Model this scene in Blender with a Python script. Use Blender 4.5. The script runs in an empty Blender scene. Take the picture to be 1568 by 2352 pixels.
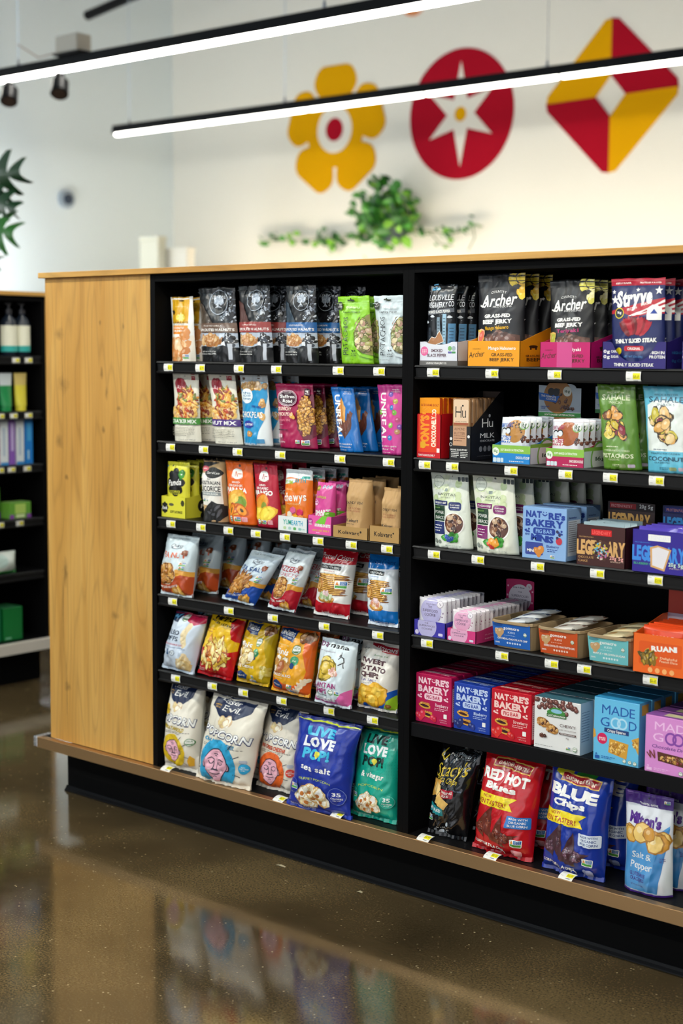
import bpy, bmesh, math, random
from mathutils import Vector, Matrix, noise
from math import sin, cos, pi, radians as R, sqrt

# ------------------------------------------------------------------ camera
C = bpy.context.scene
COL = C.collection
CAM = Vector((3.4576, -2.7242, 1.2938)); YAW, PITCH, ROLL, FPX = R(40.806), R(6.1057), R(.3947), 3500.0
_f0 = Vector((-sin(YAW), cos(YAW), 0)); _r0 = Vector((cos(YAW), sin(YAW), 0)); _u0 = Vector((0, 0, 1))
FW = _f0*cos(PITCH) - _u0*sin(PITCH); _u1 = _u0*cos(PITCH) + _f0*sin(PITCH)
RT = _r0*cos(ROLL) + _u1*sin(ROLL); UP = -_r0*sin(ROLL) + _u1*cos(ROLL)
cd = bpy.data.cameras.new('camera'); cam = bpy.data.objects.new('camera', cd); COL.objects.link(cam)
cam.matrix_world = Matrix(((RT.x, UP.x, -FW.x, CAM.x), (RT.y, UP.y, -FW.y, CAM.y), (RT.z, UP.z, -FW.z, CAM.z), (0, 0, 0, 1)))
cd.sensor_fit = 'VERTICAL'; cd.sensor_height = 36; cd.sensor_width = 24; cd.lens = FPX/2352*36
cd.clip_start = .05; cd.clip_end = 100
cd.dof.use_dof = True; cd.dof.focus_distance = 3.45; cd.dof.aperture_fstop = 2.9
C.camera = cam
C.view_settings.view_transform = 'Standard'; C.view_settings.look = 'None'; C.view_settings.gamma = 1
C.view_settings.use_curve_mapping = False; C.view_settings.exposure = 0.47

# ------------------------------------------------------------------ light
wd = bpy.data.worlds.new('world'); C.world = wd; wd.use_nodes = True
wd.node_tree.nodes['Background'].inputs[0].default_value = (.45, .68, 1.0, 1)
wd.node_tree.nodes['Background'].inputs[1].default_value = .075
def area(name, loc, rot, sx, sy, power, col):
    l = bpy.data.lights.new(name, 'AREA'); l.shape = 'RECTANGLE'; l.size = sx; l.size_y = sy; l.energy = power; l.color = col
    o = bpy.data.objects.new(name, l); COL.objects.link(o); o.location = loc; o.rotation_euler = rot
    return o
# unseen front fill, added behind the camera to light the packs
area('front_fill', (1.5, -7.5, 1.5), (R(78), 0, 0), 9, 2.6, 85, (.93, .96, 1))
# unseen area light, tinted blue for the daylight on the left wall
area('side_daylight', (-2.0, -5.5, 4.6), (R(50), 0, R(35)), 5, 2, 75, (.5, .78, 1))
TUBE_STRENGTH = 66.0

# ------------------------------------------------------------------ pixel helpers (1568 x 2352 frame)
def X_at(px, Y, Z):
    n = RT - FW*((px-784)/FPX)
    return CAM.x - ((Y-CAM.y)*n.y + (Z-CAM.z)*n.z)/n.x
def Z_at(py, X, Y):
    n = UP - FW*((1176-py)/FPX)
    return CAM.z - ((X-CAM.x)*n.x + (Y-CAM.y)*n.y)/n.z
def XZ(px, py, Y):
    d = FW + RT*((px-784)/FPX) + UP*((1176-py)/FPX); p = CAM + d*((Y-CAM.y)/d.y)
    return p
def onX(px, py, X):
    d = FW + RT*((px-784)/FPX) + UP*((1176-py)/FPX); return CAM + d*((X-CAM.x)/d.x)

# ------------------------------------------------------------------ materials
def lin(h):
    h = h.lstrip('#'); v = [int(h[i:i+2], 16)/255 for i in (0, 2, 4)]
    return tuple(x/12.92 if x <= .04045 else ((x+.055)/1.055)**2.4 for x in v) + (1,)
SHORT = dict(W='#f4f3ee', K='#141316', C='#efe6d2', Y='#f2cf12', R='#c3151f', G='#2f8f3c', N='#16264f', B='#1d46b8', P='#c2146a', O='#ee6a14', S='#8fd0ee')
_m = {}
def M(hexc, rough=.45, metal=0, coat=0, spec=.5, name=None):
    hexc = SHORT.get(hexc, hexc)
    k = (hexc, rough, metal, coat, spec)
    if k in _m: return _m[k]
    m = bpy.data.materials.new(name or 'print_'+hexc.strip('#')); m.use_nodes = True
    b = m.node_tree.nodes['Principled BSDF']
    b.inputs['Base Color'].default_value = lin(hexc); b.inputs['Roughness'].default_value = rough
    b.inputs['Metallic'].default_value = metal; b.inputs['Coat Weight'].default_value = coat
    b.inputs['Coat Roughness'].default_value = .12; b.inputs['Specular IOR Level'].default_value = spec
    _m[k] = m; return m
def nodes(m): return m.node_tree.nodes, m.node_tree.links, m.node_tree.nodes['Principled BSDF']
def ramp(N, pts):
    r = N.new('ShaderNodeValToRGB'); e = r.color_ramp.elements
    while len(e) < len(pts): e.new(.5)
    for i, (p, c) in enumerate(pts): e[i].position = p; e[i].color = lin(c) if isinstance(c, str) else (c, c, c, 1)
    return r
def wood(name, horiz=False, tone=1.0):
    m = bpy.data.materials.new(name); m.use_nodes = True; N, L, b = nodes(m)
    tc = N.new('ShaderNodeTexCoord'); mp = N.new('ShaderNodeMapping'); L.new(tc.outputs['Object'], mp.inputs[0])
    mp.inputs['Scale'].default_value = (1.2, 9, 9) if horiz else (9, 9, 1.0)
    n1 = N.new('ShaderNodeTexNoise'); n1.inputs['Scale'].default_value = 1.1; n1.inputs['Detail'].default_value = 6; n1.inputs['Distortion'].default_value = .9
    L.new(mp.outputs[0], n1.inputs['Vector'])
    mp2 = N.new('ShaderNodeMapping'); mp2.inputs['Scale'].default_value = (3, 60, 60) if horiz else (70, 70, 2.0); L.new(tc.outputs['Object'], mp2.inputs[0])
    n2 = N.new('ShaderNodeTexNoise'); n2.inputs['Scale'].default_value = 2; n2.inputs['Detail'].default_value = 5; L.new(mp2.outputs[0], n2.inputs['Vector'])
    r1 = ramp(N, [(.3, '#b8853a'), (.47, '#c9974a'), (.6, '#d2a356'), (.75, '#c39144')]); L.new(n1.outputs[0], r1.inputs[0])
    r2 = ramp(N, [(.3, .82), (.55, 1.0), (.8, 1.04)]); L.new(n2.outputs[0], r2.inputs[0])
    mx = N.new('ShaderNodeMix'); mx.data_type = 'RGBA'; mx.blend_type = 'MULTIPLY'; mx.inputs['Factor'].default_value = .6
    L.new(r1.outputs[0], mx.inputs['A']); L.new(r2.outputs[0], mx.inputs['B'])
    out = mx.outputs['Result']
    # darker cathedral figure lines
    mp4 = N.new('ShaderNodeMapping'); mp4.inputs['Scale'].default_value = (1, 8, 8) if horiz else (10, 10, .8); L.new(tc.outputs['Object'], mp4.inputs[0])
    wv = N.new('ShaderNodeTexNoise'); wv.inputs['Scale'].default_value = .8; wv.inputs['Detail'].default_value = 2; L.new(mp4.outputs[0], wv.inputs['Vector'])
    mt = N.new('ShaderNodeMath'); mt.operation = 'PINGPONG'; mt.inputs[1].default_value = .035; L.new(wv.outputs[0], mt.inputs[0])
    r4 = ramp(N, [(0.0, .80), (.012, 1.0)]); L.new(mt.outputs[0], r4.inputs[0])
    mx4 = N.new('ShaderNodeMix'); mx4.data_type = 'RGBA'; mx4.blend_type = 'MULTIPLY'; mx4.inputs['Factor'].default_value = .85
    L.new(out, mx4.inputs['A']); L.new(r4.outputs[0], mx4.inputs['B']); out = mx4.outputs['Result']
    if not horiz:
        for (kx, kz, rx, rz, s) in KNOTS:
            mk = N.new('ShaderNodeMapping'); mk.inputs['Location'].default_value = (-kx/rx, 0, -kz/rz); mk.inputs['Scale'].default_value = (1/rx, 0, 1/rz)
            nv = N.new('ShaderNodeTexNoise'); nv.inputs['Scale'].default_value = 40; L.new(tc.outputs['Object'], nv.inputs['Vector'])
            L.new(tc.outputs['Object'], mk.inputs[0])
            ad = N.new('ShaderNodeVectorMath'); ad.operation = 'MULTIPLY_ADD'; ad.inputs[1].default_value = (1.1, 0, 1.1); L.new(nv.outputs['Color'], ad.inputs[0]); L.new(mk.outputs[0], ad.inputs[2])
            sb = N.new('ShaderNodeVectorMath'); sb.operation = 'SUBTRACT'; sb.inputs[1].default_value = (.55, 0, .55); L.new(ad.outputs[0], sb.inputs[0])
            ln = N.new('ShaderNodeVectorMath'); ln.operation = 'LENGTH'; L.new(sb.outputs[0], ln.inputs[0])
            rk = ramp(N, [(.15, s), (1.0, 1.0)]); L.new(ln.outputs['Value'], rk.inputs[0])
            mk2 = N.new('ShaderNodeMix'); mk2.data_type = 'RGBA'; mk2.blend_type = 'MULTIPLY'; mk2.inputs['Factor'].default_value = 1
            L.new(out, mk2.inputs['A']); L.new(rk.outputs[0], mk2.inputs['B']); out = mk2.outputs['Result']
    L.new(out, b.inputs['Base Color']); b.inputs['Roughness'].default_value = .42
    bp = N.new('ShaderNodeBump'); bp.inputs['Strength'].default_value = .08; L.new(n2.outputs[0], bp.inputs['Height']); L.new(bp.outputs[0], b.inputs['Normal'])
    return m
# knots of the oak panel: x, z, half width, half height, darkness (metres on the panel)
KNOTS = [(.06, 1.33, .022, .022, .62), (.075, 1.19, .03, .03, .66), (.055, 1.03, .02, .026, .6), (.24, 1.225, .008, .02, .55), (.26, 1.17, .008, .022, .62),
         (.31, 1.13, .012, .008, .55), (.245, 1.07, .008, .014, .5), (.085, .93, .01, .01, .5), (.33, 1.35, .006, .012, .6), (.075, .66, .012, .05, .55),
         (.078, .33, .018, .016, .58), (.285, .56, .02, .014, .6), (.33, .60, .014, .06, .7), (.235, 1.36, .006, .01, .6), (.345, .84, .006, .04, .6),
         (.063, .56, .004, .14, .66), (.072, 1.2, .003, .26, .66), (.075, .3, .004, .12, .6), (.32, 1.25, .005, .16, .8), (.34, .34, .01, .12, .78)]
def black_mat(name, hexc='#131315', rough=.5, bump=.02, spec=.12):
    m = bpy.data.materials.new(name); m.use_nodes = True; N, L, b = nodes(m)
    n = N.new('ShaderNodeTexNoise'); n.inputs['Scale'].default_value = 160
    r = ramp(N, [(0, rough-.08), (1, rough+.08)]); L.new(n.outputs[0], r.inputs[0]); L.new(r.outputs[0], b.inputs['Roughness'])
    b.inputs['Base Color'].default_value = lin(hexc); b.inputs['Specular IOR Level'].default_value = spec
    bp = N.new('ShaderNodeBump'); bp.inputs['Strength'].default_value = bump; L.new(n.outputs[0], bp.inputs['Height']); L.new(bp.outputs[0], b.inputs['Normal'])
    return m
def floor_mat():
    m = bpy.data.materials.new('polished_concrete'); m.use_nodes = True; N, L, b = nodes(m)
    tc = N.new('ShaderNodeTexCoord')
    n1 = N.new('ShaderNodeTexNoise'); n1.inputs['Scale'].default_value = 1.6; n1.inputs['Detail'].default_value = 7; L.new(tc.outputs['Object'], n1.inputs['Vector'])
    r1 = ramp(N, [(.32, '#372e1f'), (.5, '#4f422c'), (.68, '#69593c')]); L.new(n1.outputs[0], r1.inputs[0])
    n2 = N.new('ShaderNodeTexNoise'); n2.inputs['Scale'].default_value = 210; n2.inputs['Detail'].default_value = 4; n2.inputs['Roughness'].default_value = .7; L.new(tc.outputs['Object'], n2.inputs['Vector'])
    r2 = ramp(N, [(.34, .35), (.5, 1), (.64, 1.6)]); L.new(n2.outputs[0], r2.inputs[0])
    mx = N.new('ShaderNodeMix'); mx.data_type = 'RGBA'; mx.blend_type = 'MULTIPLY'; mx.inputs['Factor'].default_value = .9
    L.new(r1.outputs[0], mx.inputs['A']); L.new(r2.outputs[0], mx.inputs['B'])
    v = N.new('ShaderNodeTexVoronoi'); v.inputs['Scale'].default_value = 75; L.new(tc.outputs['Object'], v.inputs['Vector'])
    n3 = N.new('ShaderNodeTexNoise'); n3.inputs['Scale'].default_value = 42; L.new(tc.outputs['Object'], n3.inputs['Vector'])
    r3 = ramp(N, [(.12, 1.0), (.2, 0.0)]); L.new(v.outputs['Distance'], r3.inputs[0])
    r3b = ramp(N, [(.54, 0.0), (.66, .8)]); L.new(n3.outputs[0], r3b.inputs[0])
    mm = N.new('ShaderNodeMath'); mm.operation = 'MULTIPLY'; L.new(r3.outputs[0], mm.inputs[0]); L.new(r3b.outputs[0], mm.inputs[1])
    mx2 = N.new('ShaderNodeMix'); mx2.data_type = 'RGBA'; mx2.inputs['B'].default_value = lin('#c4b48e')
    L.new(mm.outputs[0], mx2.inputs['Factor']); L.new(mx.outputs['Result'], mx2.inputs['A'])
    L.new(mx2.outputs['Result'], b.inputs['Base Color'])
    n4 = N.new('ShaderNodeTexNoise'); n4.inputs['Scale'].default_value = 9; n4.inputs['Detail'].default_value = 6; L.new(tc.outputs['Object'], n4.inputs['Vector'])
    r4 = ramp(N, [(.3, .06), (.7, .14)]); L.new(n4.outputs[0], r4.inputs[0]); L.new(r4.outputs[0], b.inputs['Roughness'])
    bp = N.new('ShaderNodeBump'); bp.inputs['Strength'].default_value = .004; bp.inputs['Distance'].default_value = .01
    L.new(n2.outputs[0], bp.inputs['Height']); L.new(bp.outputs[0], b.inputs['Normal'])
    b.inputs['Specular IOR Level'].default_value = .85
    return m
def wall_mat(name, hexc):
    m = bpy.data.materials.new(name); m.use_nodes = True; N, L, b = nodes(m)
    n = N.new('ShaderNodeTexNoise'); n.inputs['Scale'].default_value = 2.2; n.inputs['Detail'].default_value = 4
    c = lin(hexc); r = ramp(N, [(.3, hexc), (.7, hexc)]); r.color_ramp.elements[0].color = (c[0]*.965, c[1]*.965, c[2]*.965, 1)
    L.new(n.outputs[0], r.inputs[0]); L.new(r.outputs[0], b.inputs['Base Color']); b.inputs['Roughness'].default_value = .8
    return m
def brushed(name, hexc, rough=.36):
    m = bpy.data.materials.new(name); m.use_nodes = True; N, L, b = nodes(m)
    tc = N.new('ShaderNodeTexCoord'); mp = N.new('ShaderNodeMapping'); mp.inputs['Scale'].default_value = (1, 300, 300); L.new(tc.outputs['Object'], mp.inputs[0])
    n = N.new('ShaderNodeTexNoise'); n.inputs['Scale'].default_value = 4; L.new(mp.outputs[0], n.inputs['Vector'])
    r = ramp(N, [(.3, rough-.06), (.7, rough+.08)]); L.new(n.outputs[0], r.inputs[0]); L.new(r.outputs[0], b.inputs['Roughness'])
    b.inputs['Base Color'].default_value = lin(hexc); b.inputs['Metallic'].default_value = .85
    return m
def emis(name, col, s):
    m = bpy.data.materials.new(name); m.use_nodes = True; N, L, b = nodes(m)
    b.inputs['Base Color'].default_value = (.8, .8, .8, 1); b.inputs['Emission Color'].default_value = col + (1,); b.inputs['Emission Strength'].default_value = s
    return m
WOODV = wood('oak_laminate'); WOODH = wood('oak_laminate_edge', True)
BLK = black_mat('black_laminate', '#0a0a0b', .62, spec=.06); BLK2 = black_mat('black_powder_coat', '#111113', .42); CHAN = black_mat('black_plastic_channel', '#161617', .42, spec=.3)
METAL = brushed('brushed_bronze_metal', '#bd976a'); STEEL = brushed('bright_steel', '#d9d9dc', .25)

# ------------------------------------------------------------------ object helpers
def link(o, parent=None):
    COL.objects.link(o)
    if parent: o.parent = parent
    return o
def meshobj(name, verts, faces, mats, mi=None, parent=None, smooth=False):
    me = bpy.data.meshes.new(name); me.from_pydata([tuple(v) for v in verts], [], faces)
    if not isinstance(mats, (list, tuple)): mats = [mats]
    for m in mats: me.materials.append(m)
    if mi: me.polygons.foreach_set('material_index', mi)
    if smooth: me.polygons.foreach_set('use_smooth', [bool(smooth)]*len(faces) if smooth is True else smooth)
    me.update(); return link(bpy.data.objects.new(name, me), parent)
def empty(name, loc, rz=0, parent=None):
    o = bpy.data.objects.new(name, None); o.empty_display_size = .05; o.location = loc; o.rotation_euler = (0, 0, rz); return link(o, parent)
def tag(o, label, cat, group=None, kind=None):
    if label: o['label'] = label
    if cat: o['category'] = cat
    if group: o['group'] = group
    if kind: o['kind'] = kind
    return o
def struct(o, label=None, cat=None):
    o['kind'] = 'structure'
    if label: o['label'] = label
    if cat: o['category'] = cat
    return o
class MB:
    def __init__(s): s.bm = bmesh.new()
    def box(s, x0, y0, z0, x1, y1, z1, bev=0):
        r = bmesh.ops.create_cube(s.bm, size=1, matrix=Matrix.Translation(((x0+x1)/2, (y0+y1)/2, (z0+z1)/2)) @ Matrix.Diagonal((abs(x1-x0), abs(y1-y0), abs(z1-z0), 1)))
        if bev: bmesh.ops.bevel(s.bm, geom=list({e for v in r['verts'] for e in v.link_edges}), offset=bev, segments=2, affect='EDGES', profile=.5)
        return s
    def cyl(s, p, q, r1, r2=None, n=16, cap=True):
        p, q = Vector(p), Vector(q); d = q-p; r2 = r1 if r2 is None else r2
        m = Matrix.Translation((p+q)/2) @ d.to_track_quat('Z', 'Y').to_matrix().to_4x4()
        bmesh.ops.create_cone(s.bm, cap_ends=cap, segments=n, radius1=r1, radius2=r2, depth=d.length, matrix=m); return s
    def prism(s, prof, x0, x1):      # profile in (y,z) pushed along x
        a = [s.bm.verts.new((x0, y, z)) for y, z in prof]; b = [s.bm.verts.new((x1, y, z)) for y, z in prof]
        n = len(prof)
        for i in range(n): s.bm.faces.new((a[i], a[(i+1) % n], b[(i+1) % n], b[i]))
        s.bm.faces.new(a[::-1]); s.bm.faces.new(b); return s
    def lathe(s, prof, n=20, loc=(0, 0, 0)):
        rings = []
        for r, z in prof: rings.append([s.bm.verts.new((loc[0]+r*cos(2*pi*i/n), loc[1]+r*sin(2*pi*i/n), loc[2]+z)) for i in range(n)])
        for a, b in zip(rings, rings[1:]):
            for i in range(n): s.bm.faces.new((a[i], a[(i+1) % n], b[(i+1) % n], b[i]))
        s.bm.faces.new(rings[0][::-1]); s.bm.faces.new(rings[-1]); return s
    def build(s, name, mat, parent=None, smooth=False):
        bmesh.ops.recalc_face_normals(s.bm, faces=s.bm.faces)
        me = bpy.data.meshes.new(name); s.bm.to_mesh(me); s.bm.free(); me.materials.append(mat)
        if smooth:
            for p in me.polygons: p.use_smooth = True
        return link(bpy.data.objects.new(name, me), parent)
def kids(o): return [c for c in bpy.data.objects if c.parent == o]
def copy_tree(o, kidmap, parent=None):
    c = o.copy(); COL.objects.link(c); c.parent = parent
    for ch in kidmap.get(o.name, []): copy_tree(ch, kidmap, c)
    return c

# ------------------------------------------------------------------ lettering (Blender's own font, glyph by glyph)
_g = {}
OFFS = dict(n=0.0, b=.024, x=.055, l=-.008)
def glyph(ch, st):
    k = (ch, st)
    if k in _g: return _g[k]
    cu = bpy.data.curves.new('g', 'FONT'); cu.body = ch; cu.size = 1; cu.resolution_u = 2; cu.offset = OFFS[st]; cu.fill_mode = 'FRONT' if hasattr(cu, 'fill_mode') else cu.fill_mode
    o = bpy.data.objects.new('g', cu); me = o.to_mesh(); me.calc_loop_triangles()
    vs = [(v.co.x, v.co.y) for v in me.vertices]; ts = [tuple(t.vertices) for t in me.loop_triangles]
    o.to_mesh_clear(); bpy.data.objects.remove(o); bpy.data.curves.remove(cu)
    _g[k] = (vs, ts); return _g[k]
def layout(text, st):
    x = 0; vs = []; ts = []; x0 = None
    for ch in text:
        if ch == ' ': x += .24; continue
        gv, gt = glyph(ch, 'b' if st == 'x' else st)
        if not gv: x += .2; continue
        mn = min(v[0] for v in gv); mxx = max(v[0] for v in gv)
        g2v, g2t = glyph(ch, st); b = len(vs)
        vs += [(v[0]-mn+x, v[1]) for v in g2v]; ts += [tuple(i+b for i in t) for t in g2t]
        x += mxx-mn + .055
    return vs, ts, max(x-.055, .01)

class Art:
    """flat print, in metres on the face: u across, v up; later wrapped onto the real surface"""
    def __init__(s, w, h): s.w, s.h = w, h; s.v = []; s.fc = []; s.mi = []; s.mats = []; s.off = .00025; s.rnd = random.Random(7); s.fin = dict(rough=.4)
    def m(s, c):
        mt = M(c, **s.fin)
        if mt not in s.mats: s.mats.append(mt)
        return s.mats.index(mt)
    def poly(s, pts, c, tess=False):
        b = len(s.v); s.v += [(x, y, s.off) for x, y in pts]; mi = s.m(c)
        if tess:
            from mathutils.geometry import tessellate_polygon
            tr = [tuple(t) for t in tessellate_polygon([[Vector((x, y, 0)) for x, y in pts]])]
        else: tr = [(0, i, i+1) for i in range(1, len(pts)-1)]
        for t in tr: s.fc.append(tuple(b+i for i in t)); s.mi.append(mi)
    def up(s, d=.00002): s.off += d
    def q(s, u, v): return ((u-.5)*s.w, v*s.h)
    def r(s, u0, v0, u1, v1, c): s.up(); s.poly([s.q(u0, v0), s.q(u1, v0), s.q(u1, v1), s.q(u0, v1)], c)
    def p(s, pts, c): s.up(); s.poly([s.q(*p) for p in pts], c, True)
    def e(s, cu, cv, ru, rv=None, c='W', n=22):    # rv None -> circle, ru as fraction of width
        s.up(); x, y = s.q(cu, cv); rx = ru*s.w; ry = rx if rv is None else rv*s.h
        s.poly([(x+rx*cos(2*pi*i/n), y+ry*sin(2*pi*i/n)) for i in range(n)], c)
    def rr(s, cu, cv, ru, rv, c, k=.35):            # rounded rectangle by half sizes
        s.up(); x, y = s.q(cu, cv); a, b = ru*s.w, rv*s.h; rad = min(a, b)*k*2 if k < .5 else min(a, b); pts = []
        for sx, sy, a0 in ((1, 1, 0), (-1, 1, 90), (-1, -1, 180), (1, -1, 270)):
            for j in range(5):
                t = R(a0+j*22.5); pts.append((x+sx*(a-rad)+rad*cos(t), y+sy*(b-rad)+rad*sin(t)))
        s.poly(pts, c)
    def t(s, text, cu, cv, w, h, c, st='b', rot=0, ol=None, sh=0, arc=0, olc=.0):
        vs, ts, L = layout(text, st); vert = abs(rot) == 90
        Wd = w*(s.h if vert else s.w); Hh = h*(s.w if vert else s.h)
        sx = Wd/L; sy = Hh/.73; x, y = s.q(cu, cv); ca, sa = cos(R(rot)), sin(R(rot))
        def put(vs, ts, c, dx=0, dy=0):
            s.up(); b = len(s.v); mi = s.m(c)
            for a, bb in vs:
                X = (a-L/2)*sx; Y = (bb-.365)*sy
                if arc: Y += -arc*s.h*((a/L-.5)**2)*4
                X += Y*sh; X += dx; Y += dy
                s.v.append((x+X*ca-Y*sa, y+X*sa+Y*ca, s.off))
            for t in ts: s.fc.append(tuple(b+i for i in t)); s.mi.append(mi)
        if ol:
            v2, t2, L2 = layout(text, 'x'); put(v2, t2, ol, .03*sx*.6*(1 if olc else .3), -olc*s.h)
            if olc: put(v2, t2, ol)
        put(vs, ts, c)
    def tl(s, lines, cu, cv, w, h, c, gap=1.45, **k):
        for i, ln in enumerate(lines):
            if ln: s.t(ln, cu, cv-i*h*gap, w*min(1, 1) if len(lines) == 1 else w, h, c, **k)
    def l(s, cu, cv, w, n, c, hgt=.006, gap=.017):   # illegible small print
        for i in range(n):
            x = cu-w/2; s.up(); lim = cu+w/2*(1 if i < n-1 else .5)
            while x < lim:
                ww = s.rnd.uniform(.02, .07); ww = min(ww, lim-x)
                s.poly([s.q(x, cv-i*gap), s.q(x+ww, cv-i*gap), s.q(x+ww, cv-i*gap+hgt), s.q(x, cv-i*gap+hgt)], c); x += ww+.014
    def blob(s, x, y, r, c, el=1, a=0, n=9, jit=.12):
        ca, sa = cos(a), sin(a); pts = []
        for i in range(n):
            t = 2*pi*i/n; k = r*(1+s.rnd.uniform(-jit, jit)); X = k*cos(t)*el; Y = k*sin(t); pts.append((x+X*ca-Y*sa, y+X*sa+Y*ca))
        s.off += .000006; s.poly(pts, c)
    def f(s, cols, cu, cv, ru, rv, n, size=.06, el=1.4, jit=.14, nn=9, dark=None, seed=1, poly=None, hi=True):
        """heap of food pieces inside an ellipse (or convex polygon test)"""
        s.rnd.seed(seed*31+n); s.up(); sz = size*s.w
        for i in range(n):
            t = s.rnd.uniform(0, 2*pi); k = sqrt(s.rnd.random()); x, y = s.q(cu+ru*k*cos(t), cv+rv*k*sin(t)); a = s.rnd.uniform(0, pi); c = s.rnd.choice(cols)
            z = sz*s.rnd.uniform(.8, 1.2)
            if dark: s.blob(x, y, z*1.14, dark, el, a, nn, jit)
            s.blob(x, y, z, c, el, a, nn, jit)
            if hi: s.blob(x-z*.25, y+z*.3, z*.38, mixc(c, '#ffffff', .35), el, a, 6, .1)
        s.off += .00002
    def ng(s, cu, cv, w=.16):                        # small verification badge
        x = w/2; s.rr(cu, cv, x, x*.62*s.w/s.h, 'W', .15); s.r(cu-x*.9, cv-x*.5*s.w/s.h, cu+x*.9, cv-x*.12*s.w/s.h, '#4a9c3f'); s.r(cu-x*.1, cv-x*.05*s.w/s.h, cu+x*.9, cv+x*.5*s.w/s.h, '#2b6fb0')
        s.t('NON', cu+x*.38, cv+x*.34*s.w/s.h, x*.7, x*.18*s.w/s.h, 'W', st='n'); s.t('GMO', cu+x*.38, cv+x*.1*s.w/s.h, x*.7, x*.18*s.w/s.h, 'W', st='n')
        s.p([(cu-x*.85, cv-x*.05*s.w/s.h), (cu-x*.5, cv+x*.5*s.w/s.h), (cu-x*.2, cv-x*.05*s.w/s.h)], '#e08a2a')
    def us(s, cu, cv, r=.07):
        k = s.w/s.h; s.e(cu, cv, r, None, '#3c7d3f'); s.e(cu, cv, r*.86, None, 'W'); s.p([(cu-r*.8, cv-.02*k), (cu+r*.8, cv-.02*k), (cu+r*.5, cv-r*.66*k), (cu-r*.5, cv-r*.66*k)], '#3c7d3f')
        s.t('USDA', cu, cv+r*.3*k, r*1.3, r*.42*k, '#3c7d3f'); s.t('ORGANIC', cu, cv-r*.32*k, r*1.2, r*.22*k, 'W', st='n')
    def seg(s, pts, wd, c):                          # drawn line through points (u,v)
        s.up(); P = [Vector(s.q(*p)) for p in pts]
        for a, b in zip(P, P[1:]):
            d = (b-a); L = d.length or 1e-6; n = Vector((-d.y, d.x))/L*wd*s.w/2; e = d/L*wd*s.w*.25
            s.poly([tuple(a-n-e), tuple(b-n+e), tuple(b+n+e), tuple(a+n-e)], c); s.off += .000001
    def star(s, cu, cv, r, c, n=5, k=.42, a0=90):
        x, y = s.q(cu, cv); s.up(); pts = []
        for i in range(2*n):
            t = R(a0)+pi*i/n; q = r*s.w*(1 if i % 2 == 0 else k); pts.append((x+q*cos(t), y+q*sin(t)))
        s.poly([(x, y)]+pts+[pts[0]], c)
def mixc(a, b, t):
    a = SHORT.get(a, a).lstrip('#'); b = SHORT.get(b, b).lstrip('#')
    return '#'+''.join('%02x' % int(int(a[i:i+2], 16)*(1-t)+int(b[i:i+2], 16)*t) for i in (0, 2, 4))
def refine(vs, fs, mi, L):
    vs = list(vs); cache = {}; of = []; om = []
    st = list(zip(fs, mi)); L2 = L*L
    def mid(a, b):
        k = (a, b) if a < b else (b, a)
        if k not in cache: A, B = vs[a], vs[b]; vs.append(((A[0]+B[0])/2, (A[1]+B[1])/2, (A[2]+B[2])/2)); cache[k] = len(vs)-1
        return cache[k]
    while st:
        (a, b, c), m = st.pop()
        d = [(vs[p][0]-vs[q][0])**2+(vs[p][1]-vs[q][1])**2 for p, q in ((a, b), (b, c), (c, a))]
        k = max(range(3), key=lambda i: d[i])
        if d[k] <= L2: of.append((a, b, c)); om.append(m); continue
        if k == 0: q = mid(a, b); st += [((a, q, c), m), ((q, b, c), m)]
        elif k == 1: q = mid(b, c); st += [((a, b, q), m), ((a, q, c), m)]
        else: q = mid(c, a); st += [((a, b, q), m), ((q, b, c), m)]
    return vs, of, om

def split(P, g, c):
    """cut one convex polygon at g(vertex) = c -> below, above"""
    lo, hi = [], []; n = len(P)
    for i in range(n):
        p, q = P[i], P[(i+1) % n]; a, b = g(p)-c, g(q)-c
        if a <= 1e-9: lo.append(p)
        if a >= -1e-9: hi.append(p)
        if (a < -1e-9 and b > 1e-9) or (a > 1e-9 and b < -1e-9):
            t = a/(a-b); m = (p[0]+(q[0]-p[0])*t, p[1]+(q[1]-p[1])*t, p[2]); lo.append(m); hi.append(m)
    return (lo if len(lo) > 2 else None), (hi if len(hi) > 2 else None)
def cliprect(vs, fs, mi, x0, x1, z0, z1):
    out = []; gx = lambda p: p[0]; gz = lambda p: p[1]
    for f, m in zip(fs, mi):
        P = [vs[i] for i in f]; xs = [p[0] for p in P]; zs = [p[1] for p in P]
        if max(xs) <= x0 or min(xs) >= x1 or max(zs) <= z0 or min(zs) >= z1: continue
        if min(xs) < x0: P = split(P, gx, x0)[1]
        if P and max(xs) > x1: P = split(P, gx, x1)[0]
        if P and min(zs) < z0: P = split(P, gz, z0)[1]
        if P and max(zs) > z1: P = split(P, gz, z1)[0]
        if P: out.append((P, m))
    return out
def index(polys):
    V = []; F = []; MI = []; d = {}
    for P, m in polys:
        f = []
        for p in P:
            k = (round(p[0]*2e5), round(p[1]*2e5), round(p[2]*1e8))
            if k not in d: d[k] = len(V); V.append(p)
            if not f or (f[-1] != d[k] and f[0] != d[k]): f.append(d[k])
        if len(f) > 2: F.append(tuple(f)); MI.append(m)
    return V, F, MI
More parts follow.
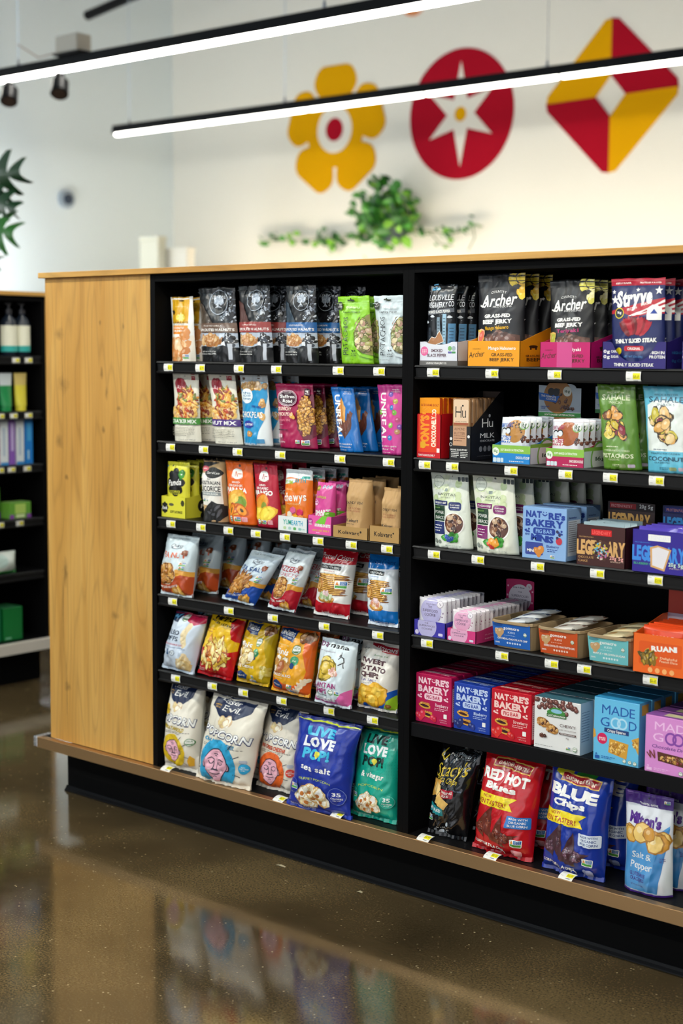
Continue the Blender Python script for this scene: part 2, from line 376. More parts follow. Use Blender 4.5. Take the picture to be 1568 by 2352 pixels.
def conform(vs, fs, mi, w, h, nx, nz):
    """cut the flat print exactly along the triangle edges of the bag grid, so that it lies flush on it"""
    A = lambda p: (p[0]/w+.5)*nx; B = lambda p: p[1]/h*nz; D = lambda p: A(p)-B(p)
    polys = cliprect(vs, fs, mi, -w/2, w/2, 0, h)
    for g in (A, B, D):
        out = []
        for P, m in polys:
            g0 = min(g(p) for p in P); g1 = max(g(p) for p in P); c = math.floor(g0+1e-6)+1
            while P and c < g1-1e-6:
                lo, P = split(P, g, c)
                if lo: out.append((lo, m))
                c += 1
            if P: out.append((P, m))
        polys = out
    return index(polys)

# ------------------------------------------------------------------ packs
def bag_grid(kind, w, h, d, seed, o):
    """front face grid of a filled bag: list rows of Vector, x across, -y to the front, z up"""
    nx, nz = o.get('nx', 24), o.get('nz', 34); sh = o.get('shear', 0); crinkle = o.get('crinkle', 1.35 if kind == 'pillow' else 1.0); flop = o.get('flop', 0); rows = []
    sx = seed*7.31
    for j in range(nz+1):
        t = j/nz
        if kind == 'pillow':
            D = d/2*max(0, sin(pi*min(1, max(0, (t-.035)/.93))))**.42*(1.12-.28*t); ww = w/2*(1-.055*sin(pi*t)**.8+o.get('flare', 0)*(abs(t-.5)*2)**3)
            ex, pw = 3.4, .62
        elif kind == 'pouch':
            tt = max(0, 1-t/.9); D = d/2*(tt**.75)*(.8+.2*min(1, t/.12)) + .0015; ww = w/2*(1-.03*sin(pi*t)); ex, pw = 3.2, .8
        elif kind == 'wrap':
            D = d/2*max(0, sin(pi*min(1, max(0, (t-.05)/.9))))**.3; ww = w/2; ex, pw = 4, .8
        elif kind == 'gusset':   # flat bottomed block bag
            D = d/2*(1 if t < .7 else max(0, (1-t)/.3)**.8)+.001; ww = w/2*(1-.02*sin(pi*t)); ex, pw = 6, .9
        row = []
        for i in range(nx+1):
            x = -1+2*i/nx; env = max(0, (1-abs(x)**ex))**pw; y = -D*env
            near = max(math.exp(-t/.13), math.exp(-(1-t)/.16)); n1 = noise.noise(Vector((x*2.2+sx, t*3.0, sx))); n2 = noise.noise(Vector((x*7+sx, t*2.6+3, 5)))
            n3 = abs(noise.noise(Vector((x*4+t*5+sx, t*7-x*3, 9))))
            amp = d*crinkle
            y += (n1*.10*env + n2*.10*near*(.25+env*.75) - n3*.10*env)*amp
            X = x*ww + noise.noise(Vector((t*5, sx, x)))*.012*w*crinkle
            Z = t*h + (noise.noise(Vector((x*2.2, sx+4, 1)))*.012*h*crinkle if t > .97 else 0)
            if kind == 'pillow':
                Z += o.get('cornerup', .02)*h*(abs(x)**4)*max(0, 1-t*6)*-.3
            if flop and t > .86: q = (t-.86)/.14; y -= flop*q*q; Z -= flop*.7*q*q
            if o.get('curl') and t > .75: q = (t-.75)/.25; y -= o['curl']*q*q*(.3+.7*(x+1)/2)
            row.append(Vector((X + sh*Z, y + o.get('leany', 0)*t, max(0.0, Z))))
        rows.append(row)
    return rows, nx, nz
def make_bag(name, spec, w, h, d, seed=1, o={}):
    kind = spec['kind']; o = dict(spec.get('o', {}), **o); rows, nx, nz = bag_grid(kind, w, h, d, seed, o)
    fin = dict(rough=spec.get('rough', .3), coat=spec.get('coat', .35 if spec.get('rough', .3) < .35 else .1)); base = M(spec['base'], **fin)
    root = empty(name, (0, 0, 0))
    # normals
    def nrm(i, j):
        a = rows[j][min(i+1, nx)]-rows[j][max(i-1, 0)]; b = rows[min(j+1, nz)][i]-rows[max(j-1, 0)][i]; n = a.cross(b); n.normalize(); return n if n.y < 0 else -n
    NR = [[nrm(i, j) for i in range(nx+1)] for j in range(nz+1)]
    def S(x, z, off):
        u = min(.99999, max(0, x/w+.5))*nx; t = min(.99999, max(0, z/h))*nz; i, j = int(u+1e-7), int(t+1e-7); i = min(i, nx-1); j = min(j, nz-1); a, b = u-i, t-j
        if a > b: f = lambda G: G[j][i]*(1-a)+G[j][i+1]*(a-b)+G[j+1][i+1]*b
        else: f = lambda G: G[j][i]*(1-b)+G[j+1][i]*(b-a)+G[j+1][i+1]*a
        return f(rows)+f(NR)*off
    js = nz-max(1, int(nz*spec.get('seal', .06)))
    verts = []; faces = []; mi = []; mats = [base]
    for side in (0, 1):
        b = len(verts)
        for j in range(js+1):
            for i in range(nx+1):
                p = rows[j][i]; ly = o.get('leany', 0)*j/nz; verts.append(p.copy() if side == 0 else Vector((p.x, -(p.y-ly)*.9+.0006+ly, p.z)))
        for j in range(js):
            for i in range(nx):
                q = (b+j*(nx+1)+i, b+j*(nx+1)+i+1, b+(j+1)*(nx+1)+i+1, b+(j+1)*(nx+1)+i)
                if side: faces.append(q[::-1]); mi.append(0)
                else: faces += [(q[0], q[1], q[2]), (q[0], q[2], q[3])]; mi += [0, 0]
    bb = (js+1)*(nx+1)
    for i in range(nx): faces.append((i+1, i, bb+i, bb+i+1)); mi.append(0)
    for j in range(js): 
        a = j*(nx+1); faces.append((a, a+nx+1, bb+a+nx+1, bb+a)); a += nx; faces.append((a+nx+1, a, bb+a, bb+a+nx+1)); mi += [0, 0]
    nsm = len(faces)
    art = Art(w, h); art.fin = fin; spec['art'](art) if spec.get('art') else None
    if art.fc:
        V, F, MI = conform(art.v, art.fc, art.mi, w, h, nx, nz); b = len(verts); verts += [S(*v) for v in V]; faces += [tuple(b+i for i in f) for f in F]
        mats += art.mats; mi += [m+1 for m in MI]
    body = meshobj(spec.get('body', 'bag_body'), verts, faces, mats, mi, root, smooth=[True]*len(faces))
    # crimped top seal as its own part
    sv = []; sf = []
    for side in (0, 1):
        b = len(sv)
        for j in range(js, nz+1):
            for i in range(nx+1):
                p = rows[j][i].copy(); ly = o.get('leany', 0)*j/nz; p.y = (p.y if side == 0 else -(p.y-ly)*.9+.0006+ly) + (-.0002 if side == 0 else .0002) - .0005*(1 if (j % 2) else -1)*(1 if side == 0 else 1); sv.append(p)
        for j in range(nz-js):
            for i in range(nx):
                q = (b+j*(nx+1)+i, b+j*(nx+1)+i+1, b+(j+1)*(nx+1)+i+1, b+(j+1)*(nx+1)+i); sf.append(q if side == 0 else q[::-1])
    b = (nz-js+1)*(nx+1); tp = (nz-js)*(nx+1)
    for i in range(nx): sf.append((tp+i, tp+i+1, b+tp+i+1, b+tp+i))
    meshobj('top_seal', sv, sf, M(spec.get('sealc', spec['base']), **fin), None, root, smooth=True)
    if kind == 'pillow':
        bv = []; bf = []
        for i in range(nx+1):
            p = rows[0][i]; bv += [Vector((p.x, p.y-.004, .0004)), Vector((p.x, p.y-.001, .010)), Vector((p.x, p.y+.003, .010)), Vector((p.x, p.y+.003, .0004))]
        for i in range(nx):
            for k in range(3): bf.append((i*4+k, i*4+4+k, i*4+5+k, i*4+1+k))
        meshobj('bottom_seal', bv, bf, base, None, root)
    root['_d'] = d
    return root
def panel_art(art, origin, ax, az, nrm):
    """flat print put on a planar face"""
    ax, az, nrm = Vector(ax), Vector(az), Vector(nrm); o = Vector(origin)
    V, F, MI = index(cliprect(art.v, art.fc, art.mi, -art.w/2, art.w/2, 0, art.h*getattr(art, 'vmax', 1)))
    return [o+ax*x+az*z+nrm*k for x, z, k in V], F, MI, art.mats
def solid(name, polys, base, arts, parent):
    verts = []; faces = []; mi = []; mats = [base]
    for pv, pf in polys:
        b = len(verts); verts += [Vector(v) for v in pv]; faces += [tuple(b+i for i in f) for f in pf]; mi += [0]*len(pf)
    for V, F, MI, MT in arts:
        b = len(verts); k = len(mats); verts += V; faces += [tuple(b+i for i in f) for f in F]; mats += MT; mi += [m+k for m in MI]
    return meshobj(name, verts, faces, mats, mi, parent)
BOXF = [(0, 3, 2, 1), (4, 5, 6, 7), (0, 1, 5, 4), (1, 2, 6, 5), (2, 3, 7, 6), (3, 0, 4, 7)]
def bx(x0, y0, z0, x1, y1, z1): return ([(x0, y0, z0), (x1, y0, z0), (x1, y1, z0), (x0, y1, z0), (x0, y0, z1), (x1, y0, z1), (x1, y1, z1), (x0, y1, z1)], BOXF)
def bevbox(x0, y0, z0, x1, y1, z1, c=.0012):
    bm = bmesh.new(); bmesh.ops.create_cube(bm, size=1, matrix=Matrix.Translation(((x0+x1)/2, (y0+y1)/2, (z0+z1)/2)) @ Matrix.Diagonal((x1-x0, y1-y0, z1-z0, 1)))
    bmesh.ops.bevel(bm, geom=bm.edges[:], offset=c, segments=1, affect='EDGES'); bm.verts.index_update()
    r = ([tuple(v.co) for v in bm.verts], [tuple(v.index for v in f.verts) for f in bm.faces]); bm.free(); return r
def make_box(name, spec, w, h, d, seed=1, o={}):
    root = empty(name, (0, 0, 0)); fin = dict(rough=spec.get('rough', .36)); base = M(spec['base'], **fin); arts = []
    a = Art(w, h); a.fin = fin; a.off = .00015; spec['art'](a); arts.append(panel_art(a, (0, -d/2, 0), (1, 0, 0), (0, 0, 1), (0, -1, 0)))
    if spec.get('side'):
        a = Art(d, h); a.fin = fin; a.off = .00015; spec['side'](a); arts.append(panel_art(a, (w/2, 0, 0), (0, 1, 0), (0, 0, 1), (1, 0, 0)))
    if spec.get('top'):
        a = Art(w, d); a.fin = fin; a.off = .00015; spec['top'](a); tops = panel_art(a, (0, -d/2, h), (1, 0, 0), (0, 1, 0), (0, 0, 1))
    else: tops = None
    solid('carton', [bevbox(-w/2, -d/2, 0, w/2, d/2, h-.0008)], base, arts, root)
    solid('tuck_flap', [bevbox(-w/2+.0006, -d/2+.0006, h-.0008, w/2-.0006, d/2-.0006, h, .0003)], M(spec.get('topc', spec['base']), **fin), [tops] if tops else [], root)
    root['_d'] = d
    return root
def make_tray(name, spec, w, h, d, seed=1, o={}):
    """open display box: low front, sides that rise to the back, optional header card"""
    root = empty(name, (0, 0, 0)); fin = dict(rough=.5); base = M(spec['base'], **fin); t = .0012
    hb = o.get('hb', spec.get('hb', 1.5))*h; dbg = 0; dip = spec.get('dip', 0); inn = M(spec.get('inner', '#b89a70'), rough=.7)
    # front panel outline (x,z) with an optional curved dip
    n = 14; top = []
    for i in range(n+1):
        x = -w/2+w*i/n; u = abs(i/n*2-1); z = h - (dip*h*max(0, 1-(u/.72)**2.6) if dip else 0); top.append((x, z))
    for nm, y0, y1, mt in (('front_panel', -d/2, -d/2+t, base),):
        V = []; F = []
        for x, z in top: V += [(x, y0, 0), (x, y0, z), (x, y1, z), (x, y1, 0)]
        for i in range(n):
            for k in range(4): F.append((i*4+k, i*4+(k+1) % 4, i*4+4+(k+1) % 4, i*4+4+k))
        F += [(0, 1, 2, 3), (n*4+3, n*4+2, n*4+1, n*4)]
        a = Art(w, h); a.fin = fin; a.off = .00015; spec['art'](a)
        if dip:   # keep print inside the cut
            def ztop(x): u = abs(x/(w/2)); return h - dip*h*max(0, 1-(u/.72)**2.6)
            a.v = [(x, min(z, ztop(x)), k) for x, z, k in a.v]
        solid(nm, [(V, F)], mt, [panel_art(a, (0, y0, 0), (1, 0, 0), (0, 0, 1), (0, -1, 0))], root)
    for sgn in (-1, 1):
        x0 = sgn*w/2; x1 = x0-sgn*t; yk = spec.get('rise', .15)
        pr = [(-d/2, 0), (d/2, 0), (d/2, hb), (d/2-d*yk, hb), (-d/2+d*.06, h), (-d/2, h)]
        V = [(x0, y, z) for y, z in pr]+[(x1, y, z) for y, z in pr]; k = 6; F = [tuple(range(k)), tuple(range(2*k-1, k-1, -1))]+[(i, (i+1) % k, (i+1) % k+k, i+k) for i in range(k)]
        arts = []
        if sgn == 1 and spec.get('side'):
            a = Art(d, h); a.fin = fin; a.off = .00015; a.vmax = 9; spec['side'](a); arts = [panel_art(a, (x0, 0, 0), (0, 1, 0), (0, 0, 1), (1, 0, 0))]
        solid('side_panel', [(V, F)], M(spec.get('sidec', spec['base']), **fin), arts, root)
    solid('back_panel', [bx(-w/2+t, d/2-t, 0, w/2-t, d/2, hb)], inn, [], root)
    solid('base_panel', [bx(-w/2+t, -d/2+t, 0, w/2-t, d/2-t, t)], inn, [], root)
    if spec.get('header'):
        hh, fn = spec['header']; n = 12; W2 = w/2*.98; pts = [(-W2, 0), (W2, 0)]
        rs = spec.get('hround', .25)
        for i in range(n+1): tt = pi*i/n; pts.append((W2*cos(tt), hh*(1-rs)+hh*rs*sin(tt)))
        V = [(x, d/2+.0004, hb*.6+z) for x, z in pts]+[(x, d/2+.0018, hb*.6+z) for x, z in pts]; k = len(pts)
        F = [tuple(range(k)), tuple(range(2*k-1, k-1, -1))]+[(i, (i+1) % k, (i+1) % k+k, i+k) for i in range(k)]
        a = Art(w, hh); a.fin = fin; a.off = .00015; fn(a)
        solid('header_card', [(V, F)], M(spec.get('headc', spec['base']), **fin), [panel_art(a, (0, d/2+.0004, hb*.6), (1, 0, 0), (0, 0, 1), (0, -1, 0))], root)
    root['_d'] = d
    return root
def make_tub(name, spec, w, h, d, seed=1, o={}):
    root = empty(name, (0, 0, 0)); n = 48
    def ring(k, z, inset=0):
        out = []
        for i in range(n):
            t = 2*pi*i/n; c, s_ = cos(t), sin(t); p = 7; rr_ = (abs(c)**p+abs(s_)**p)**(-1/p)
            out.append(Vector(((w/2*k-inset)*c*rr_, (d/2*k-inset)*s_*rr_, z)))
        return out
    L = [ring(.84, 0), ring(.86, .004), ring(.96, h-.008), ring(1.0, h-.006), ring(1.0, h-.001), ring(.985, h), ring(.95, h-.001), ring(.93, h-.006), ring(.82, .004)]
    V = [v for r in L for v in r]; F = []
    for a in range(len(L)-1):
        for i in range(n): F.append((a*n+i, a*n+(i+1) % n, (a+1)*n+(i+1) % n, (a+1)*n+i))
    F.append(tuple(range(n-1, -1, -1))); F.append(tuple((len(L)-1)*n+i for i in range(n)))
    meshobj('kraft_tub', V, F, M('#a8906c', rough=.6), None, root)
    lw, lh = w*.80, h*.86; a = Art(lw, lh); a.fin = dict(rough=.4); spec['art'](a); ang = Vector((0, -(d/2*.96-d/2*.86), h-.012)).normalized()
    solid('paper_label', [([(-lw/2, -.0003, 0), (lw/2, -.0003, 0), (lw/2*1.06, -.0003, lh), (-lw/2*1.06, -.0003, lh)], [(0, 1, 2, 3)])], M(spec['base'], rough=.4), [panel_art(a, (0, -.0002, 0), (1, 0, 0), (0, 0, 1), (0, -1, 0))], root)
    lb = [c for c in bpy.data.objects if c.parent == root and c.name.startswith('paper_label')][0]
    lb.location = (0, -d/2*.8625-.0012, .004); lb.rotation_euler = (math.atan2(d/2*.1, h), 0, 0)
    root['_d'] = d
    return root
MAKE = dict(pillow=make_bag, pouch=make_bag, wrap=make_bag, gusset=make_bag, box=make_box, tray=make_tray, tub=make_tub)
# ------------------------------------------------------------------ the room
FLOOR = floor_mat(); WALLB = wall_mat('painted_wall', '#e9e6dc'); WALLL = wall_mat('painted_side_wall', '#dfe8ea')  # side wall colour carries the cool tint of daylight
WX = X_at(397, 6, 3.0)
struct(meshobj('floor', [(-9, -9, 0), (9, -9, 0), (9, 6.2, 0), (-9, 6.2, 0)], [(0, 1, 2, 3)], FLOOR), 'brown polished concrete floor', 'floor')
struct(MB().box(WX-.2, 6, 0, 9, 6.2, 6).build('wall_back', WALLB), 'cream wall carrying the painted emblems', 'wall')
struct(MB().box(WX-.2, -9, 0, WX, 6, 6).build('wall_left', WALLL), 'pale wall tinted daylight blue beyond the left gondola', 'wall')
struct(MB().box(WX, 5.985, 0, 9, 6, .12).build('baseboard_back', BLK), 'black baseboard', 'baseboard')
# wall emblems: thin cut vinyl shapes on the back wall
YW = 6.0
def emblem(name, label, shapes):
    """shapes: list of (pts (x,z), colour); first one is the backing"""
    em = dict(rough=.9, spec=.1); root = empty(name, (shapes[0][3][0], YW-.001, shapes[0][3][1]))
    for i, (pn, pts, c, _) in enumerate(shapes):
        from mathutils.geometry import tessellate_polygon
        y0 = -.003-.0012*i; y1 = 0; k = len(pts); V = [(x, y0, z) for x, z in pts]+[(x, y1, z) for x, z in pts]
        tr = [tuple(t) for t in tessellate_polygon([[Vector((x, z, 0)) for x, z in pts]])]
        F = tr + [(j, (j+1) % k, (j+1) % k+k, j+k) for j in range(k)]
        o = meshobj(pn, V, F, M(c, **em), None, root)
        bm = bmesh.new(); bm.from_mesh(o.data); bmesh.ops.recalc_face_normals(bm, faces=bm.faces); bm.to_mesh(o.data); bm.free()
    return tag(root, label, 'wall emblem', 'painted emblems on the back wall')
YEL, RED, OFFW = '#dba000', '#a50d24', '#e6e2d8'
def circ(r, n=40, rz=None, ox=0, oz=0): return [(ox+r*cos(2*pi*i/n), oz+(rz or r)*sin(2*pi*i/n)) for i in range(n)]
def rnd_poly(pts, r, seg=6):
    out = []; n = len(pts)
    for i in range(n):
        p, a, b = Vector(pts[i]), Vector(pts[i-1]), Vector(pts[(i+1) % n]); da = (a-p).normalized(); db = (b-p).normalized()
        s, e = p+da*r, p+db*r
        for j in range(seg+1): t = j/seg; out.append(tuple(s*(1-t)**2+p*2*t*(1-t)+e*t*t))
    return out
c1 = XZ(770, 298, YW); c2 = XZ(1058, 262, YW); c3 = XZ(1402, 220, YW)
def petal(ang):
    # blunt petal pointing up, narrow at the centre
    pts = rnd_poly([(-.03, .10), (-.225, .33), (-.16, .47), (.16, .47), (.225, .33), (.03, .10)], .07, 6); a = R(ang); return [(x*cos(a)-z*sin(a), x*sin(a)+z*cos(a)) for x, z in pts]
emblem('wall_emblem', 'yellow five-petal flower emblem with a white and red centre on the cream wall',
       [('petal', petal(72*k), YEL, (c1.x, c1.z)) for k in range(5)] + [('hub', circ(.275), YEL, None), ('ring', circ(.17), OFFW, None), ('centre_dot', circ(.085), RED, None)])
def star6():
    pts = []
    for i in range(12):
        a = pi/2+pi*i/6; up = i in (0, 6); r = (.36 if i % 2 == 0 and up else .31) if i % 2 == 0 else .115; pts.append((r*cos(a), r*sin(a)))
    return pts
emblem('wall_emblem', 'red round emblem with a white six-point star on the cream wall', [('disc', circ(.447, 56), RED, (c2.x, c2.z)), ('star', star6(), OFFW, None), ('centre_dot', circ(.05), YEL, None)])
def dia(pts): return pts
Dh, Dw = .53, .53
top, bot, lft, rgt = (0, Dh), (0, -Dh), (-Dw, -.01), (Dw, .01); it, ib, il, ir = (0, .13), (0, -.13), (-.11, 0), (.11, 0)
def quarter(a, b, ia, ib_):
    # outer corner rounding at both tips
    a, b = Vector(a), Vector(b); d = (b-a).normalized(); r = .07
    return [ia, tuple(a*(1-.075)), tuple(a*(1-.055)+(b-a)*.03), tuple(a+d*r), tuple(b-d*r), tuple(b*(1-.055)+(a-b)*.03), tuple(b*(1-.075)), ib_]
emblem('wall_emblem', 'red and yellow diamond emblem with a small open diamond centre on the wall',
       [('quarter', quarter(top, lft, it, il), YEL, (c3.x, c3.z)), ('quarter', quarter(rgt, top, ir, it), RED, None), ('quarter', quarter(bot, rgt, ib, ir), YEL, None), ('quarter', quarter(lft, bot, il, ib), RED, None)])
c4 = XZ(950, -6, YW)
emblem('wall_emblem', 'small orange and white emblem cut by the top edge of the view', [('disc', circ(.13), '#d98a5a', (c4.x, c4.z)), ('patch', circ(.07, 20, None, .06, -.03), OFFW, None)])

# linear pendant lights
TUBE = emis('light_diffuser', (1.0, .97, .86), TUBE_STRENGTH); TUBE2 = emis('light_diffuser_hall', (1.0, .98, .88), 7.5)
def linear_light(x0, x1, y, z, joints, label, cables, mat=None):
    root = empty('linear_light', (0, 0, 0)); w = .022
    MB().box(x0, y-w, z, x1, y+w, z+.05, .005).box(x0, y-w-.003, z-.006, x1, y-w, z+.02).box(x0, y+w, z-.006, x1, y+w+.003, z+.02).build('housing', BLK2, root)
    js = [x0+.01]+[j for j in joints if x0 < j < x1]+[x1-.01]
    for a, b in zip(js, js[1:]):
        MB().box(a+.012, y-w+.003, z-.026, b-.012, y+w-.003, z-.0005, .009).build('diffuser', mat or TUBE, root)
    for cx in cables: MB().cyl((cx, y, z+.0505), (cx, y, 5.9), .0025, n=6).cyl((cx, y, z+.0505), (cx, y, z+.085), .011, .006, n=12).build('hanging_cable', STEEL, root)
    return tag(root, label, 'ceiling light', 'linear pendant lights')
ZL = 2.8
def xl(px, Y): return XZ(px, 200, Y).x if False else X_at(px, Y, ZL)
Y2, Y1 = 4.58, 2.71
j2 = [X_at(p, Y2, ZL) for p in (472, 706, 975, 1285)]; d2 = (j2[-1]-j2[0])/3; j2 += [j2[-1]+d2*k for k in range(1, 6)]
linear_light(X_at(262, Y2, ZL), 3.2, Y2, ZL+.01, j2, 'long glowing pendant light crossing in front of the star emblem', [X_at(p, Y2, ZL+.1) for p in (297, 654, 1257)], TUBE2)
j1 = [X_at(p, Y1, ZL) for p in (22, 180, 450, 775)]; d1 = (j1[-1]-j1[-2]); j1 += [j1[-1]+d1*k for k in range(1, 5)]; j1 += [j1[0]-d1]
L1 = linear_light(-5.6, 2.5, Y1, ZL+.01, j1, 'long glowing pendant light carrying two small spotlights, nearest the top left', [X_at(p, Y1, ZL+.1) for p in (42, 745)]+[1.2], TUBE2)
for px, py, lb in ((22, 215, 'round black spotlight hung furthest left below the pendant light'), (138, 197, 'round black spotlight hung beside the grey driver box')):
    x = X_at(px, Y1, ZL-.1); z = Z_at(py, x, Y1)-.012; r = empty('spotlight', (x, Y1, z))
    MB().cyl((0, 0, .03), (0, 0, ZL-z-.045), .007, n=8).box(-.018, -.02, ZL-z-.045, .018, .02, ZL-z-.0168, .004).build('stem', BLK2, r)
    MB().cyl((-.010, .010, .034), (.022, -.024, -.036), .047, .050, n=24).build('lamp_head', BLK2, r); MB().cyl((.0225, -.0245, -.0372), (.0245, -.0265, -.0412), .038, n=24).build('lens', M('#3a2c24', rough=.2), r)
    tag(r, lb, 'spotlight', 'track spotlights')
x = X_at(168, Y1, ZL+.1); z = ZL+.0735
r = empty('driver_box', (x, Y1, z)); MB().box(-.09, -.05, 0, .09, .05, .09, .004).build('box_shell', M('#b9b3a6', rough=.6), r); MB().box(-.11, -.055, -.012, .11, .055, -.0005, .003).build('mounting_plate', BLK2, r)
MB().cyl((-.09, 0, .02), (-.30, 0, .01), .003, n=6).cyl((-.30, 0, .01), (-.42, -.05, .09), .003, n=6).build('supply_cable', M('#8a6a58'), r)
tag(r, 'small grey driver box standing on the upper left pendant light', 'box')
# added rows of brighter pendants, out of frame, lighting the stock from above
for k, (yy, zz) in enumerate(((.55, ZL), (-1.4, ZL), (-3.3, ZL))):
    linear_light(-1.0 if k == 0 else -4, 5.5, yy, zz, [-3+1.2*i for i in range(8)], ['added unseen pendant light directly above the snack shelving', 'added unseen pendant light over the aisle in front of the shelving', 'added unseen pendant light behind the photographer'][k], [])
# dark end of a further fixture high on the left
pa = XZ(200, 36, 4.9); pb = XZ(330, -20, 4.9)
tag(MB().cyl(tuple(pa), tuple(pa+(pb-pa)*1.6), .035, n=14).build('ceiling_pipe', BLK2), 'black pipe end hanging at the top left', 'pipe')
# small round device on the left wall
p = onX(150, 458, WX); r = empty('wall_sensor', (WX, p.y, p.z)); MB().cyl((0, 0, 0), (.03, 0, 0), .07, n=24).build('ring', M('#9aa7b4', rough=.4), r); MB().cyl((.0305, 0, 0), (.045, 0, 0), .04, n=20).build('dark_lens', M('#2e3f52', rough=.2), r)
tag(r, 'small grey round device on the left wall', 'sensor')
# white cabinets whose tops show just above the counter near the wall corner
for px0, px1, py, Y, lb, hc in ((372, 438, 572, 5.0, 'white cabinet top showing above the counter, right of the wall corner', '#efe9da'), (330, 372, 545, 4.9, 'pale beige post top showing left of the wall corner', '#e2dfcb')):
    x0, x1 = X_at(px0, Y, 2.0), X_at(px1, Y, 2.0); z1 = Z_at(py, x0, Y); r = empty('white_cabinet' if 'cabinet' in lb else 'beige_post', ((x0+x1)/2, Y, 0)); w = (x1-x0)/2
    MB().box(-w, -.04, 0, w, .04, z1-.03, .005).build('cabinet_body', M(hc, rough=.6), r); MB().box(-w-.004, -.044, z1-.0295, w+.004, .044, z1, .004).build('top_panel', M(hc, rough=.5), r); tag(r, lb, 'cabinet')

# added unseen boxes along two walls; a glowing strip on each brightens the wall
def wall_wash(nm, x0, y0, x1, y1, s0, col, strength, label):
    r = empty(nm, ((x0+x1)/2, (y0+y1)/2, 0)); cx, cy = (x0+x1)/2, (y0+y1)/2; bx0, by0, bx1, by1 = x0-cx, y0-cy, x1-cx, y1-cy
    MB().box(bx0, by0, .001, bx1, by1, 1.45, .01).build('wash_box_body', BLK2, r); MB().box(bx0-.005, by0-.005, 1.4505, bx1+.005, by1+.005, 1.47, .003).build('wash_box_top', M('#8a8a88', rough=.5), r)
    a, b, c, d_ = s0; MB().box(a-cx, b-cy, 1.4705, c-cx, d_-cy, 1.50, .004).build('wall_wash_strip', emis('wall_wash_glow', col, strength), r); return tag(r, label, 'added wall light')
wall_wash('wall_wash_box', -5.3, 5.15, 4.0, 5.95, (-5.2, 5.25, 3.9, 5.33), (1, .87, .66), 19, 'added unseen box with glowing strip brightening the emblem wall, behind the snack shelving')
wall_wash('wall_wash_box', WX+.05, -1.0, WX+.75, 4.4, (WX+.62, -.9, WX+.70, 4.3), (.97, 1.0, 1.0), 36, 'added unseen box with glowing strip brightening the left wall, behind the left gondola')
# trailing plant on the back wall
def leafmesh(rnd, pts, name, mats, parent, size, up=0):
    V = []; F = []; mi = []
    for P in pts:
        s = size*rnd.uniform(.6, 1.15); q = Matrix.Rotation(rnd.uniform(-1.0, 1.0), 3, 'Z') @ Matrix.Rotation(rnd.uniform(.1, 1.2), 3, 'X') @ Matrix.Rotation(rnd.uniform(0, 6.28), 3, 'Y')
        sh = [(0, 0), (.28, .12), (.42, .42), (.3, .75), (0, 1.1), (-.3, .75), (-.42, .42), (-.28, .12)]; b = len(V)
        for i, (a, c) in enumerate(sh): V.append(P + q @ Vector((a*s, -.10*s*(1-abs(a)*2) + .15*s*c*c, c*s-.3*s)))
        V.append(P + q @ Vector((0, -.12*s, .2*s))); 
        for i in range(8): F.append((b+i, b+(i+1) % 8, b+8)); mi.append(b % len(mats))
    return meshobj(name, V, F, mats, mi, parent, smooth=True)
GR = [M('#3f8a2c', rough=.4), M('#2a6a22', rough=.4), M('#74b02e', rough=.4), M('#1d4f1c', rough=.4)]
rnd = random.Random(5); pc = XZ(900, 520, YW-.18); r = empty('trailing_plant', tuple(pc))
MB().lathe([(.07, -.11), (.10, -.02), (.105, .08), (.095, .08), (.09, .0)], 24).build('pot', M('#4a5560', rough=.5), r)
pts = [Vector((rnd.gauss(-.02, .10), rnd.uniform(-.16, .08), rnd.gauss(.08, .095))) for _ in range(300)]
pts += [Vector((-.16+rnd.gauss(0, .04), -.1, .02+rnd.gauss(0, .05))) for _ in range(30)] + [Vector((-.10+rnd.gauss(0, .015), -.02, .28+rnd.gauss(0, .02))) for _ in range(4)]
leafmesh(rnd, pts, 'foliage', GR, r, .085)
def vine(pxs, dens, sz, seed):
    rn = random.Random(seed); P = [XZ(a, b, YW-.06)-pc for a, b in pxs]; mb = MB(); L = []
    for a, b in zip(P, P[1:]):
        mb.cyl(a, b, .004, n=6); n = max(1, int((b-a).length*dens))
        for k in range(n): t = rn.random(); L.append(a*(1-t)+b*t+Vector((rn.gauss(0, .012), rn.uniform(-.03, 0), rn.gauss(0, .022))))
    st = mb.build('stem', M('#5d6b35', rough=.6), r); leafmesh(rn, L, 'vine_leaves', GR, r, sz)
vine([(880, 520), (830, 540), (780, 548), (740, 550), (690, 552), (640, 550), (600, 556)], 52, .055, 1)
vine([(780, 548), (764, 560), (764, 580)], 60, .07, 2)
vine([(930, 530), (985, 530), (1030, 538), (1065, 530), (1085, 515), (1108, 520)], 46, .052, 3)
vine([(1085, 515), (1090, 545), (1075, 575)], 14, .045, 4); vine([(985, 530), (1010, 560), (1040, 565)], 16, .04, 6); vine([(730, 550), (742, 530), (748, 526)], 18, .05, 7)
tag(r, 'green trailing ivy spreading from a grey pot on the cream wall', 'plant')
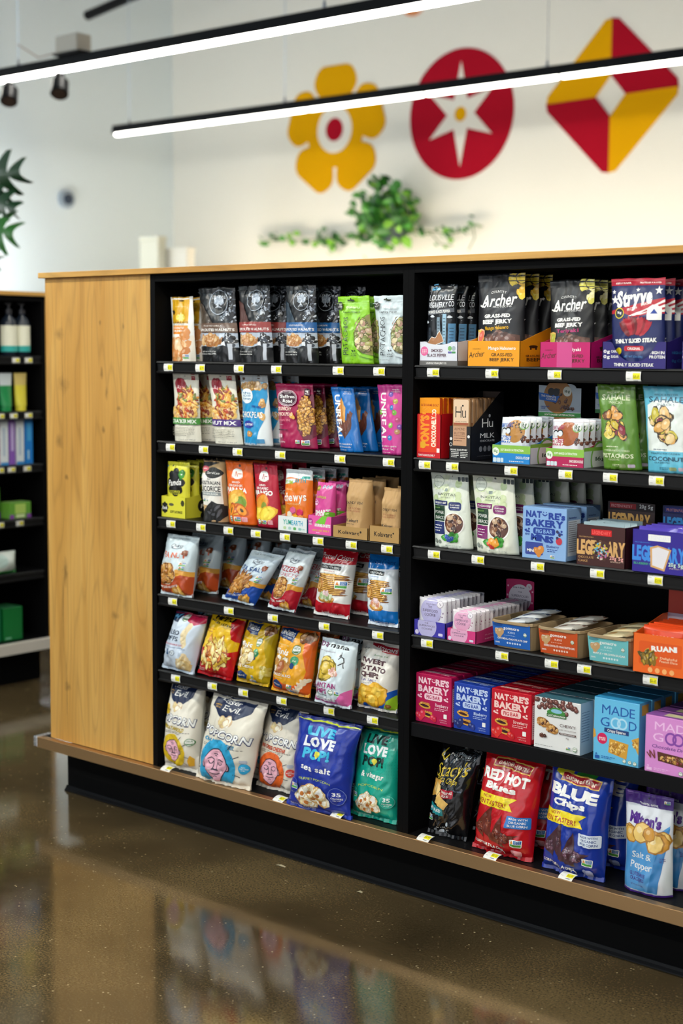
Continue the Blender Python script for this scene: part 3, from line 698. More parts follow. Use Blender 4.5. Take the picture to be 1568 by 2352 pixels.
# split-leaf plant at the left edge
r = empty('monstera_plant', (-2.95, 1.6, 0)); Ym = 1.6
def monstera(tip, base, w, seed, roll):
    """broad leaf with deep slits; midrib from base to tip"""
    tip, base = Vector(tip), Vector(base); d = tip-base; L = d.length; d.normalize(); sd = d.cross(Vector((.25, -1, roll))).normalized(); nn = sd.cross(d)
    V = []; F = []; n = 5; prof = [.55, .95, 1.0, .8, .45]
    for i in range(n):
        t0 = i/n; t1 = (i+.97)/n
        for s in (-1, 1):
            m = 6; b = len(V)
            for k in range(m+1):       # finger from the midrib outwards, bending to the tip
                q = k/m; ww = w*prof[i]*q; th = (1-.55*q**3)*(t1-t0)*L; c = base+d*(L*t0+.16*L*q*q)+sd*s*ww-nn*(.35*w*q*q)
                V += [c, c+d*th*.5+nn*.02*w, c+d*th]
            for k in range(m):
                for e in (0, 1): a = b+k*3+e; f = (a, a+1, a+4, a+3); F.append(f if s == 1 else f[::-1])
    for i in range(n): b = len(V); V += [base+d*L*(i/n)+sd*w*.1, base+d*L*(i/n)-sd*w*.1, base+d*L*((i+1)/n)-sd*w*.1, base+d*L*((i+1)/n)+sd*w*.1]; F.append((b, b+1, b+2, b+3))
    return V, F
O0 = Vector((-2.95, 1.6, 0))
for (tx, ty), (bx_, by_), w, sd in (((46, 396), (-90, 420), .13, 1), ((34, 482), (-70, 430), .09, 2), ((30, 535), (-80, 510), .13, 3), ((-5, 600), (-90, 580), .08, 4)):
    T, Bp = XZ(tx, ty, Ym)-O0, XZ(bx_, by_, Ym)-O0; V, F = monstera(T, Bp, w, sd, .2*sd-.5); meshobj('leaf', V, F, M('#173a1c', rough=.35) if sd != 3 else GR[1], None, r, smooth=True)
    m_ = MB(); q0 = Vector((-.35, 0, .5)); m_.cyl(q0, q0*.4+Bp*.6+Vector((-.05, 0, .1)), .006, n=6).cyl(q0*.4+Bp*.6+Vector((-.05, 0, .1)), Bp, .006, n=6).build('leaf_stem', GR[1], r)
MB().lathe([(.14, 0), (.18, .3), (.2, .55), (.19, .55), (.17, .48)], 24, (-.35, 0, 0)).build('planter', M('#4a4a48', rough=.6), r)
tag(r, 'dark green split-leaf plant reaching in at the left edge', 'plant')

for px, py, sx, lb in ((645, 1990, .016, 'small pale paper scrap on the concrete below the plinth'), (826, 2050, .008, 'tiny tan crumb on the concrete, right of the paper scrap')):
    dd = FW + RT*((px-784)/FPX) + UP*((1176-py)/FPX); pp = CAM+dd*(-CAM.z/dd.z)
    o = meshobj('paper_scrap' if sx > .01 else 'floor_crumb', [(-sx, -.003, 0.001), (-.2*sx, -.005, .003), (sx, -.002, .001), (.8*sx, .004, .002), (-.1*sx, .003, .004), (-.9*sx, .004, .001)], [(0, 1, 4, 5), (1, 2, 3, 4)], M('#b8ac8c', rough=.7)); o.location = (pp.x, pp.y, 0.0); tag(o, lb, 'litter')
# ------------------------------------------------------------------ gondolas
SH = [1.2581, 1.0495, .8473, .6407, .4348]; ZD = .1685; ZT, ZSB = 1.50, 1.4852; PXW = .4377; DEP = .46
def chan_prof(z):   # lipped ticket channel, front at y = .004
    return [(.012, z), (.003, z), (.001, z-.0035), (.005, z-.006), (.007, z-.024), (.001, z-.027), (.003, z-.031), (.012, z-.031)]
def bay(name, x0, x1, label, tags_from, parent_loc, rz=0, chan=(1, 1, 1, 1, 1), stile=(.018, .016), zshelf=SH):
    root = empty(name, parent_loc, rz); t = stile
    MB().box(x0, .0, ZD-.03, x0+t[0], DEP, ZSB-.0005).build('side_panel', BLK, root); MB().box(x1-t[1], .0, ZD-.03, x1, DEP, ZSB-.0005).build('side_panel', BLK, root)
    a, b = x0+t[0]+.0003, x1-t[1]-.0003
    MB().box(a, DEP-.015, ZD+.0005, b, DEP, ZSB-.0205).build('back_panel', BLK, root)
    MB().box(a, .0, ZSB-.020, b, DEP, ZSB-.0005).build('top_panel', BLK, root)
    MB().box(a, .0, ZD-.03, b, DEP-.0155, ZD).build('base_shelf', BLK2, root)
    for z, c in zip(zshelf, chan):
        s = MB().box(a+.0015, .013, z-.022, b-.0015, DEP-.017, z).build('shelf', BLK2, root)
        (MB().prism(chan_prof(z+.0005), a+.002, b-.002).build('price_channel', CHAN, s) if c else MB().box(a+.0015, .005, z-.033, b-.0015, .0125, z, .001).build('front_lip', BLK2, s))
    return tag(root, label, 'shelving unit')
XA, XB, XE = 1.2851, 1.317, 2.78
XM = (XA+XB)/2
bay('shelving_unit', PXW, XM, 'black shelving bay of six shelves beside the oak panel', None, (0, 0, 0), stile=(.018, XM-XA))
bay('shelving_unit', XM+.0003, XE, 'black shelving bay of six shelves at the right edge of the view', None, (0, 0, 0), chan=(1, 1, 1, 1, 0), stile=(XB-XM, .018))
bay('shelving_unit', XE+.001, XE+1.1, 'black shelving bay continuing beyond the right edge', None, (0, 0, 0))
r = empty('end_cabinet', (0, 0, 0)); MB().box(0, 0, ZD+.001, PXW-.0005, .019, ZSB-.0005, .0008).build('oak_panel', WOODV, r)
MB().box(.001, .0195, ZD+.001, PXW-.0005, DEP, ZSB-.0005).build('cabinet_carcass', BLK, r); tag(r, 'knotty oak front panel closing the left end of the shelving', 'cabinet')
tag(MB().box(-.012, -.015, ZSB, XE+1.12, DEP+.46, ZT, .0012).build('countertop', WOODH), 'thin oak top running along the black shelving', 'countertop')
r = empty('bumper_rail', (0, 0, 0)); zt, zb = .1709, .1416
MB().prism([(-.030, zb), (-.030, zt), (-.0285, zt+.0012), (-.026, zt+.0005), (-.0255, zt-.002), (-.001, zt-.0025), (-.001, zb)], -.026, XE+1.12).build('metal_profile', METAL, r)
MB().box(-.044, -.0302, zb-.0003, -.0262, .03, zt+.0016, .003).build('end_cap', STEEL, r)
tag(r, 'bronze metal bumper rail along the foot of the shelving', 'rail')
r = empty('plinth', (0, 0, 0)); MB().box(.0, .06, .0005, XE+1.1, DEP+.4, ZD-.0305).build('kick_board', BLK, r)
MB().prism([(.0595, .0005), (.049, .0005), (.050, .003), (.055, .008), (.0575, .014), (.0595, .015)], -.004, XE+1.1).build('cove_trim', BLK2, r)
tag(r, 'black plinth with a rubber cove trim under the oak panel and bays', 'plinth')
# back-to-back half of the fixture
tag(MB().box(.001, DEP+.001, ZD-.03, XE+1.1, DEP+.44, ZSB-.0005).build('rear_shelving', BLK), 'black rear half of the shelving behind the snack bays', 'shelving unit')

# gondola on the left, front facing the aisle
GX = -1.23
def g_loc(lx, ly, z): return Vector((GX-ly, -2.2+lx, z))
LEN = 3.19
bay('shelving_unit', LEN-.94, LEN-.022, 'black shelving bay with bottles and soap, at the left edge', None, (GX, -2.2, 0), R(90), zshelf=[1.2581, 1.0495, .8473, .6407, .4348])
bay('shelving_unit', LEN-1.87, LEN-.941, 'black shelving bay left of the view, same gondola as the bottles', None, (GX, -2.2, 0), R(90))
r = empty('oak_end_board', (GX, -2.2, 0), R(90)); MB().box(LEN-.0215, -.002, ZD-.03, LEN, DEP*2, ZSB-.0005).build('oak_edge_panel', WOODV, r); tag(r, 'narrow oak end panel edge of the left gondola', 'panel')
o = MB().box(LEN-1.9, -.015, ZSB, LEN+.012, DEP+.46, ZT).build('countertop', WOODH); o.location = (GX, -2.2, 0); o.rotation_euler = (0, 0, R(90)); tag(o, 'oak top edge of the left gondola', 'countertop')
r = empty('bumper_rail', (GX, -2.2, 0), R(90)); MB().prism([(-.030, zb-.01), (-.030, zt), (-.001, zt), (-.001, zb-.01)], LEN-1.9, LEN+.06).build('metal_profile', M('#d9d2c6', rough=.4), r); tag(r, 'pale metal bumper rail of the left gondola', 'rail')
o = MB().box(LEN-1.9, .05, .0005, LEN-.03, DEP+.4, ZD-.0305).build('plinth', BLK); o.location = (GX, -2.2, 0); o.rotation_euler = (0, 0, R(90)); tag(o, 'black plinth of the left gondola', 'plinth')
# darker run of shelving seen past the left gondola
r = empty('dark_shelving', (-3.1, .4, 0)); MB().box(-.2, -2.2, 0.001, .2, .85, 1.56, .004).build('shelving_body', BLK, r); MB().box(-.22, -2.22, 1.5605, .22, .87, 1.585, .003).build('top_board', M('#4a3a30'), r)
tag(r, 'dark shelving run whose top shows above the left gondola', 'shelving unit')
# ------------------------------------------------------------------ printed packs
SP = {}
NUTS = ['#d2a062', '#b97f42', '#e0bd8a', '#a86c35']; GOLD = ['#d79a3a', '#b9772a', '#e8bd62']; PIST = ['#b7b267', '#d8c796', '#8f9a48', '#c9a98a']
CORN = ['#f7f0d8', '#efe2b8', '#fbf8ec', '#e6cf92']; CHOC = ['#5b3326', '#3c2019', '#7a4a35']; BLUEC = ['#5a3a48', '#46303f', '#765062']
def spec(n, **k): SP[n] = k
def walnut(bandc, l1):
    def art(a):
        a.rnd.seed(3)
        for i in range(330):      # bleached tree photo
            u = a.rnd.uniform(.42, 1.0); v = a.rnd.choice([a.rnd.uniform(.52, .97), a.rnd.uniform(.2, .38)])
            if (v > .5 and u+(v-.5)*.25 < .70) or u < .5: continue
            x, y = a.q(u, v); a.blob(x, y, .0021*a.rnd.uniform(.4, 1.5), a.rnd.choice(['#7c8492', '#c8ced8', '#4a5260', '#9aa2b0', '#343a44']), 1.7, a.rnd.uniform(0, 3), 6, .35)
        a.p([(0, .51), (0, .80), (.16, .76), (.3, .64), (.45, .51)], mixc(bandc, '#3a332c', .7))
        a.r(.0, .19, 1, .38, '#b8c4d4'); a.f(NUTS, .4, .285, .33, .06, 60, .05, 1.3, seed=2); a.f(['#1c1c20', '#e8ecf2', '#39404c'], .86, .28, .13, .08, 50, .03, 1.6, hi=False)
        a.p([(.0, .0), (1, .0), (1, .15), (.75, .22), (.5, .19), (.2, .21), (0, .19)], '#0e0e10'); a.p([(.84, .03), (.90, .03), (.92, .24), (.84, .24)], '#c6ccd6')
        a.e(.6, .79, .245, None, '#aeb8c6', 30); a.e(.6, .79, .232, None, '#121316', 30); a.f(['#c3ccd8', '#9aa5b5'], .6, .81, .11, .035, 26, .035, 1.6, hi=False); a.r(.585, .74, .615, .8, '#c3ccd8')
        for k in range(5): a.seg([(.6, .75), (.52+.04*k, .715)], .012, '#c3ccd8')
        a.t('LIVING', .6, .87, .36, .03, '#d5dce6', st='n', arc=.02)
        a.r(0, .385, 1, .515, bandc); a.t(l1, .45, .478, .5, .02, '#e8e2da', st='n'); a.t('SPROUTED WALNUTS', .52, .425, .88, .034, 'W')
        a.t('NET WT 8 OZ (227 g)', .35, .135, .4, .014, 'W', st='n'); a.l(.4, .1, .6, 1, 'W', .007)
        a.r(.0, .925, 1, .932, '#2c2d31')
    return art
for n, c, l in (('walnut_brown', '#6b5243', 'TOASTED VANILLA'), ('walnut_red', '#9c3a38', 'SAVORY INFUSED'), ('walnut_blue', '#1f5f9e', 'HERBED BALSAMIC')):
    spec(n, kind='pouch', base='#141417', rough=.3, art=walnut(c, l), seal=.09)
def cashew(a):
    a.r(0, 0, .12, 1, 'W'); a.r(.86, 0, 1, 1, 'W'); a.p([(.12, .42), (.82, .42), (.86, 1), (.08, 1)], '#e0aa1c'); a.e(.52, .94, .12, .012, '#3a2a10'); a.t('SUPER FOOD', .5, .85, .5, .02, '#f8e6a0', st='n')
    a.e(.5, .68, .2, .055, '#f2e05a'); a.star(.5, .68, .17, '#f7ef9a', 7); a.t('KARMA NUTS', .48, .6, .74, .03, '#6b4a1c'); a.r(.1, .555, .84, .585, 'W'); a.t('WRAPPED CASHEWS', .47, .57, .66, .02, '#6b4a1c', st='n')
    a.r(.14, .42, .78, .55, '#ee8c12'); a.tl(['ROASTED', 'CASHEWS'], .44, .52, .5, .032, 'W', 1.5); a.r(0, 0, 1, .4, '#f3eadb'); a.f(['#d98f4e', '#e8b27a', '#c77a3c', '#f0cda0'], .45, .2, .36, .15, 46, .12, 1.7); a.ng(.75, .07, .24); a.t('NET WT 8 OZ', .3, .05, .4, .014, '#6b4a1c', st='n')
    a.p([(.1, .78), (.2, .8), (.27, .75), (.18, .72)], '#2a2118'); a.f(['#d98f4e'], .75, .4, .12, .06, 8, .1, 1.6)
spec('cashew', kind='pouch', base='#f3efe6', art=cashew)
def pist(c, sub, dk):
    def art(a):
        a.p([(0, .14), (.08, .22), (.10, .45), (.02, .64), (0, .7)], '#a79a5c'); a.f(PIST, .02, .42, .07, .22, 50, .052, 1.45, dark='#5f5a2c', seed=4)
        a.p([(1, .12), (.78, .16), (.60, .30), (.58, .42), (.72, .58), (.95, .72), (1, .73)], '#8f8a4c'); a.f(PIST+['#7d7a3c', '#b98f7a'], .81, .42, .17, .22, 190, .052, 1.45, dark='#5f5a2c', seed=5)
        a.p([(.99, .10), (.75, .15), (.575, .3), (.56, .42), (.70, .59), (.95, .735), (.90, .73), (.67, .60), (.52, .42), (.54, .28), (.72, .12), (.99, .07)], c)
        a.rr(.47, .935, .13, .013, '#223018', .45); a.e(.47, .948, .035, None, '#223018'); a.t('PISTACHIOS', .33, .41, .56, .16, dk, st='n', rot=90)
        a.star(.14, .855, .11, '#1a1a1a', 16, .86, 0); a.t('NO', .14, .868, .07, .014, 'W'); a.t('SALT' if 'Light' in sub else 'SHELLS', .14, .84, .13, .014, 'W')
        a.t('Wonderful', .55, .825, .44, .034, mixc(c, '#ffffff', .65), sh=.1); a.t(sub, .52, .76, .52, .024, dk)
        a.p([(.54, .17), (.5, .21), (.56, .2)], dk); a.p([(.56, .17), (.6, .21), (.63, .19)], dk); a.t('PLANT', .57, .145, .16, .018, dk); a.t('PROTEIN', .57, .12, .18, .014, dk); a.t('NET WT 6 OZ (170 g)', .33, .07, .42, .014, mixc(c, '#000000', .35), st='n')
        a.r(0, .885, 1, .89, mixc(c, '#ffffff', .3))
    return art
spec('pist_green', kind='pouch', base='#8fd022', art=pist('#8fd022', 'Roasted & Salted', '#17301a'), seal=.1)
spec('pist_white', kind='pouch', base='#cfdde2', art=pist('#cfdde2', 'Lightly Salted', '#20262c'), seal=.1)
def mix(word, bandc):
    def art(a):
        a.r(0, 0, 1, .26, '#e8e3d2'); a.e(.36, .80, .19, .13, '#9c1428'); a.e(.24, .85, .12, .08, '#9c1428'); a.e(.52, .73, .13, .08, '#9c1428'); a.t("JILL'S", .36, .79, .32, .045, '#f0c8c8', rot=-12)
        a.r(.7, .9, .88, .99, '#b3182c'); a.t('7 oz', .79, .945, .13, .03, '#e8e3d2', st='n'); a.e(.5, .965, .03, .014, '#2a2118')
        a.f(['#d98a2c', '#e8a93c', '#b9401f', '#efc468', '#6f7a2c', '#8a3418'], .62, .58, .3, .2, 210, .036, 3.2, seed=3); a.f(['#d98a2c', '#b9401f', '#efc468', '#d3a878', '#8a3418'], .5, .42, .42, .09, 110, .042, 2.4, seed=6)
        a.r(0, .25, 1, .345, bandc); a.t(word, .52, .297, .84, .055, 'W'); a.l(.48, .2, .8, 6, '#8f8a7a', .007, .022); a.t('NET WT 7 OZ (198 g)', .6, .03, .6, .014, '#555555', st='n')
    return art
spec('mix_cracker', kind='pouch', base='#e9e4d3', rough=.42, art=mix('CRACKER MIX', '#3f8a2e')); spec('mix_nut', kind='pouch', base='#e9e4d3', rough=.42, art=mix('NUT MIX', '#43207a'))
def bean(a):
    a.p([(.04, .03), (.62, .02), (.72, .2), (.86, .34), (.9, .52), (.98, .7), (.96, .9), (.5, .97), (.05, .86)], '#1a93cc'); a.r(0, .9, 1, 1, '#dfe6e8'); a.e(.16, .955, .06, .03, '#6b4a2c'); a.e(.7, .97, .06, .025, '#6b4a2c')
    a.f(['#c08a42', '#a8742f', '#d9aa62'], .5, .84, .46, .045, 80, .055, 1.1, seed=2); a.f(['#c08a42', '#d9aa62'], .84, .6, .08, .1, 4, .07, 1.1, seed=8); a.f(['#c08a42', '#d9aa62'], .83, .45, .06, .04, 2, .075, 1.1); a.f(['#c08a42'], .55, .18, .25, .03, 2, .075, 1.1, seed=4)
    a.e(.3, .70, .23, .105, '#e6f1f5'); a.tl(['the', 'GOOD', 'bean'], .3, .745, .3, .028, '#1a6f9e', 1.45); a.t('sea salt', .66, .56, .34, .045, '#1d4fa0', rot=-6, sh=.2)
    a.t('CHICKPEAS', .45, .44, .8, .085, '#f4f3ee'); a.e(.38, .3, .19, .055, '#2a3aa0'); a.t('6g PROTEIN', .38, .3, .32, .03, 'W'); a.r(.62, .04, .86, .1, '#3f8fc0'); a.t('NET WT 6 OZ (170 g)', .35, .035, .5, .016, 'W', st='n')
spec('goodbean', kind='pouch', base='#e6eef0', art=bean)
def saff(a):
    a.p([(.82, .1), (.62, .3), (.56, .52), (.72, .82), (1, .85), (1, .2)], '#6e1832'); a.f(['#c98a2e', '#e0a94a', '#b87820', '#e0a23a'], .82, .52, .17, .3, 230, .033, 1.05, dark='#5a2414', seed=2); a.f(['#c98a2e', '#e0a94a'], .52, .5, .05, .03, 3, .05, 1.05, seed=3)
    a.e(.36, .775, .27, .13, '#e8c8d2'); a.e(.36, .775, .26, .12, '#3a1026'); a.e(.36, .775, .245, .11, '#e8c8d2'); a.e(.36, .775, .237, .105, '#3a1026'); a.t('Saffron', .36, .80, .4, .045, 'W'); a.t('Road', .36, .73, .26, .05, 'W'); a.t('WORLD CUISINE', .36, .855, .2, .014, 'W', st='n')
    a.rr(.88, .88, .07, .06, '#4a1026', .3); a.t('6g', .88, .895, .08, .035, 'W'); a.t('PROTEIN', .88, .85, .1, .014, 'W'); a.t('CRUNCHY', .28, .61, .38, .055, '#f6d8c8'); a.t('CHICKPEAS', .3, .53, .42, .055, '#f6d8c8'); a.t('korean bbq', .26, .44, .36, .04, '#e890a0', st='n')
    a.l(.2, .36, .22, 1, 'W'); a.r(.1, .275, .38, .29, '#3a1026'); a.rr(.13, .19, .03, .03, '#e8c8d2', .3); a.rr(.2, .19, .03, .03, '#e8c8d2', .3); a.t('NET WT 6 OZ (170g)', .18, .1, .26, .02, 'W', st='n'); a.ng(.82, .1, .15); a.ng(.66, .11, .1)
spec('saffron', kind='pouch', base='#a8164e', rough=.32, art=saff, seal=.07)
def unreal(c, sub, gems):
    def art(a):
        if gems:
            a.rnd.seed(4)
            for u, v, k in ((.56, .86, '#6a3aa8'), (.74, .76, '#b9a83c'), (.6, .67, '#2a7ac0'), (.7, .6, '#7ab83c'), (.8, .5, '#c03a78'), (.56, .42, '#7ab83c'), (.78, .33, '#c08a5a'), (.52, .24, '#2a7ac0'), (.86, .4, '#8a3aa8'), (.12, .6, '#7ab83c'), (.14, .35, '#5a2a5a')):
                x, y = a.q(u, v); a.blob(x, y, .0062, k, 1.1, .4, 14, .02); a.blob(x-.001, y+.0015, .002, mixc(k, '#ffffff', .5), 1.4, .4, 8, .02)
        else:
            a.p([(.25, .35), (.5, .20), (.78, .36), (.86, .58), (.7, .6), (.62, .48), (.45, .55), (.35, .8), (.2, .6)], '#5b2f22'); a.p([(.3, .5), (.55, .45), (.62, .68), (.45, .84), (.33, .74)], '#d58a3c'); a.p([(.5, .45), (.57, .46), (.64, .68), (.47, .84)], '#e6ad62')
            a.p([(.2, .58), (.38, .42), (.7, .5), (.8, .64), (.9, .6), (.76, .45), (.5, .3), (.24, .38)], '#6f3c2b')
        a.t('UNREAL', .27, .53, .70, .23, 'W', rot=-90); a.t('simple', .74, .93, .26, .018, 'W', st='n'); a.t('ingredients', .74, .9, .34, .018, 'W', st='n'); a.t(sub[0], .42, .125, .66, .03, 'W', st='n'); a.t(sub[1], .38, .08, .6, .028, 'W', st='n'); a.t('NET WT 5 OZ', .32, .03, .34, .013, 'W')
    return art
spec('unreal_blue', kind='pouch', base='#0b6fc2', art=unreal('#0b6fc2', ('dark chocolate', 'and almonds'), 0)); spec('unreal_pink', kind='pouch', base='#d23a94', art=unreal('#d23a94', ('chocolate gems', 'dark'), 1))
def flower(a, u, v, r, c):
    x, y = a.q(u, v); a.up(); k = a.w/a.h
    for i in range(8): a.e(u+r*.72*cos(pi*i/4), v+r*.9*k*sin(pi*i/4)*1.0, r*.36, None, c)
    a.e(u, v, r*.8, r*.95*k, c)
def panda(a):
    flower(a, .52, .63, .36, '#151515'); a.t('Panda', .5, .63, .62, .11, 'W', sh=.25, rot=6); a.t('LICORICE', .5, .46, .46, .045, '#e6e23a'); a.t('SOFT ORIGINAL', .5, .415, .4, .02, '#e6e23a'); a.t('NATURAL', .5, .345, .3, .02, '#e6e23a'); a.t('MADE WITH', .5, .372, .2, .012, '#e6e23a', st='n')
    a.f(['#3f9a2e', '#2c7a26'], .78, .78, .08, .05, 9, .07, 1.5, seed=2); a.t('4', .78, .78, .06, .03, 'W'); a.e(.35, .93, .03, None, '#2a2a1a'); a.p([(.4, .25), (.62, .25), (.68, .19), (.34, .19)], '#3a3a3a'); a.r(.06, .9, .12, .93, '#3f8fb0'); a.r(0, .93, 1, .935, '#c9c43a')
spec('panda_bag', kind='wrap', base='#e2dc3a', rough=.38, art=panda)
def panda_t(a): flower(a, .15, .45, .13, '#151515'); a.t('Panda', .15, .45, .2, .17, 'W', sh=.2); a.t('SOFT LICORICE', .62, .28, .5, .12, '#151515'); flower(a, .88, .72, .07, '#3a3a1a'); a.e(.42, .62, .1, .07, '#555540')
def panda_s(a): flower(a, .62, .55, .3, '#151515'); a.t('Panda', .62, .55, .5, .2, 'W', sh=.2)
spec('panda_tray', kind='tray', base='#dfd93a', inner='#d8d243', hb=1.25, art=panda_t, side=panda_s)
def licor(a):
    a.p([(.0, .83), (1, .98), (1, 1), (0, 1)], '#1b1b1b'); a.r(.08, .26, .95, .78, '#ece8df'); a.p([(0, .0), (0, .1), (.6, .34), (1, .26), (1, .0)], '#1b1b1b'); a.p([(0, 0), (.5, .0), (1, .14), (1, .0)], '#b8966a')
    a.e(.62, .79, .36, .09, '#141414'); a.t('Darrell Lea', .62, .79, .56, .04, 'W', sh=.25, st='n'); a.e(.22, .85, .14, .045, '#d85a6a'); a.t('SOFT', .22, .85, .18, .02, 'W'); a.t('Soft', .5, .69, .16, .03, '#222222', sh=.2); a.t('AUSTRALIAN', .52, .63, .8, .06, '#1a1a1a'); a.t('LICORICE', .52, .535, .8, .085, '#1a1a1a'); a.r(.12, .42, .92, .48, '#8b9494'); a.t('ORIGINAL FLAVOR', .52, .45, .66, .03, 'W')
    for u, v, rr in ((.6, .16, .3), (.78, .2, .8), (.5, .11, -.4), (.7, .1, .2), (.86, .12, 1.2)): x, y = a.q(u, v); a.up(); a.blob(x, y, .011, '#101010', 1.9, rr, 8, .06); a.blob(x, y+.004, .004, '#4a4a50', 3.2, rr, 6, .05)
    a.ng(.2, .34, .16); a.ng(.4, .34, .1); a.t('7oz', .14, .2, .12, .02, 'W', st='n')
spec('licorice', kind='gusset', base='#c2a070', rough=.6, art=licor)
def dried(word, fruit):
    def art(a):
        a.e(.56, .93, .035, None, '#3a1a10'); a.e(.48, .80, .19, .085, 'W'); a.r(.28, .75, .68, .79, 'W'); bc = {'p': '#e8650e', 'm': '#b00f2e'}[fruit]; a.seg([(.42, .76), (.46, .84), (.5, .76)], .02, bc); a.seg([(.52, .8), (.62, .8)], .02, bc); a.t('MAVUNO HARVEST', .48, .735, .38, .017, 'W', st='n')
        a.t('DRIED', .44, .665, .26, .028, 'W'); a.t('ORGANIC', .42, .615, .52, .038, 'W'); a.t(word, .44, .545, .76, .072, 'W', st='x'); a.l(.45, .48, .7, 1, 'W', .007)
        if fruit == 'p':
            x, y = a.q(.46, .35); a.up(); a.blob(x, y, .030*a.w/.09, '#e8a82c', 1.15, .5, 18, .03); a.blob(x+.012, y-.004, .018*a.w/.09, '#7a9a3a', 1.2, .6, 14, .05); a.blob(x-.008, y+.008, .012, '#f4c85a', 1.4, .5, 12, .04); a.up()
            for u, v, r in ((.42, .25, .3), (.66, .23, -.5), (.3, .22, 1.2)): x, y = a.q(u, v); a.blob(x, y, .013, '#c85a10', 1.7, r, 14, .04); a.blob(x, y, .010, '#f79a2c', 1.7, r, 14, .04); a.blob(x, y, .004, '#4a3a1a', 2, r, 10, .1); a.up()
        else:
            x, y = a.q(.38, .37); a.up(); a.blob(x, y, .024, '#e05a1c', 1.25, .8, 18, .02); a.blob(x+.005, y+.004, .017, '#e89a2a', 1.3, .8, 16, .03); a.blob(x+.01, y-.006, .010, '#8a9a3a', 1.3, .8, 14, .05); a.up()
            for u, v, r in ((.32, .2, -.3), (.62, .22, .4)): x, y = a.q(u, v); a.blob(x, y, .018, '#e8b82c', 1.6, r, 14, .04); a.blob(x, y, .015, '#f7dc4a', 1.6, r, 14, .04); a.up()
        a.us(.3, .09, .085); a.ng(.52, .09, .2); a.rr(.75, .09, .09, .035, '#f0a8b0', .1); a.l(.75, .1, .12, 2, '#b03a4a', .005)
    return art
spec('papaya', kind='pouch', base='#ea650f', rough=.42, art=dried('PAPAYA', 'p')); spec('mango', kind='pouch', base='#b30f30', rough=.42, art=dried('MANGO', 'm'))
def chewys(a):
    a.r(0, 0, 1, .84, '#ee7a1c'); a.p([(0, .84), (.3, .88), (1, .84), (1, 1), (0, 1)], '#e8eef0'); a.t('YUM', .26, .80, .34, .07, '#a8c83a'); a.t('EARTH', .64, .83, .44, .075, '#1f9aa8', rot=4); a.rr(.84, .885, .12, .02, '#2aa89a', .4); a.p([(0, .74), (.5, .8), (.5, .86), (0, .84)], '#e8eef0'); a.t('YUM', .25, .795, .34, .065, '#a8c83a')
    a.t('ORGANIC', .3, .68, .3, .035, '#f8d8a0', st='n'); a.t('chewys', .5, .56, .8, .14, 'W', rot=4); a.t('FRUIT CHEWS', .5, .44, .5, .03, '#f8d8a0', st='n')
    for u, v, c in ((.46, .33, '#e86a9a'), (.3, .25, '#f2e8d0'), (.7, .3, '#e83a6a'), (.52, .2, '#f0c02a'), (.7, .2, '#f5a05a'), (.4, .17, '#f8f0e0')): x, y = a.q(u, v); a.up(); a.blob(x, y, .0095, mixc(c, '#000000', .25), 1.25, .4, 6, .1); a.blob(x, y+.0012, .0085, c, 1.25, .4, 6, .1)
spec('chewys_bag', kind='wrap', base='#ee7a1c', art=chewys, sealc='#e8eef0')
def ye_t(a): a.t('YUM', .32, .62, .28, .34, '#2fae9c'); a.t('EARTH', .66, .6, .38, .34, '#37a6c8'); [a.rr(.24+.17*i, .2, .05, .1, c, .4) for i, c in enumerate(('#bcd7a0', '#a8d0c8', '#5aae5a', '#a8d0c8'))]; a.t('ORGANIC CHEWS', .82, .2, .2, .1, '#2fae9c', st='n')
def ye_s(a): a.r(0, 0, 1, .9, '#2a9ac0'); a.t('YUMEARTH', .5, .4, .7, .22, 'W')
spec('ye_tray', kind='tray', base='#e6ecea', inner='#dfe3e0', hb=1.9, art=ye_t, side=ye_s)
def smart(a):
    a.rr(.2, .86, .13, .05, '#9a8a2a', .3); a.t('NEW', .2, .86, .16, .04, '#e8e05a')
    for i in range(3): a.e(.5+.17*i, .9, .075, None, 'W'); a.e(.5+.17*i, .9, .06, None, '#a8a0c8'); a.l(.5+.17*i, .9, .06, 2, 'W', .008)
    a.t('3g OF SUGAR', .46, .66, .5, .045, '#c8d83a', rot=-4); a.e(.16, .52, .15, None, '#c8489a'); a.seg([(.16+.15*cos(t/6*2*pi), .52+.15*a.w/a.h*sin(t/6*2*pi)) for t in range(7)], .02, '#f2c8e0'); a.t('PLANT', .16, .54, .18, .03, 'W'); a.t('BASED', .16, .49, .18, .03, 'W')
    a.t('SMART', .54, .30, .74, .085, 'W', rot=6, st='x'); a.t('SWEETS', .54, .19, .74, .085, 'W', rot=6, st='x'); a.f(['#8ad03a', '#6ab82a'], .9, .15, .1, .1, 5, .12, 1.4)
spec('smart_bag', kind='wrap', base='#e0509e', art=smart)
def smart_t(a): a.e(.1, .66, .11, None, '#b8308a'); a.t('PLANT', .1, .68, .12, .1, 'W'); a.t('BASED', .1, .54, .12, .1, 'W'); a.p([(.3, .6), (.7, .55), (.8, .95), (.9, 1), (.6, 1)], '#7ac83a'); a.t('SOURMELON BITES', .62, .5, .66, .15, 'W', st='x'); a.t('100% LESS GUILT', .55, .22, .7, .09, '#e8c83a'); a.l(.45, .08, .2, 1, '#ffd0ea', .04)
def smart_s(a): a.p([(0, .0), (.4, 0), (.7, 1), (0, 1)], '#a83a88'); a.r(.3, 1.05, .8, 1.2, '#a8c83a'); a.t('LESS SUGAR', .6, .8, .4, .15, '#e8e05a', rot=10)
spec('smart_tray', kind='tray', base='#ea5aa8', inner='#e8a8c8', hb=1.7, art=smart_t, side=smart_s)
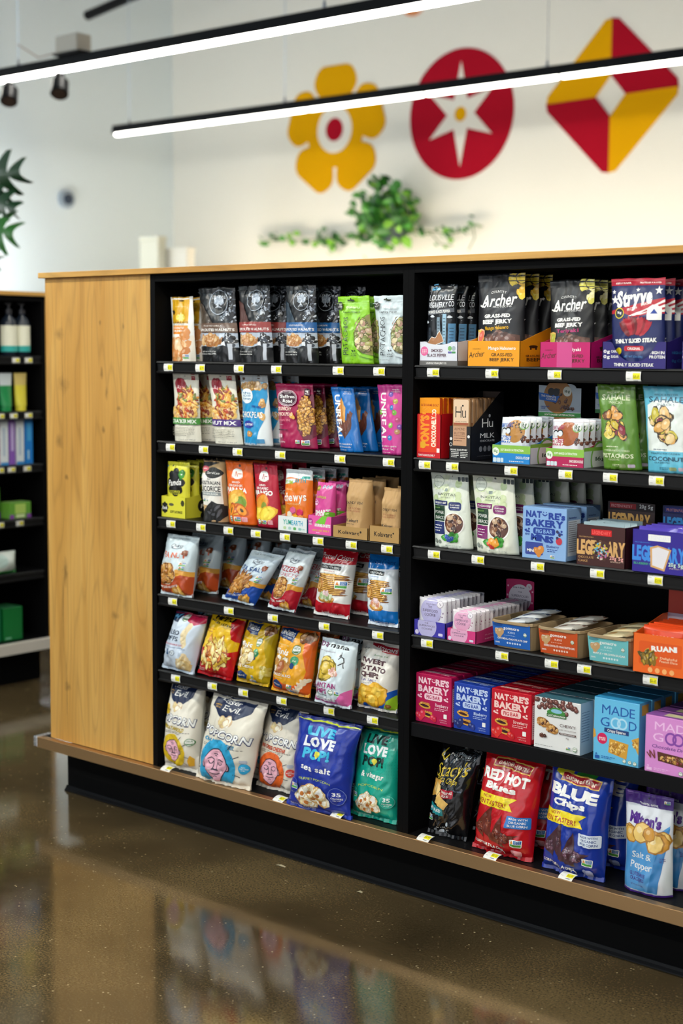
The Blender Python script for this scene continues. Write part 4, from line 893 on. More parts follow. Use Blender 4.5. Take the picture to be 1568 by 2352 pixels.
def kols(a): a.t('CANDY FISH', .5, .60, .68, .05, '#3a3632', st='n'); a.t('SUR RODING', .5, .50, .6, .035, '#a8684a', st='n'); a.t('SOUR RASPBERRY', .48, .455, .62, .03, '#a8684a', st='n'); a.t('Kolsvart', .42, .29, .5, .055, '#3a3632'); a.t('Malmo, Sweden', .36, .23, .34, .02, '#3a3632', st='n'); a.l(.3, .16, .3, 1, '#6a5640'); a.f(['#8a5a2a', '#a86a30'], .6, .04, .3, .05, 26, .06, 1.6)
spec('kolsvart', kind='gusset', base='#c19a66', rough=.7, art=kols, sealc='#b08a58')
spec('kols_tray', kind='tray', base='#b58f55', inner='#8f6c3e', hb=1.25, art=lambda a: (a.t('Kolsvart', .46, .5, .6, .3, '#241c14'), a.e(.80, .62, .025, None, '#241c14')), side=lambda a: a.r(0, 0, .001, .001, '#8f6c3e'))
def quinn(bot, l1, l2, food, ang=0):
    def art(a):
        a.r(0, .9, 1, 1, '#cfdde2'); a.t('GLUTEN FREE', .5, .95, .6, .02, '#5a6a74', st='n'); a.t('Quinn', .5, .84, .34, .055, '#223048', sh=.3, st='n'); a.seg([(.36, .8), (.5, .785), (.66, .81)], .012, '#223048')
        a.t(l1, .46, .69, .76, .085, bot[1]); a.t(l2, .5, .60, .7, .05, '#dfe4e2' if l2 == 'BUTTER' else mixc(bot[1], '#ffffff', .3), st='n') if l2 else None
        a.p([(0, 0), (1, 0), (1, .34), (.8, .38), (.6, .33), (.3, .4), (0, .36)], bot[0]); a.p([(0, .36), (.3, .4), (.6, .33), (.8, .38), (1, .34), (1, .42), (.7, .47), (.45, .42), (.2, .5), (0, .46)], '#e2a23c')
        a.e(.36, .38, .29, .19, '#f1ead8'); a.e(.36, .38, .275, .18, '#8a5420')
        if food == 'n': a.f(['#c98a3c', '#dba555', '#b06f28'], .36, .38, .21, .135, 70, .062, 1.4, nn=6, dark='#7a431a')
        else: a.f(['#c98a3c', '#dba555', '#b06f28'], .36, .38, .18, .12, 60, .035, 5.5, nn=8, dark='#7a431a')
        a.t('PRETZEL '+('NUGGETS' if food == 'n' else 'STICKS'), .40, .155, .62, .035, 'W', arc=-.02, rot=6); a.f(['#e2a23c', '#f0bd62'], .72, .09, .1, .03, 3, .1, 1.3, nn=6); a.f(['#a85a2a', '#8a4420'], .84, .73, .06, .015, 2, .055, 1.3, nn=6); a.ng(.8, .55, .15); a.ng(.8, .49, .13); a.t('NET WT 7 OZ', .7, .03, .24, .013, 'W', st='n')
    return art
spec('quinn_orange', kind='pillow', base='#cfdfe6', rough=.3, art=quinn(('#bb4a1c', '#d9602a'), 'PEANUT', 'BUTTER', 'n')); spec('quinn_blue', kind='pillow', base='#c3d3de', art=quinn(('#1d4fae', '#1d4f8e'), 'SEA SALT', None, 's')); spec('quinn_red', kind='pillow', base='#cfd9de', art=quinn(('#b8182c', '#a8182c'), 'PIZZERIA', 'CHEEZY', 'n'))
def crisps(c, word, red):
    def art(a):
        a.p([(0, .78), (1, .80), (1, 1), (0, 1)], c); a.t('Pretzel Crisps', .5, .89, .9, .075, 'W' if red else '#0c3f86', sh=.25, st='n'); a.rr(.42, .735, .30, .028, '#141414', .1); a.t(word, .42, .735, .5, .03, 'W'); a.t('DELIGHTFULLY', .4, .68, .3, .015, c, st='n')
        a.p([(0, 0), (1, 0), (1, .22), (.6, .25), (.3, .2), (0, .24)], c); a.t('Dare to pair!', .2, .64, .22, .022, '#555555', rot=8, st='n')
        for i in range(11): x, y = a.q(.52+.02*a.rnd.uniform(-1, 1), .36+.026*i); a.up(); a.blob(x, y, .0030*a.w/.08, '#7a4a1c', 9*a.w/.085, .03*a.rnd.uniform(-1, 1), 12, .1); a.blob(x, y+.0006, .0021*a.w/.08, '#dfab52', 10*a.w/.085, 0, 12, .1)
        a.e(.17, .47, .13, .09, '#b9772a'); a.e(.17, .47, .10, .07, '#e0b062'); a.e(.13, .5, .03, .02, '#b9772a'); a.e(.21, .5, .03, .02, '#b9772a'); a.e(.17, .44, .03, .02, '#b9772a')
        a.e(.45, .27, .26, .055, '#b9772a'); a.e(.45, .28, .23, .045, '#dfab52'); a.f(['#b8cc9a', '#9ab87a', '#d8e0c0'] if red else ['#e8b08a', '#d98a6a', '#f2d8c0'], .45, .31, .15, .045, 26, .05, 1.2); a.f(['#e8c8c8'], .45, .36, .04, .01, 3, .05)
        a.ng(.80, .5, .28); a.t('NET WT 7.2 OZ (204g)', .62, .06, .6, .022, 'W'); 
    return art
spec('crisps_red', kind='pillow', base='#e6e6e2', rough=.2, art=crisps('#bd1626', 'EVERYTHING', 1), sealc='#bd1626'); spec('crisps_blue', kind='pillow', base='#dfe7ee', rough=.2, art=crisps('#1173c6', 'ORIGINAL', 0), sealc='#1173c6')
def paleo(a):
    a.r(0, 0, 1, .86, '#ccd9e8'); a.p([(.34, 1), (1, 1), (1, .88), (.8, .83), (.5, .9)], '#c01c48'); a.p([(0, .84), (.32, .84), (.36, 1), (0, 1)], '#14304e'); a.seg([(.08, .87), (.16, .94), (.22, .9), (.28, .97)], .03, '#5a9ac0'); a.us(.47, .93, .085)
    for k in range(7): a.e(.70-.05*sin(k/6*pi)*1.6, .80-.05*k, .085, None, '#e8d5a8')
    for k in range(4): a.e(.74+.04*k, .30-.05*abs(k-1), .08, None, '#e8cfa0')
    a.f(['#e8d5a8', '#d9b87a'], .8, .1, .14, .05, 5, .13, 1.6); a.t('PALEO', .26, .68, .46, .075, '#17334a'); a.t('PUFFS', .26, .575, .46, .075, '#17334a'); a.t('HIMALAYAN PINK SALT', .36, .475, .66, .03, '#d8506a', st='n'); a.t('MADE WITH ORGANIC COCONUT OIL', .42, .425, .78, .02, '#3f6a9a', st='n'); a.e(.14, .34, .05, None, '#4a7aa0'); a.e(.14, .34, .04, None, '#dfe8ee'); a.rr(.28, .34, .06, .04, '#2a5a8a', .1); a.e(.43, .33, .06, None, '#4a6a8a'); a.e(.43, .33, .05, None, '#dfe8ee'); a.t('V', .43, .33, .04, .03, '#4a6a8a')
spec('paleo', kind='pillow', base='#c9d8e6', art=paleo, sealc='#b81c48')
def straws(a):
    a.r(0, .42, 1, 1, '#efc01a'); a.p([(.72, 1), (1, 1), (1, .6), (.88, .66)], '#c2141e'); a.t('HIPPO', .5, .95, .6, .06, '#241a10', st='x'); a.t('veggie straws', .48, .88, .76, .04, '#241a10', rot=-5); a.t('straight up sea salt', .2, .77, .32, .02, '#a83a10'); a.t('sea salt', .18, .73, .24, .022, '#a83a10')
    a.p([(0, 0), (1, 0), (1, .47), (.6, .40), (.3, .5), (0, .44)], '#c8121c'); a.e(.5, .56, .33, .10, '#f2d24a'); a.f(['#f0d56a', '#f7e69a', '#d9b23a', '#e88a3a'], .52, .34, .30, .12, 46, .05, 3.2, nn=8, dark='#8a3a10'); a.f(['#f0d56a', '#f7e69a', '#e8a04a'], .54, .52, .22, .07, 22, .045, 3.4, nn=8, dark='#a85a1a')
    a.t('SEASONED VEGGIE SNACK', .18, .13, .28, .016, 'W', st='n'); a.l(.18, .1, .28, 2, 'W'); a.t('NET WT 4 OZ', .55, .12, .2, .014, '#f0c84a', st='n')
spec('straws', kind='pillow', base='#c8121c', rough=.24, art=straws, sealc='#efc01a')
def lund(top, gap, orange):
    def art(a):
        c2 = '#e0641c' if orange else '#c3a818'
        a.p([(.72, 1), (1, 1), (1, 0), (.86, .0), (.92, .4), (.8, .75)], c2)
        if orange: a.p([(0, 0), (1, 0), (1, .26), (.6, .14), (.3, .2), (0, .26)], '#e8601c')
        a.p([(.08, .84), (.54, .80), (.56, .96), (.46, 1.0), (.14, 1.0), (.06, .95)], '#173a72'); a.t('LUNDBERG', .31, .91, .42, .06, 'W', rot=-5); a.t('FAMILY FARMS', .32, .855, .26, .018, 'W', rot=-5, st='n'); a.f(['#a8703a', '#8a5426', '#c79460'], .82, .88, .10, .05, 12, .07, 1.2, nn=6, dark='#5a3416')
        a.t('ORGANIC RICE CAKE', .26, .74, .42, .02, '#f7ecb0', st='n'); a.t('Minis', .26, .645, .46, .095, 'W', sh=.2); a.us(.66, .70, .095); a.e(.66, .535, .095, None, '#3f9a6a'); a.t('22g' if not orange else '21g', .66, .54, .09, .025, '#e6f0d0'); a.e(.62, .46, .06, None, '#1c3f7a')
        a.f(['#f7e3a8', '#e8c66a', '#f9efcf'] if not orange else ['#a85a2a', '#e8cf9a', '#c78a4a', '#f2ead8'], .3, .46, .24, .09, 16, .09, 1.2, nn=6, dark='#b98a3a')
        a.t('WHITE CHEDDAR' if not orange else 'BUFFALO RANCH', .34, .30, .62, .042, 'W'); a.t('WITH CINNAMON' if 0 else 'NATURALLY BAKED', .3, .25, .3, .014, '#f7ecb0', st='n'); a.p([(.1, .17), (.26, .22), (.42, .15), (.38, .08), (.16, .1)], '#173a72'); a.t('ORGANIC', .26, .14, .2, .024, 'W', rot=-6); a.ng(.6, .05, .2); a.ng(.6, .14, .12)
        if orange: [a.f(['#f6e0c0'], .76+.05*k, .1+.05*k, .03, .012, 4, .03, 2) for k in range(4)]
        else: a.f(['#e6d88a', '#d9c65a'], .9, .2, .06, .1, 12, .04, 2)
    return art
spec('lund_yellow', kind='pillow', base='#e3b818', rough=.24, art=lund(0, 0, 0)); spec('lund_orange', kind='pillow', base='#eaa51c', rough=.24, art=lund(0, 0, 1), sealc='#e0641c')
def barn(a):
    a.r(0, .22, 1, 1, '#d3e0e6'); a.t('ba', .17, .93, .24, .09, '#6a1c5a'); a.t('r', .31, .92, .06, .065, '#1c1c20'); a.t('nana', .62, .92, .50, .065, '#1c1c20', rot=-2); a.t('ripe cut, small batch', .3, .83, .5, .022, '#6a3a6a', st='n')
    a.seg([(.72, .84), (.74, .78), (.80, .76), (.82, .70), (.72, .66)], .022, '#1c1c20'); a.seg([(.74, .78), (.68, .74)], .018, '#1c1c20'); a.seg([(.80, .70), (.84, .62)], .018, '#1c1c20'); a.e(.71, .79, .03, None, '#1c1c20')
    a.f(['#d8b83a', '#c0a028', '#e8cf62'], .36, .60, .17, .10, 12, .13, 1.2, dark='#8a7218', nn=12); a.f(['#f2c8b8', '#e8a898', '#f7dcd0'], .6, .54, .13, .06, 26, .035, 1.2, nn=5); a.t('organic', .24, .425, .36, .045, '#1c1c20', st='n'); a.t('PLANTAIN', .38, .33, .68, .075, '#a8207a'); a.t('CHIPS', .26, .235, .44, .075, '#a8207a'); a.t('KETTLE COOKED', .27, .175, .44, .022, '#1c1c20')
    a.us(.58, .23, .06); a.ng(.76, .23, .15); a.p([(0, 0), (1, 0), (1, .3), (.86, .2), (.7, .12), (.4, .1), (0, .12)], '#c8489a'); a.p([(1, 0), (1, .3), (.86, .24), (.74, .1), (.78, 0)], '#e86ab0'); a.r(.06, .085, .66, .14, '#e6ecee'); a.t('HIMALAYAN PINK SALT', .36, .112, .54, .028, '#8a2a7a', st='n')
spec('barnana', kind='pillow', base='#d3e0e6', art=barn)
def jack(a):
    a.p([(.3, .96), (1, .92), (1, .82), (.66, .86), (.42, .92)], '#a8182c'); a.t("JACKSON'S", .72, .89, .5, .045, 'W', rot=-5); a.t('Avocado Oil', .64, .80, .36, .025, '#4a8a2a', sh=.2, st='n'); a.e(.22, .86, .1, .06, '#e8e8e0'); a.l(.22, .88, .14, 4, '#777777'); a.t('SWEET', .48, .715, .62, .065, '#4a1c24', rot=-3, st='x'); a.t('POTATO', .48, .615, .7, .065, '#4a1c24', rot=-3, st='x'); a.t('CHIPS', .44, .525, .5, .065, '#4a1c24', rot=-3, st='x'); a.t('SEA SALT', .42, .45, .42, .035, '#6a5ab0', rot=-2, st='n'); a.l(.42, .40, .26, 1, '#777777')
    a.p([(0, 0), (1, 0), (1, .34), (.6, .2), (.3, .14), (0, .2)], '#1c58b8'); a.p([(.72, .02), (.9, .02), (1, .06), (1, .26), (.86, .18)], '#9ac42a')
    for u, v, s in ((.3, .24, .2), (.62, .26, .24), (.5, .15, .16), (.12, .1, .14)): x, y = a.q(u, v); a.up(); a.blob(x, y, s*a.w*.98, '#c8861a', 1.15, .4, 12, .08); a.blob(x, y+.001, s*a.w*.92, '#efb62c', 1.15, .4, 12, .08); a.blob(x, y+.004, s*a.w*.5, '#f6cd52', 1.2, .3, 9, .1)
    a.e(.86, .1, .06, .03, '#8a5a20')
spec('jackson', kind='pillow', base='#e9e4da', art=jack)
def popc(tint, sub, subc, badge):
    def art(a):
        a.p([(.10, 1), (.86, 1), (.82, .86), (.62, .775), (.46, .755), (.28, .80), (.13, .88)], '#16264a'); a.t('Lesser', .42, .955, .36, .05, 'W', sh=.3, st='n', rot=-6); a.t('Evil.', .5, .88, .32, .065, 'W', sh=.25, st='n', rot=-4); a.t('SIMPLE', .22, .90, .12, .014, '#d9a83c'); a.t('ACTS', .22, .875, .1, .014, '#d9a83c')
        a.f(CORN, .46, .73, .10, .035, 12, .045, 1.1, dark='#d8b890'); a.t('POPCORN', .5, .60, .9, .085, '#f7f7f2', ol='#26305e', olc=.008, rot=-5, st='b', sh=.05); a.t(sub, .44, .50, .62, .042, subc, ol='#2a2a3a', rot=-4, sh=.1); a.l(.5, .455, .78, 2, '#8a8478', .007, .016)
        if sub[0] == 'H': a.e(.16, .69, .11, None, '#e8c02c'); a.t('BUTTERY!', .16, .69, .26, .02, '#223048')
        # generic calm face printed in a coloured halo
        cu, cv, k = .44, .235, a.w/a.h; a.e(cu, cv, .35, .35*k*1.0, tint, 40)
        for i in range(16): t = 2*pi*i/16+.1; a.e(cu+.315*cos(t), cv+.315*k*sin(t), .006, None, '#1c2136')
        for t in (50, 25, -15, -40, 160, 195): t = R(t); a.seg([(cu+.345*cos(t), cv+.345*k*sin(t)), (cu+.43*cos(t), cv+.43*k*sin(t))], .010, '#1c2136')
        a.p([(cu-.30, cv-.14*k), (cu-.16, cv-.2*k), (cu, cv-.35*k), (cu+.17, cv-.2*k), (cu+.29, cv-.12*k), (cu+.2, cv-.28*k), (cu, cv-.348*k), (cu-.2, cv-.28*k)], tint)
        hd = [(-.155, -.10), (-.20, .0), (-.17, .14), (-.10, .24), (0, .275), (.10, .24), (.17, .14), (.20, .0), (.155, -.10), (.06, -.25), (0, -.31), (-.06, -.25)]
        def sm(p):
            P = [Vector(q) for q in p]; out = []; n = len(P)
            for i in range(n):
                p0, p1, p2, p3 = P[i-1], P[i], P[(i+1) % n], P[(i+2) % n]
                for j in range(4): t = j/4; out.append(tuple(.5*((2*p1)+(p2-p0)*t+(2*p0-5*p1+4*p2-p3)*t*t+(3*p1-p0-3*p2+p3)*t**3)))
            return out
        H = sm(hd); F = lambda s: [(cu+x*s*1.02, cv+y*s*k*.80) for x, y in H]
        for sx in (-1, 1): a.e(cu+sx*.208, cv, .042, .062*k, '#1c2136'); a.e(cu+sx*.205, cv, .030, .048*k, '#eeb4c6')
        a.p(F(1.07), '#1c2136'); a.p(F(1.0), '#f0b6c8'); L = lambda pts, w=.012: a.seg([(cu+x*1.02, cv+y*k*.80) for x, y in pts], w, '#1c2136')
        for sx in (-1, 1): L([(sx*.13, .06), (sx*.115, .03), (sx*.085, .018), (sx*.055, .03), (sx*.045, .06)]); L([(sx*.14, .095), (sx*.09, .125), (sx*.04, .10), (sx*.03, .0), (sx*.035, -.06)]); a.e(cu+sx*.10, cv-.072*k, .024, None, '#f7d3dd')
        L([(-.055, -.08), (-.04, -.055), (-.02, -.07), (0, -.075), (.02, -.07), (.04, -.055), (.055, -.08), (-.055, -.08)]); L([(-.075, -.13), (-.03, -.15), (.03, -.15), (.08, -.125)]); L([(-.045, .2), (.03, .19)]); L([(-.03, .165), (.015, .16)]); L([(-.025, -.195), (0, -.185), (.025, -.2)], .009)
        if badge: a.e(.90, .25, .075, None, badge); a.t('NO', .90, .268, .05, .012, 'W'); a.t('VEGETABLE', .90, .25, .12, .011, 'W'); a.t('OIL', .90, .232, .05, .012, 'W'); a.rr(.89, .33, .05, .02, '#b8bcc8', .4)
        else: a.us(.89, .36, .08); a.p([(.82, .14), (.9, .21), (.96, .17), (.95, .09), (.83, .08)], '#dba52a')
    return art
spec('pop_gold', kind='pillow', base='#ebe5d6', rough=.4, art=popc('#e2bf1e', 'HIMALAYAN GOLD', '#e8c62c', None), sealc='#a8a49a'); spec('pop_ghee', kind='pillow', base='#e8e1d0', rough=.4, art=popc('#2fa6d6', 'OH MY GHEE!', '#2fa6d6', '#2fa6d6')); spec('pop_ched', kind='pillow', base='#ebe4d4', rough=.4, art=popc('#ee6a28', 'NO CHEESE CHEDDAR', '#ee5a28', '#e2483a'))
def live(c, c2, flav, sub):
    def art(a):
        a.rnd.seed(2)
        for i in range(26):
            for j in range(14): u, v = .04+i*.037, .5+j*.034; x, y = a.q(u, v); a.off += .0000002; a.poly([(x-.0007, y), (x, y-.0007), (x+.0007, y), (x, y+.0007)], mixc(c, '#000000', .35))
        a.r(0, .955, 1, .975, '#c8d83a'); a.r(0, .975, 1, 1, mixc(c, '#000022', .4)); a.t('LIVE', .5, .875, .42, .085, c2, st='x'); a.t('LOVE', .5, .765, .5, .095, '#eef2f4', st='x'); a.t('POP!', .49, .645, .44, .10, c2, st='x'); x, y = a.q(.505, .645)
        a.up(); a.e(.50, .652, .035, None, '#e8e04a'); a.e(.535, .652, .035, None, '#e8e04a'); a.p([(.47, .645), (.565, .645), (.517, .60)], '#e8e04a')
        a.t(flav, .52, .50, .5, .06, 'W', rot=-2); a.t(sub, .5, .385, .56, .026, '#c8d85a', arc=.022, st='n'); [(a.e(u, v, .10, None, '#c9924a', 16), a.f(['#fbf6e4', '#f4ead0', '#fffdf4', '#efe0b4'], u, v, .065, .028, 14, .05, 1.1, dark='#e0bf82', jit=.2, seed=i), a.f(['#c8762c'], u-.03, v-.02, .02, .008, 2, .022, 1.4, hi=False, seed=i)) for i, (u, v) in enumerate(((.28, .155), (.42, .13), (.36, .22), (.52, .20), (.64, .165), (.47, .255), (.60, .235)))]
        a.e(.86, .24, .115, None, mixc(c, '#ffffff', .35), 30); a.e(.86, .24, .108, None, c, 30); a.t('35', .86, .262, .12, .04, 'W'); a.t('CALORIES', .86, .218, .16, .017, 'W'); a.t('PER CUP', .86, .195, .1, .012, 'W', st='n'); a.e(.14, .26, .1, .085, mixc(c, '#ffffff', .35), 30); a.e(.14, .26, .094, .08, c, 30); a.ng(.16, .26, .12); a.t('THE GUILT-FREE GOURMET', .3, .06, .4, .018, 'W', st='n')
    return art
spec('live_blue', kind='pillow', base='#1c34a0', rough=.3, art=live('#1c34a0', '#35b8e0', 'sea salt', 'GOURMET POPCORN'), sealc='#16267a'); spec('live_teal', kind='pillow', base='#12a890', rough=.3, art=live('#12a890', '#0f2a24', '& vinegar', 'POPCORN'), sealc='#0f6a5a')

# --- right bay
def louis(a):
    a.rnd.seed(1); a.r(.18, .88, .34, 1, '#58a8d8'); a.t('10', .26, .93, .1, .05, '#141619'); a.e(.42, .90, .07, .018, '#a8d0e8'); a.t('LOUISVILLE', .54, .77, .8, .075, '#e9edf2', sh=.1, st='n', rot=1); a.t('VEGANJERKY', .46, .655, .66, .068, '#e9edf2', sh=.1, rot=1); a.t('CO', .89, .67, .13, .068, '#e9edf2'); a.p([(.06, .56), (.96, .60), (.96, .54), (.06, .49)], '#6a6f78'); a.t('SMOKED BLACK PEPPER', .5, .548, .76, .035, 'W', rot=2.5)
    for x0, w, h, c in ((.06, .08, .2, '#2a3038'), (.16, .1, .26, '#3a424c'), (.46, .12, .42, '#8aa0b0'), (.6, .05, .2, '#4a5a66'), (.66, .12, .47, '#9ac0d8'), (.84, .15, .32, '#5a8fb8')): a.r(x0, .04, x0+w, .04+h, c); [a.r(x0+w*.2, .08+j*.05, x0+w*.8, .095+j*.05, mixc(c, '#000000', .35)) for j in range(int((h-.06)/.05))]
    for u, v in ((.3, .47), (.86, .46), (.12, .38)): a.e(u, v, .07, .012, '#dfe6ee'); a.e(u, v+.012, .04, .012, '#dfe6ee')
    a.p([(.06, .04), (.2, .10), (.3, .16), (.42, .14), (.55, .26), (.64, .18), (.72, .08), (.4, .02)], 'W'); a.p([(.08, .045), (.2, .09), (.3, .15), (.42, .13), (.55, .24), (.63, .175), (.70, .085), (.4, .03)], '#b9835a')
    for i in range(20): u, v = a.rnd.random(), a.rnd.uniform(.4, .95); a.e(u, v, .006, None, '#dfe6ee', 6)
spec('louis_bag', kind='wrap', base='#15171b', art=louis)
spec('louis_tray', kind='tray', base='#dfe2ec', inner='#b89a70', hb=1.25, dip=.12, art=lambda a: (a.r(0, 0, 1, .2, '#6a6866'), a.t('LOUISVILLE VEGAN JERKY CO.', .45, .1, .54, .08, 'W'), a.e(.13, .6, .1, None, '#e86aa0'), a.l(.13, .66, .12, 4, 'W', .02, .05), a.t('SMOKED', .46, .63, .3, .13, '#5a3a4a'), a.t('BLACK PEPPER', .46, .43, .5, .14, '#5a3a4a'), a.e(.8, .72, .05, None, '#7ab86a'), a.e(.9, .72, .05, None, '#a8b8c0'), a.rr(.8, .55, .05, .04, '#6a6ab0'), a.rr(.9, .55, .05, .04, '#4a9a5a')),
     side=lambda a: (a.r(0, 0, 1, .2, '#6a6866'), a.e(.6, .7, .14, .06, '#8a8ea8'), a.e(.4, .95, .1, .05, '#8a8ea8')))
def archer(sub, sc, fr):
    def art(a):
        a.f(fr, .88, .92, .14, .07, 10, .09, 1.3, dark='#2a1a10'); a.f(fr, .94, .76, .04, .05, 4, .06, 1.2); a.e(.47, .95, .02, None, '#000000'); a.t('COUNTRY', .48, .765, .34, .028, '#e6e6e6', st='n', arc=.015); a.t('Archer', .5, .655, .74, .13, 'W', sh=.2, rot=4); a.seg([(.08, .58), (.2, .56), (.26, .62)], .03, 'W'); a.t('PROVISIONS', .58, .565, .4, .022, '#e6e6e6', st='n', rot=2)
        a.t('GRASS-FED', .5, .445, .54, .038, 'W', st='x', rot=2); a.t('BEEF JERKY', .5, .37, .62, .044, 'W', st='x', rot=2); a.t(sub, .5, .29, .5, .042, sc, rot=3); a.p([(.2, 0), (.96, 0), (.94, .19), (.6, .23), (.3, .20), (.24, .1)], '#5a3a30'); a.f(['#6a4438', '#4a2c24', '#7a5446'], .58, .11, .3, .08, 30, .07, 1.6); a.f(fr, .1, .12, .1, .1, 9, .09, 1.4)
    return art
FRM = ['#f2d23a', '#e8b82a', '#e8705a', '#f2c8a0']; FRT = ['#d8cf5a', '#e8e0a0', '#b8b83a', '#e8b45a']
spec('archer_mango', kind='pouch', base='#15151b', rough=.42, art=archer('Mango Habanero', '#e8b41c', FRM), seal=.09); spec('archer_teri', kind='pouch', base='#141417', rough=.42, art=archer('Teriyaki', '#c02a78', FRT), seal=.09)
def arch_t(sub):
    return lambda a: (a.t(sub, .66, .72, .52 if len(sub) > 9 else .3, .13, 'W'), a.t('COUNTRY', .18, .68, .16, .05, '#40260a', st='n'), a.t('Archer', .18, .48, .3, .24, '#40260a', sh=.2, st='n', rot=6), a.t('GRASS-FED', .66, .46, .4, .12, '#40260a'), a.t('BEEF JERKY', .66, .27, .46, .13, '#40260a')) + ((a.p([(.34, 0), (.64, 0), (.64, 1), (.34, 1)], '#d04a8c') if sub == 'Teriyaki' else None),)
def arch_s(a): a.e(.3, .78, .1, .06, '#40260a'); a.r(.22, .66, .26, .75, '#40260a'); a.r(.34, .66, .38, .75, '#40260a'); a.t('GRASS-FED', .3, .42, .34, .08, '#40260a'); a.t('BEEF', .3, .28, .3, .14, '#40260a'); a.t('JERKY', .8, .28, .3, .14, '#40260a')
spec('tray_orange', kind='tray', base='#f0a00e', inner='#c79a5a', hb=1.7, art=arch_t('Mango Habanero'), side=arch_s); spec('tray_magenta', kind='tray', base='#c21268', inner='#b08a70', hb=1.6, art=arch_t('Teriyaki'), side=arch_s)
def stryve(a):
    a.r(0, .92, 1, 1, '#b01230'); a.t('ZERO SUGAR', .24, .955, .3, .03, 'W'); a.t('NO PRESERVATIVES', .74, .955, .38, .028, 'W'); a.p([(0, .64), (1, .78), (1, .6), (.72, .60), (.5, .56), (.25, .61), (0, .60)], '#b8142c')
    for k in range(3): a.p([(.35+.12*k, .575+.012*k), (.50+.10*k, .58+.012*k), (1, .76-.055*k), (1, .73-.055*k)], 'W')
    a.star(.08, .76, .085, 'W'); a.star(.06, .85, .04, 'W'); a.star(.52, .87, .04, 'W'); a.star(.9, .86, .075, 'W'); a.t('Stryve', .46, .79, .66, .17, 'W', rot=6, sh=.15, st='x'); a.t('PROTEIN', .42, .66, .2, .03, 'W', rot=12); a.t('SNACKS', .68, .715, .2, .03, 'W', rot=12)
    a.e(.17, .61, .09, None, '#e0cc1c'); a.e(.17, .61, .075, None, '#141a30'); a.t('16g', .17, .62, .08, .03, 'W'); a.p([(.72, .53), (.96, .53), (.96, .66), (.88, .70), (.80, .70), (.72, .66)], 'W'); a.p([(.78, .60), (.9, .60), (.84, .655)], '#1c3f9a')
    for i in range(13): t = pi*(.05+.9*i/12); x, y = a.q(.5+.2*cos(t), .42+.05*sin(t)); a.up(); a.blob(x, y, .0058, a.rnd.choice(['#8a1420', '#b02030', '#701018']), 3.4, t*.55+.7, 9, .1)
    a.t('THINLY SLICED STEAK', .5, .30, .78, .045, 'W', st='x', rot=2); a.rr(.5, .21, .19, .03, '#b8142c', .4); a.t('ORIGINAL', .5, .21, .26, .03, 'W'); a.e(.2, .18, .06, None, '#e0cc1c'); a.t('NET WT 2.25oz (64g)', .5, .12, .36, .022, '#5a9ad8', st='n')
spec('stryve_bag', kind='pouch', base='#16225c', rough=.36, art=stryve, seal=.08, sealc='#b01230')
spec('stryve_tray', kind='tray', base='#2a1f70', inner='#1c1a3a', hb=1.5, dip=.75, art=lambda a: (a.t('0g', .07, .64, .1, .12, 'W'), a.t('CARBS', .2, .64, .12, .09, 'W'), a.t('0g', .07, .44, .1, .12, 'W'), a.t('SUGAR', .2, .44, .12, .09, 'W'), a.t('HIGH IN', .86, .6, .22, .11, 'W'), a.t('PROTEIN', .86, .44, .24, .11, 'W'), a.t('THINLY SLICED STEAK', .5, .14, .62, .12, 'W')), side=lambda a: (a.t('HIGH IN PROTEIN', .5, .6, .7, .1, '#2f7ab0'), a.t('0g CARBS', .4, .3, .5, .1, '#2f7ab0')))
def stryve2(a): a.r(0, .86, 1, 1, '#e08a5a'); a.t('ZERO SUGAR', .24, .93, .3, .035, 'W'); a.e(.5, .66, .6, .16, '#14181c'); a.t('Stryve', .46, .66, .7, .2, 'W', st='x', rot=4); a.p([(0, 0), (1, 0), (1, .4), (.5, .36), (0, .5)], '#d08a60'); a.f(['#8a4a30', '#b06a48'], .5, .24, .34, .12, 30, .08, 1.5)
spec('stryve_teal', kind='pouch', base='#12747c', art=stryve2, sealc='#e08a5a')
def tony(a): a.r(0, .74, 1, 1, '#f59a12'); a.t('SALTED CARAMEL SEA SALT', .5, .88, .9, .04, '#b01c18'); a.r(.1, .1, .9, .74, '#d8141c'); a.t("TONY'S", .33, .50, .66, .36, '#f59a12', rot=90, st='x', ol='#f8e8d0'); a.t('CHOCO', .72, .66, .3, .2, '#f8e8d0', rot=90, st='x'); a.t('LONELY.', .72, .36, .34, .2, '#f8e8d0', rot=90, st='x'); a.e(.28, .2, .16, None, '#e8a81c'); a.e(.28, .2, .11, None, '#d08a10')
spec('tony_bar', kind='box', base='#e8541a', art=tony, topc='#f59a12')
spec('tony_tray', kind='tray', base='#d0101c', inner='#b01018', hb=1.02, rise=1, art=lambda a: (a.r(.08, .13, .83, 1, '#e8401c'), a.t("TONY'S", .33, .60, .74, .34, '#f59a12', rot=90, st='x', ol='#f8e8d0'), a.t('CHOCOLONELY.', .70, .62, .72, .18, '#f8e8d0', rot=90, st='x'), a.e(.27, .3, .12, None, '#e8a81c'), a.t("TONY'S CHOCOLONELY", .42, .06, .7, .045, 'W'), a.rr(.9, .18, .06, .05, 'W', .1)))
spec('hu_bar', kind='box', base='#a87c52', rough=.6, topc='#8a6238', art=lambda a: (a.rr(.5, .78, .44, .20, '#e6c8a8', .1), a.t('Hu', .48, .78, .62, .2, '#1a1614', st='l'), a.e(.6, .88, .05, None, '#1a1614'), a.t('GET BACK TO HUMAN', .5, .615, .66, .016, '#1a1614', st='n'), a.r(.08, .56, .92, .595, '#a8583a'), a.t('ALMOND', .5, .48, .68, .05, '#f0dcc8', st='n'), a.t('BUTTER', .5, .41, .68, .05, '#f0dcc8', st='n')))
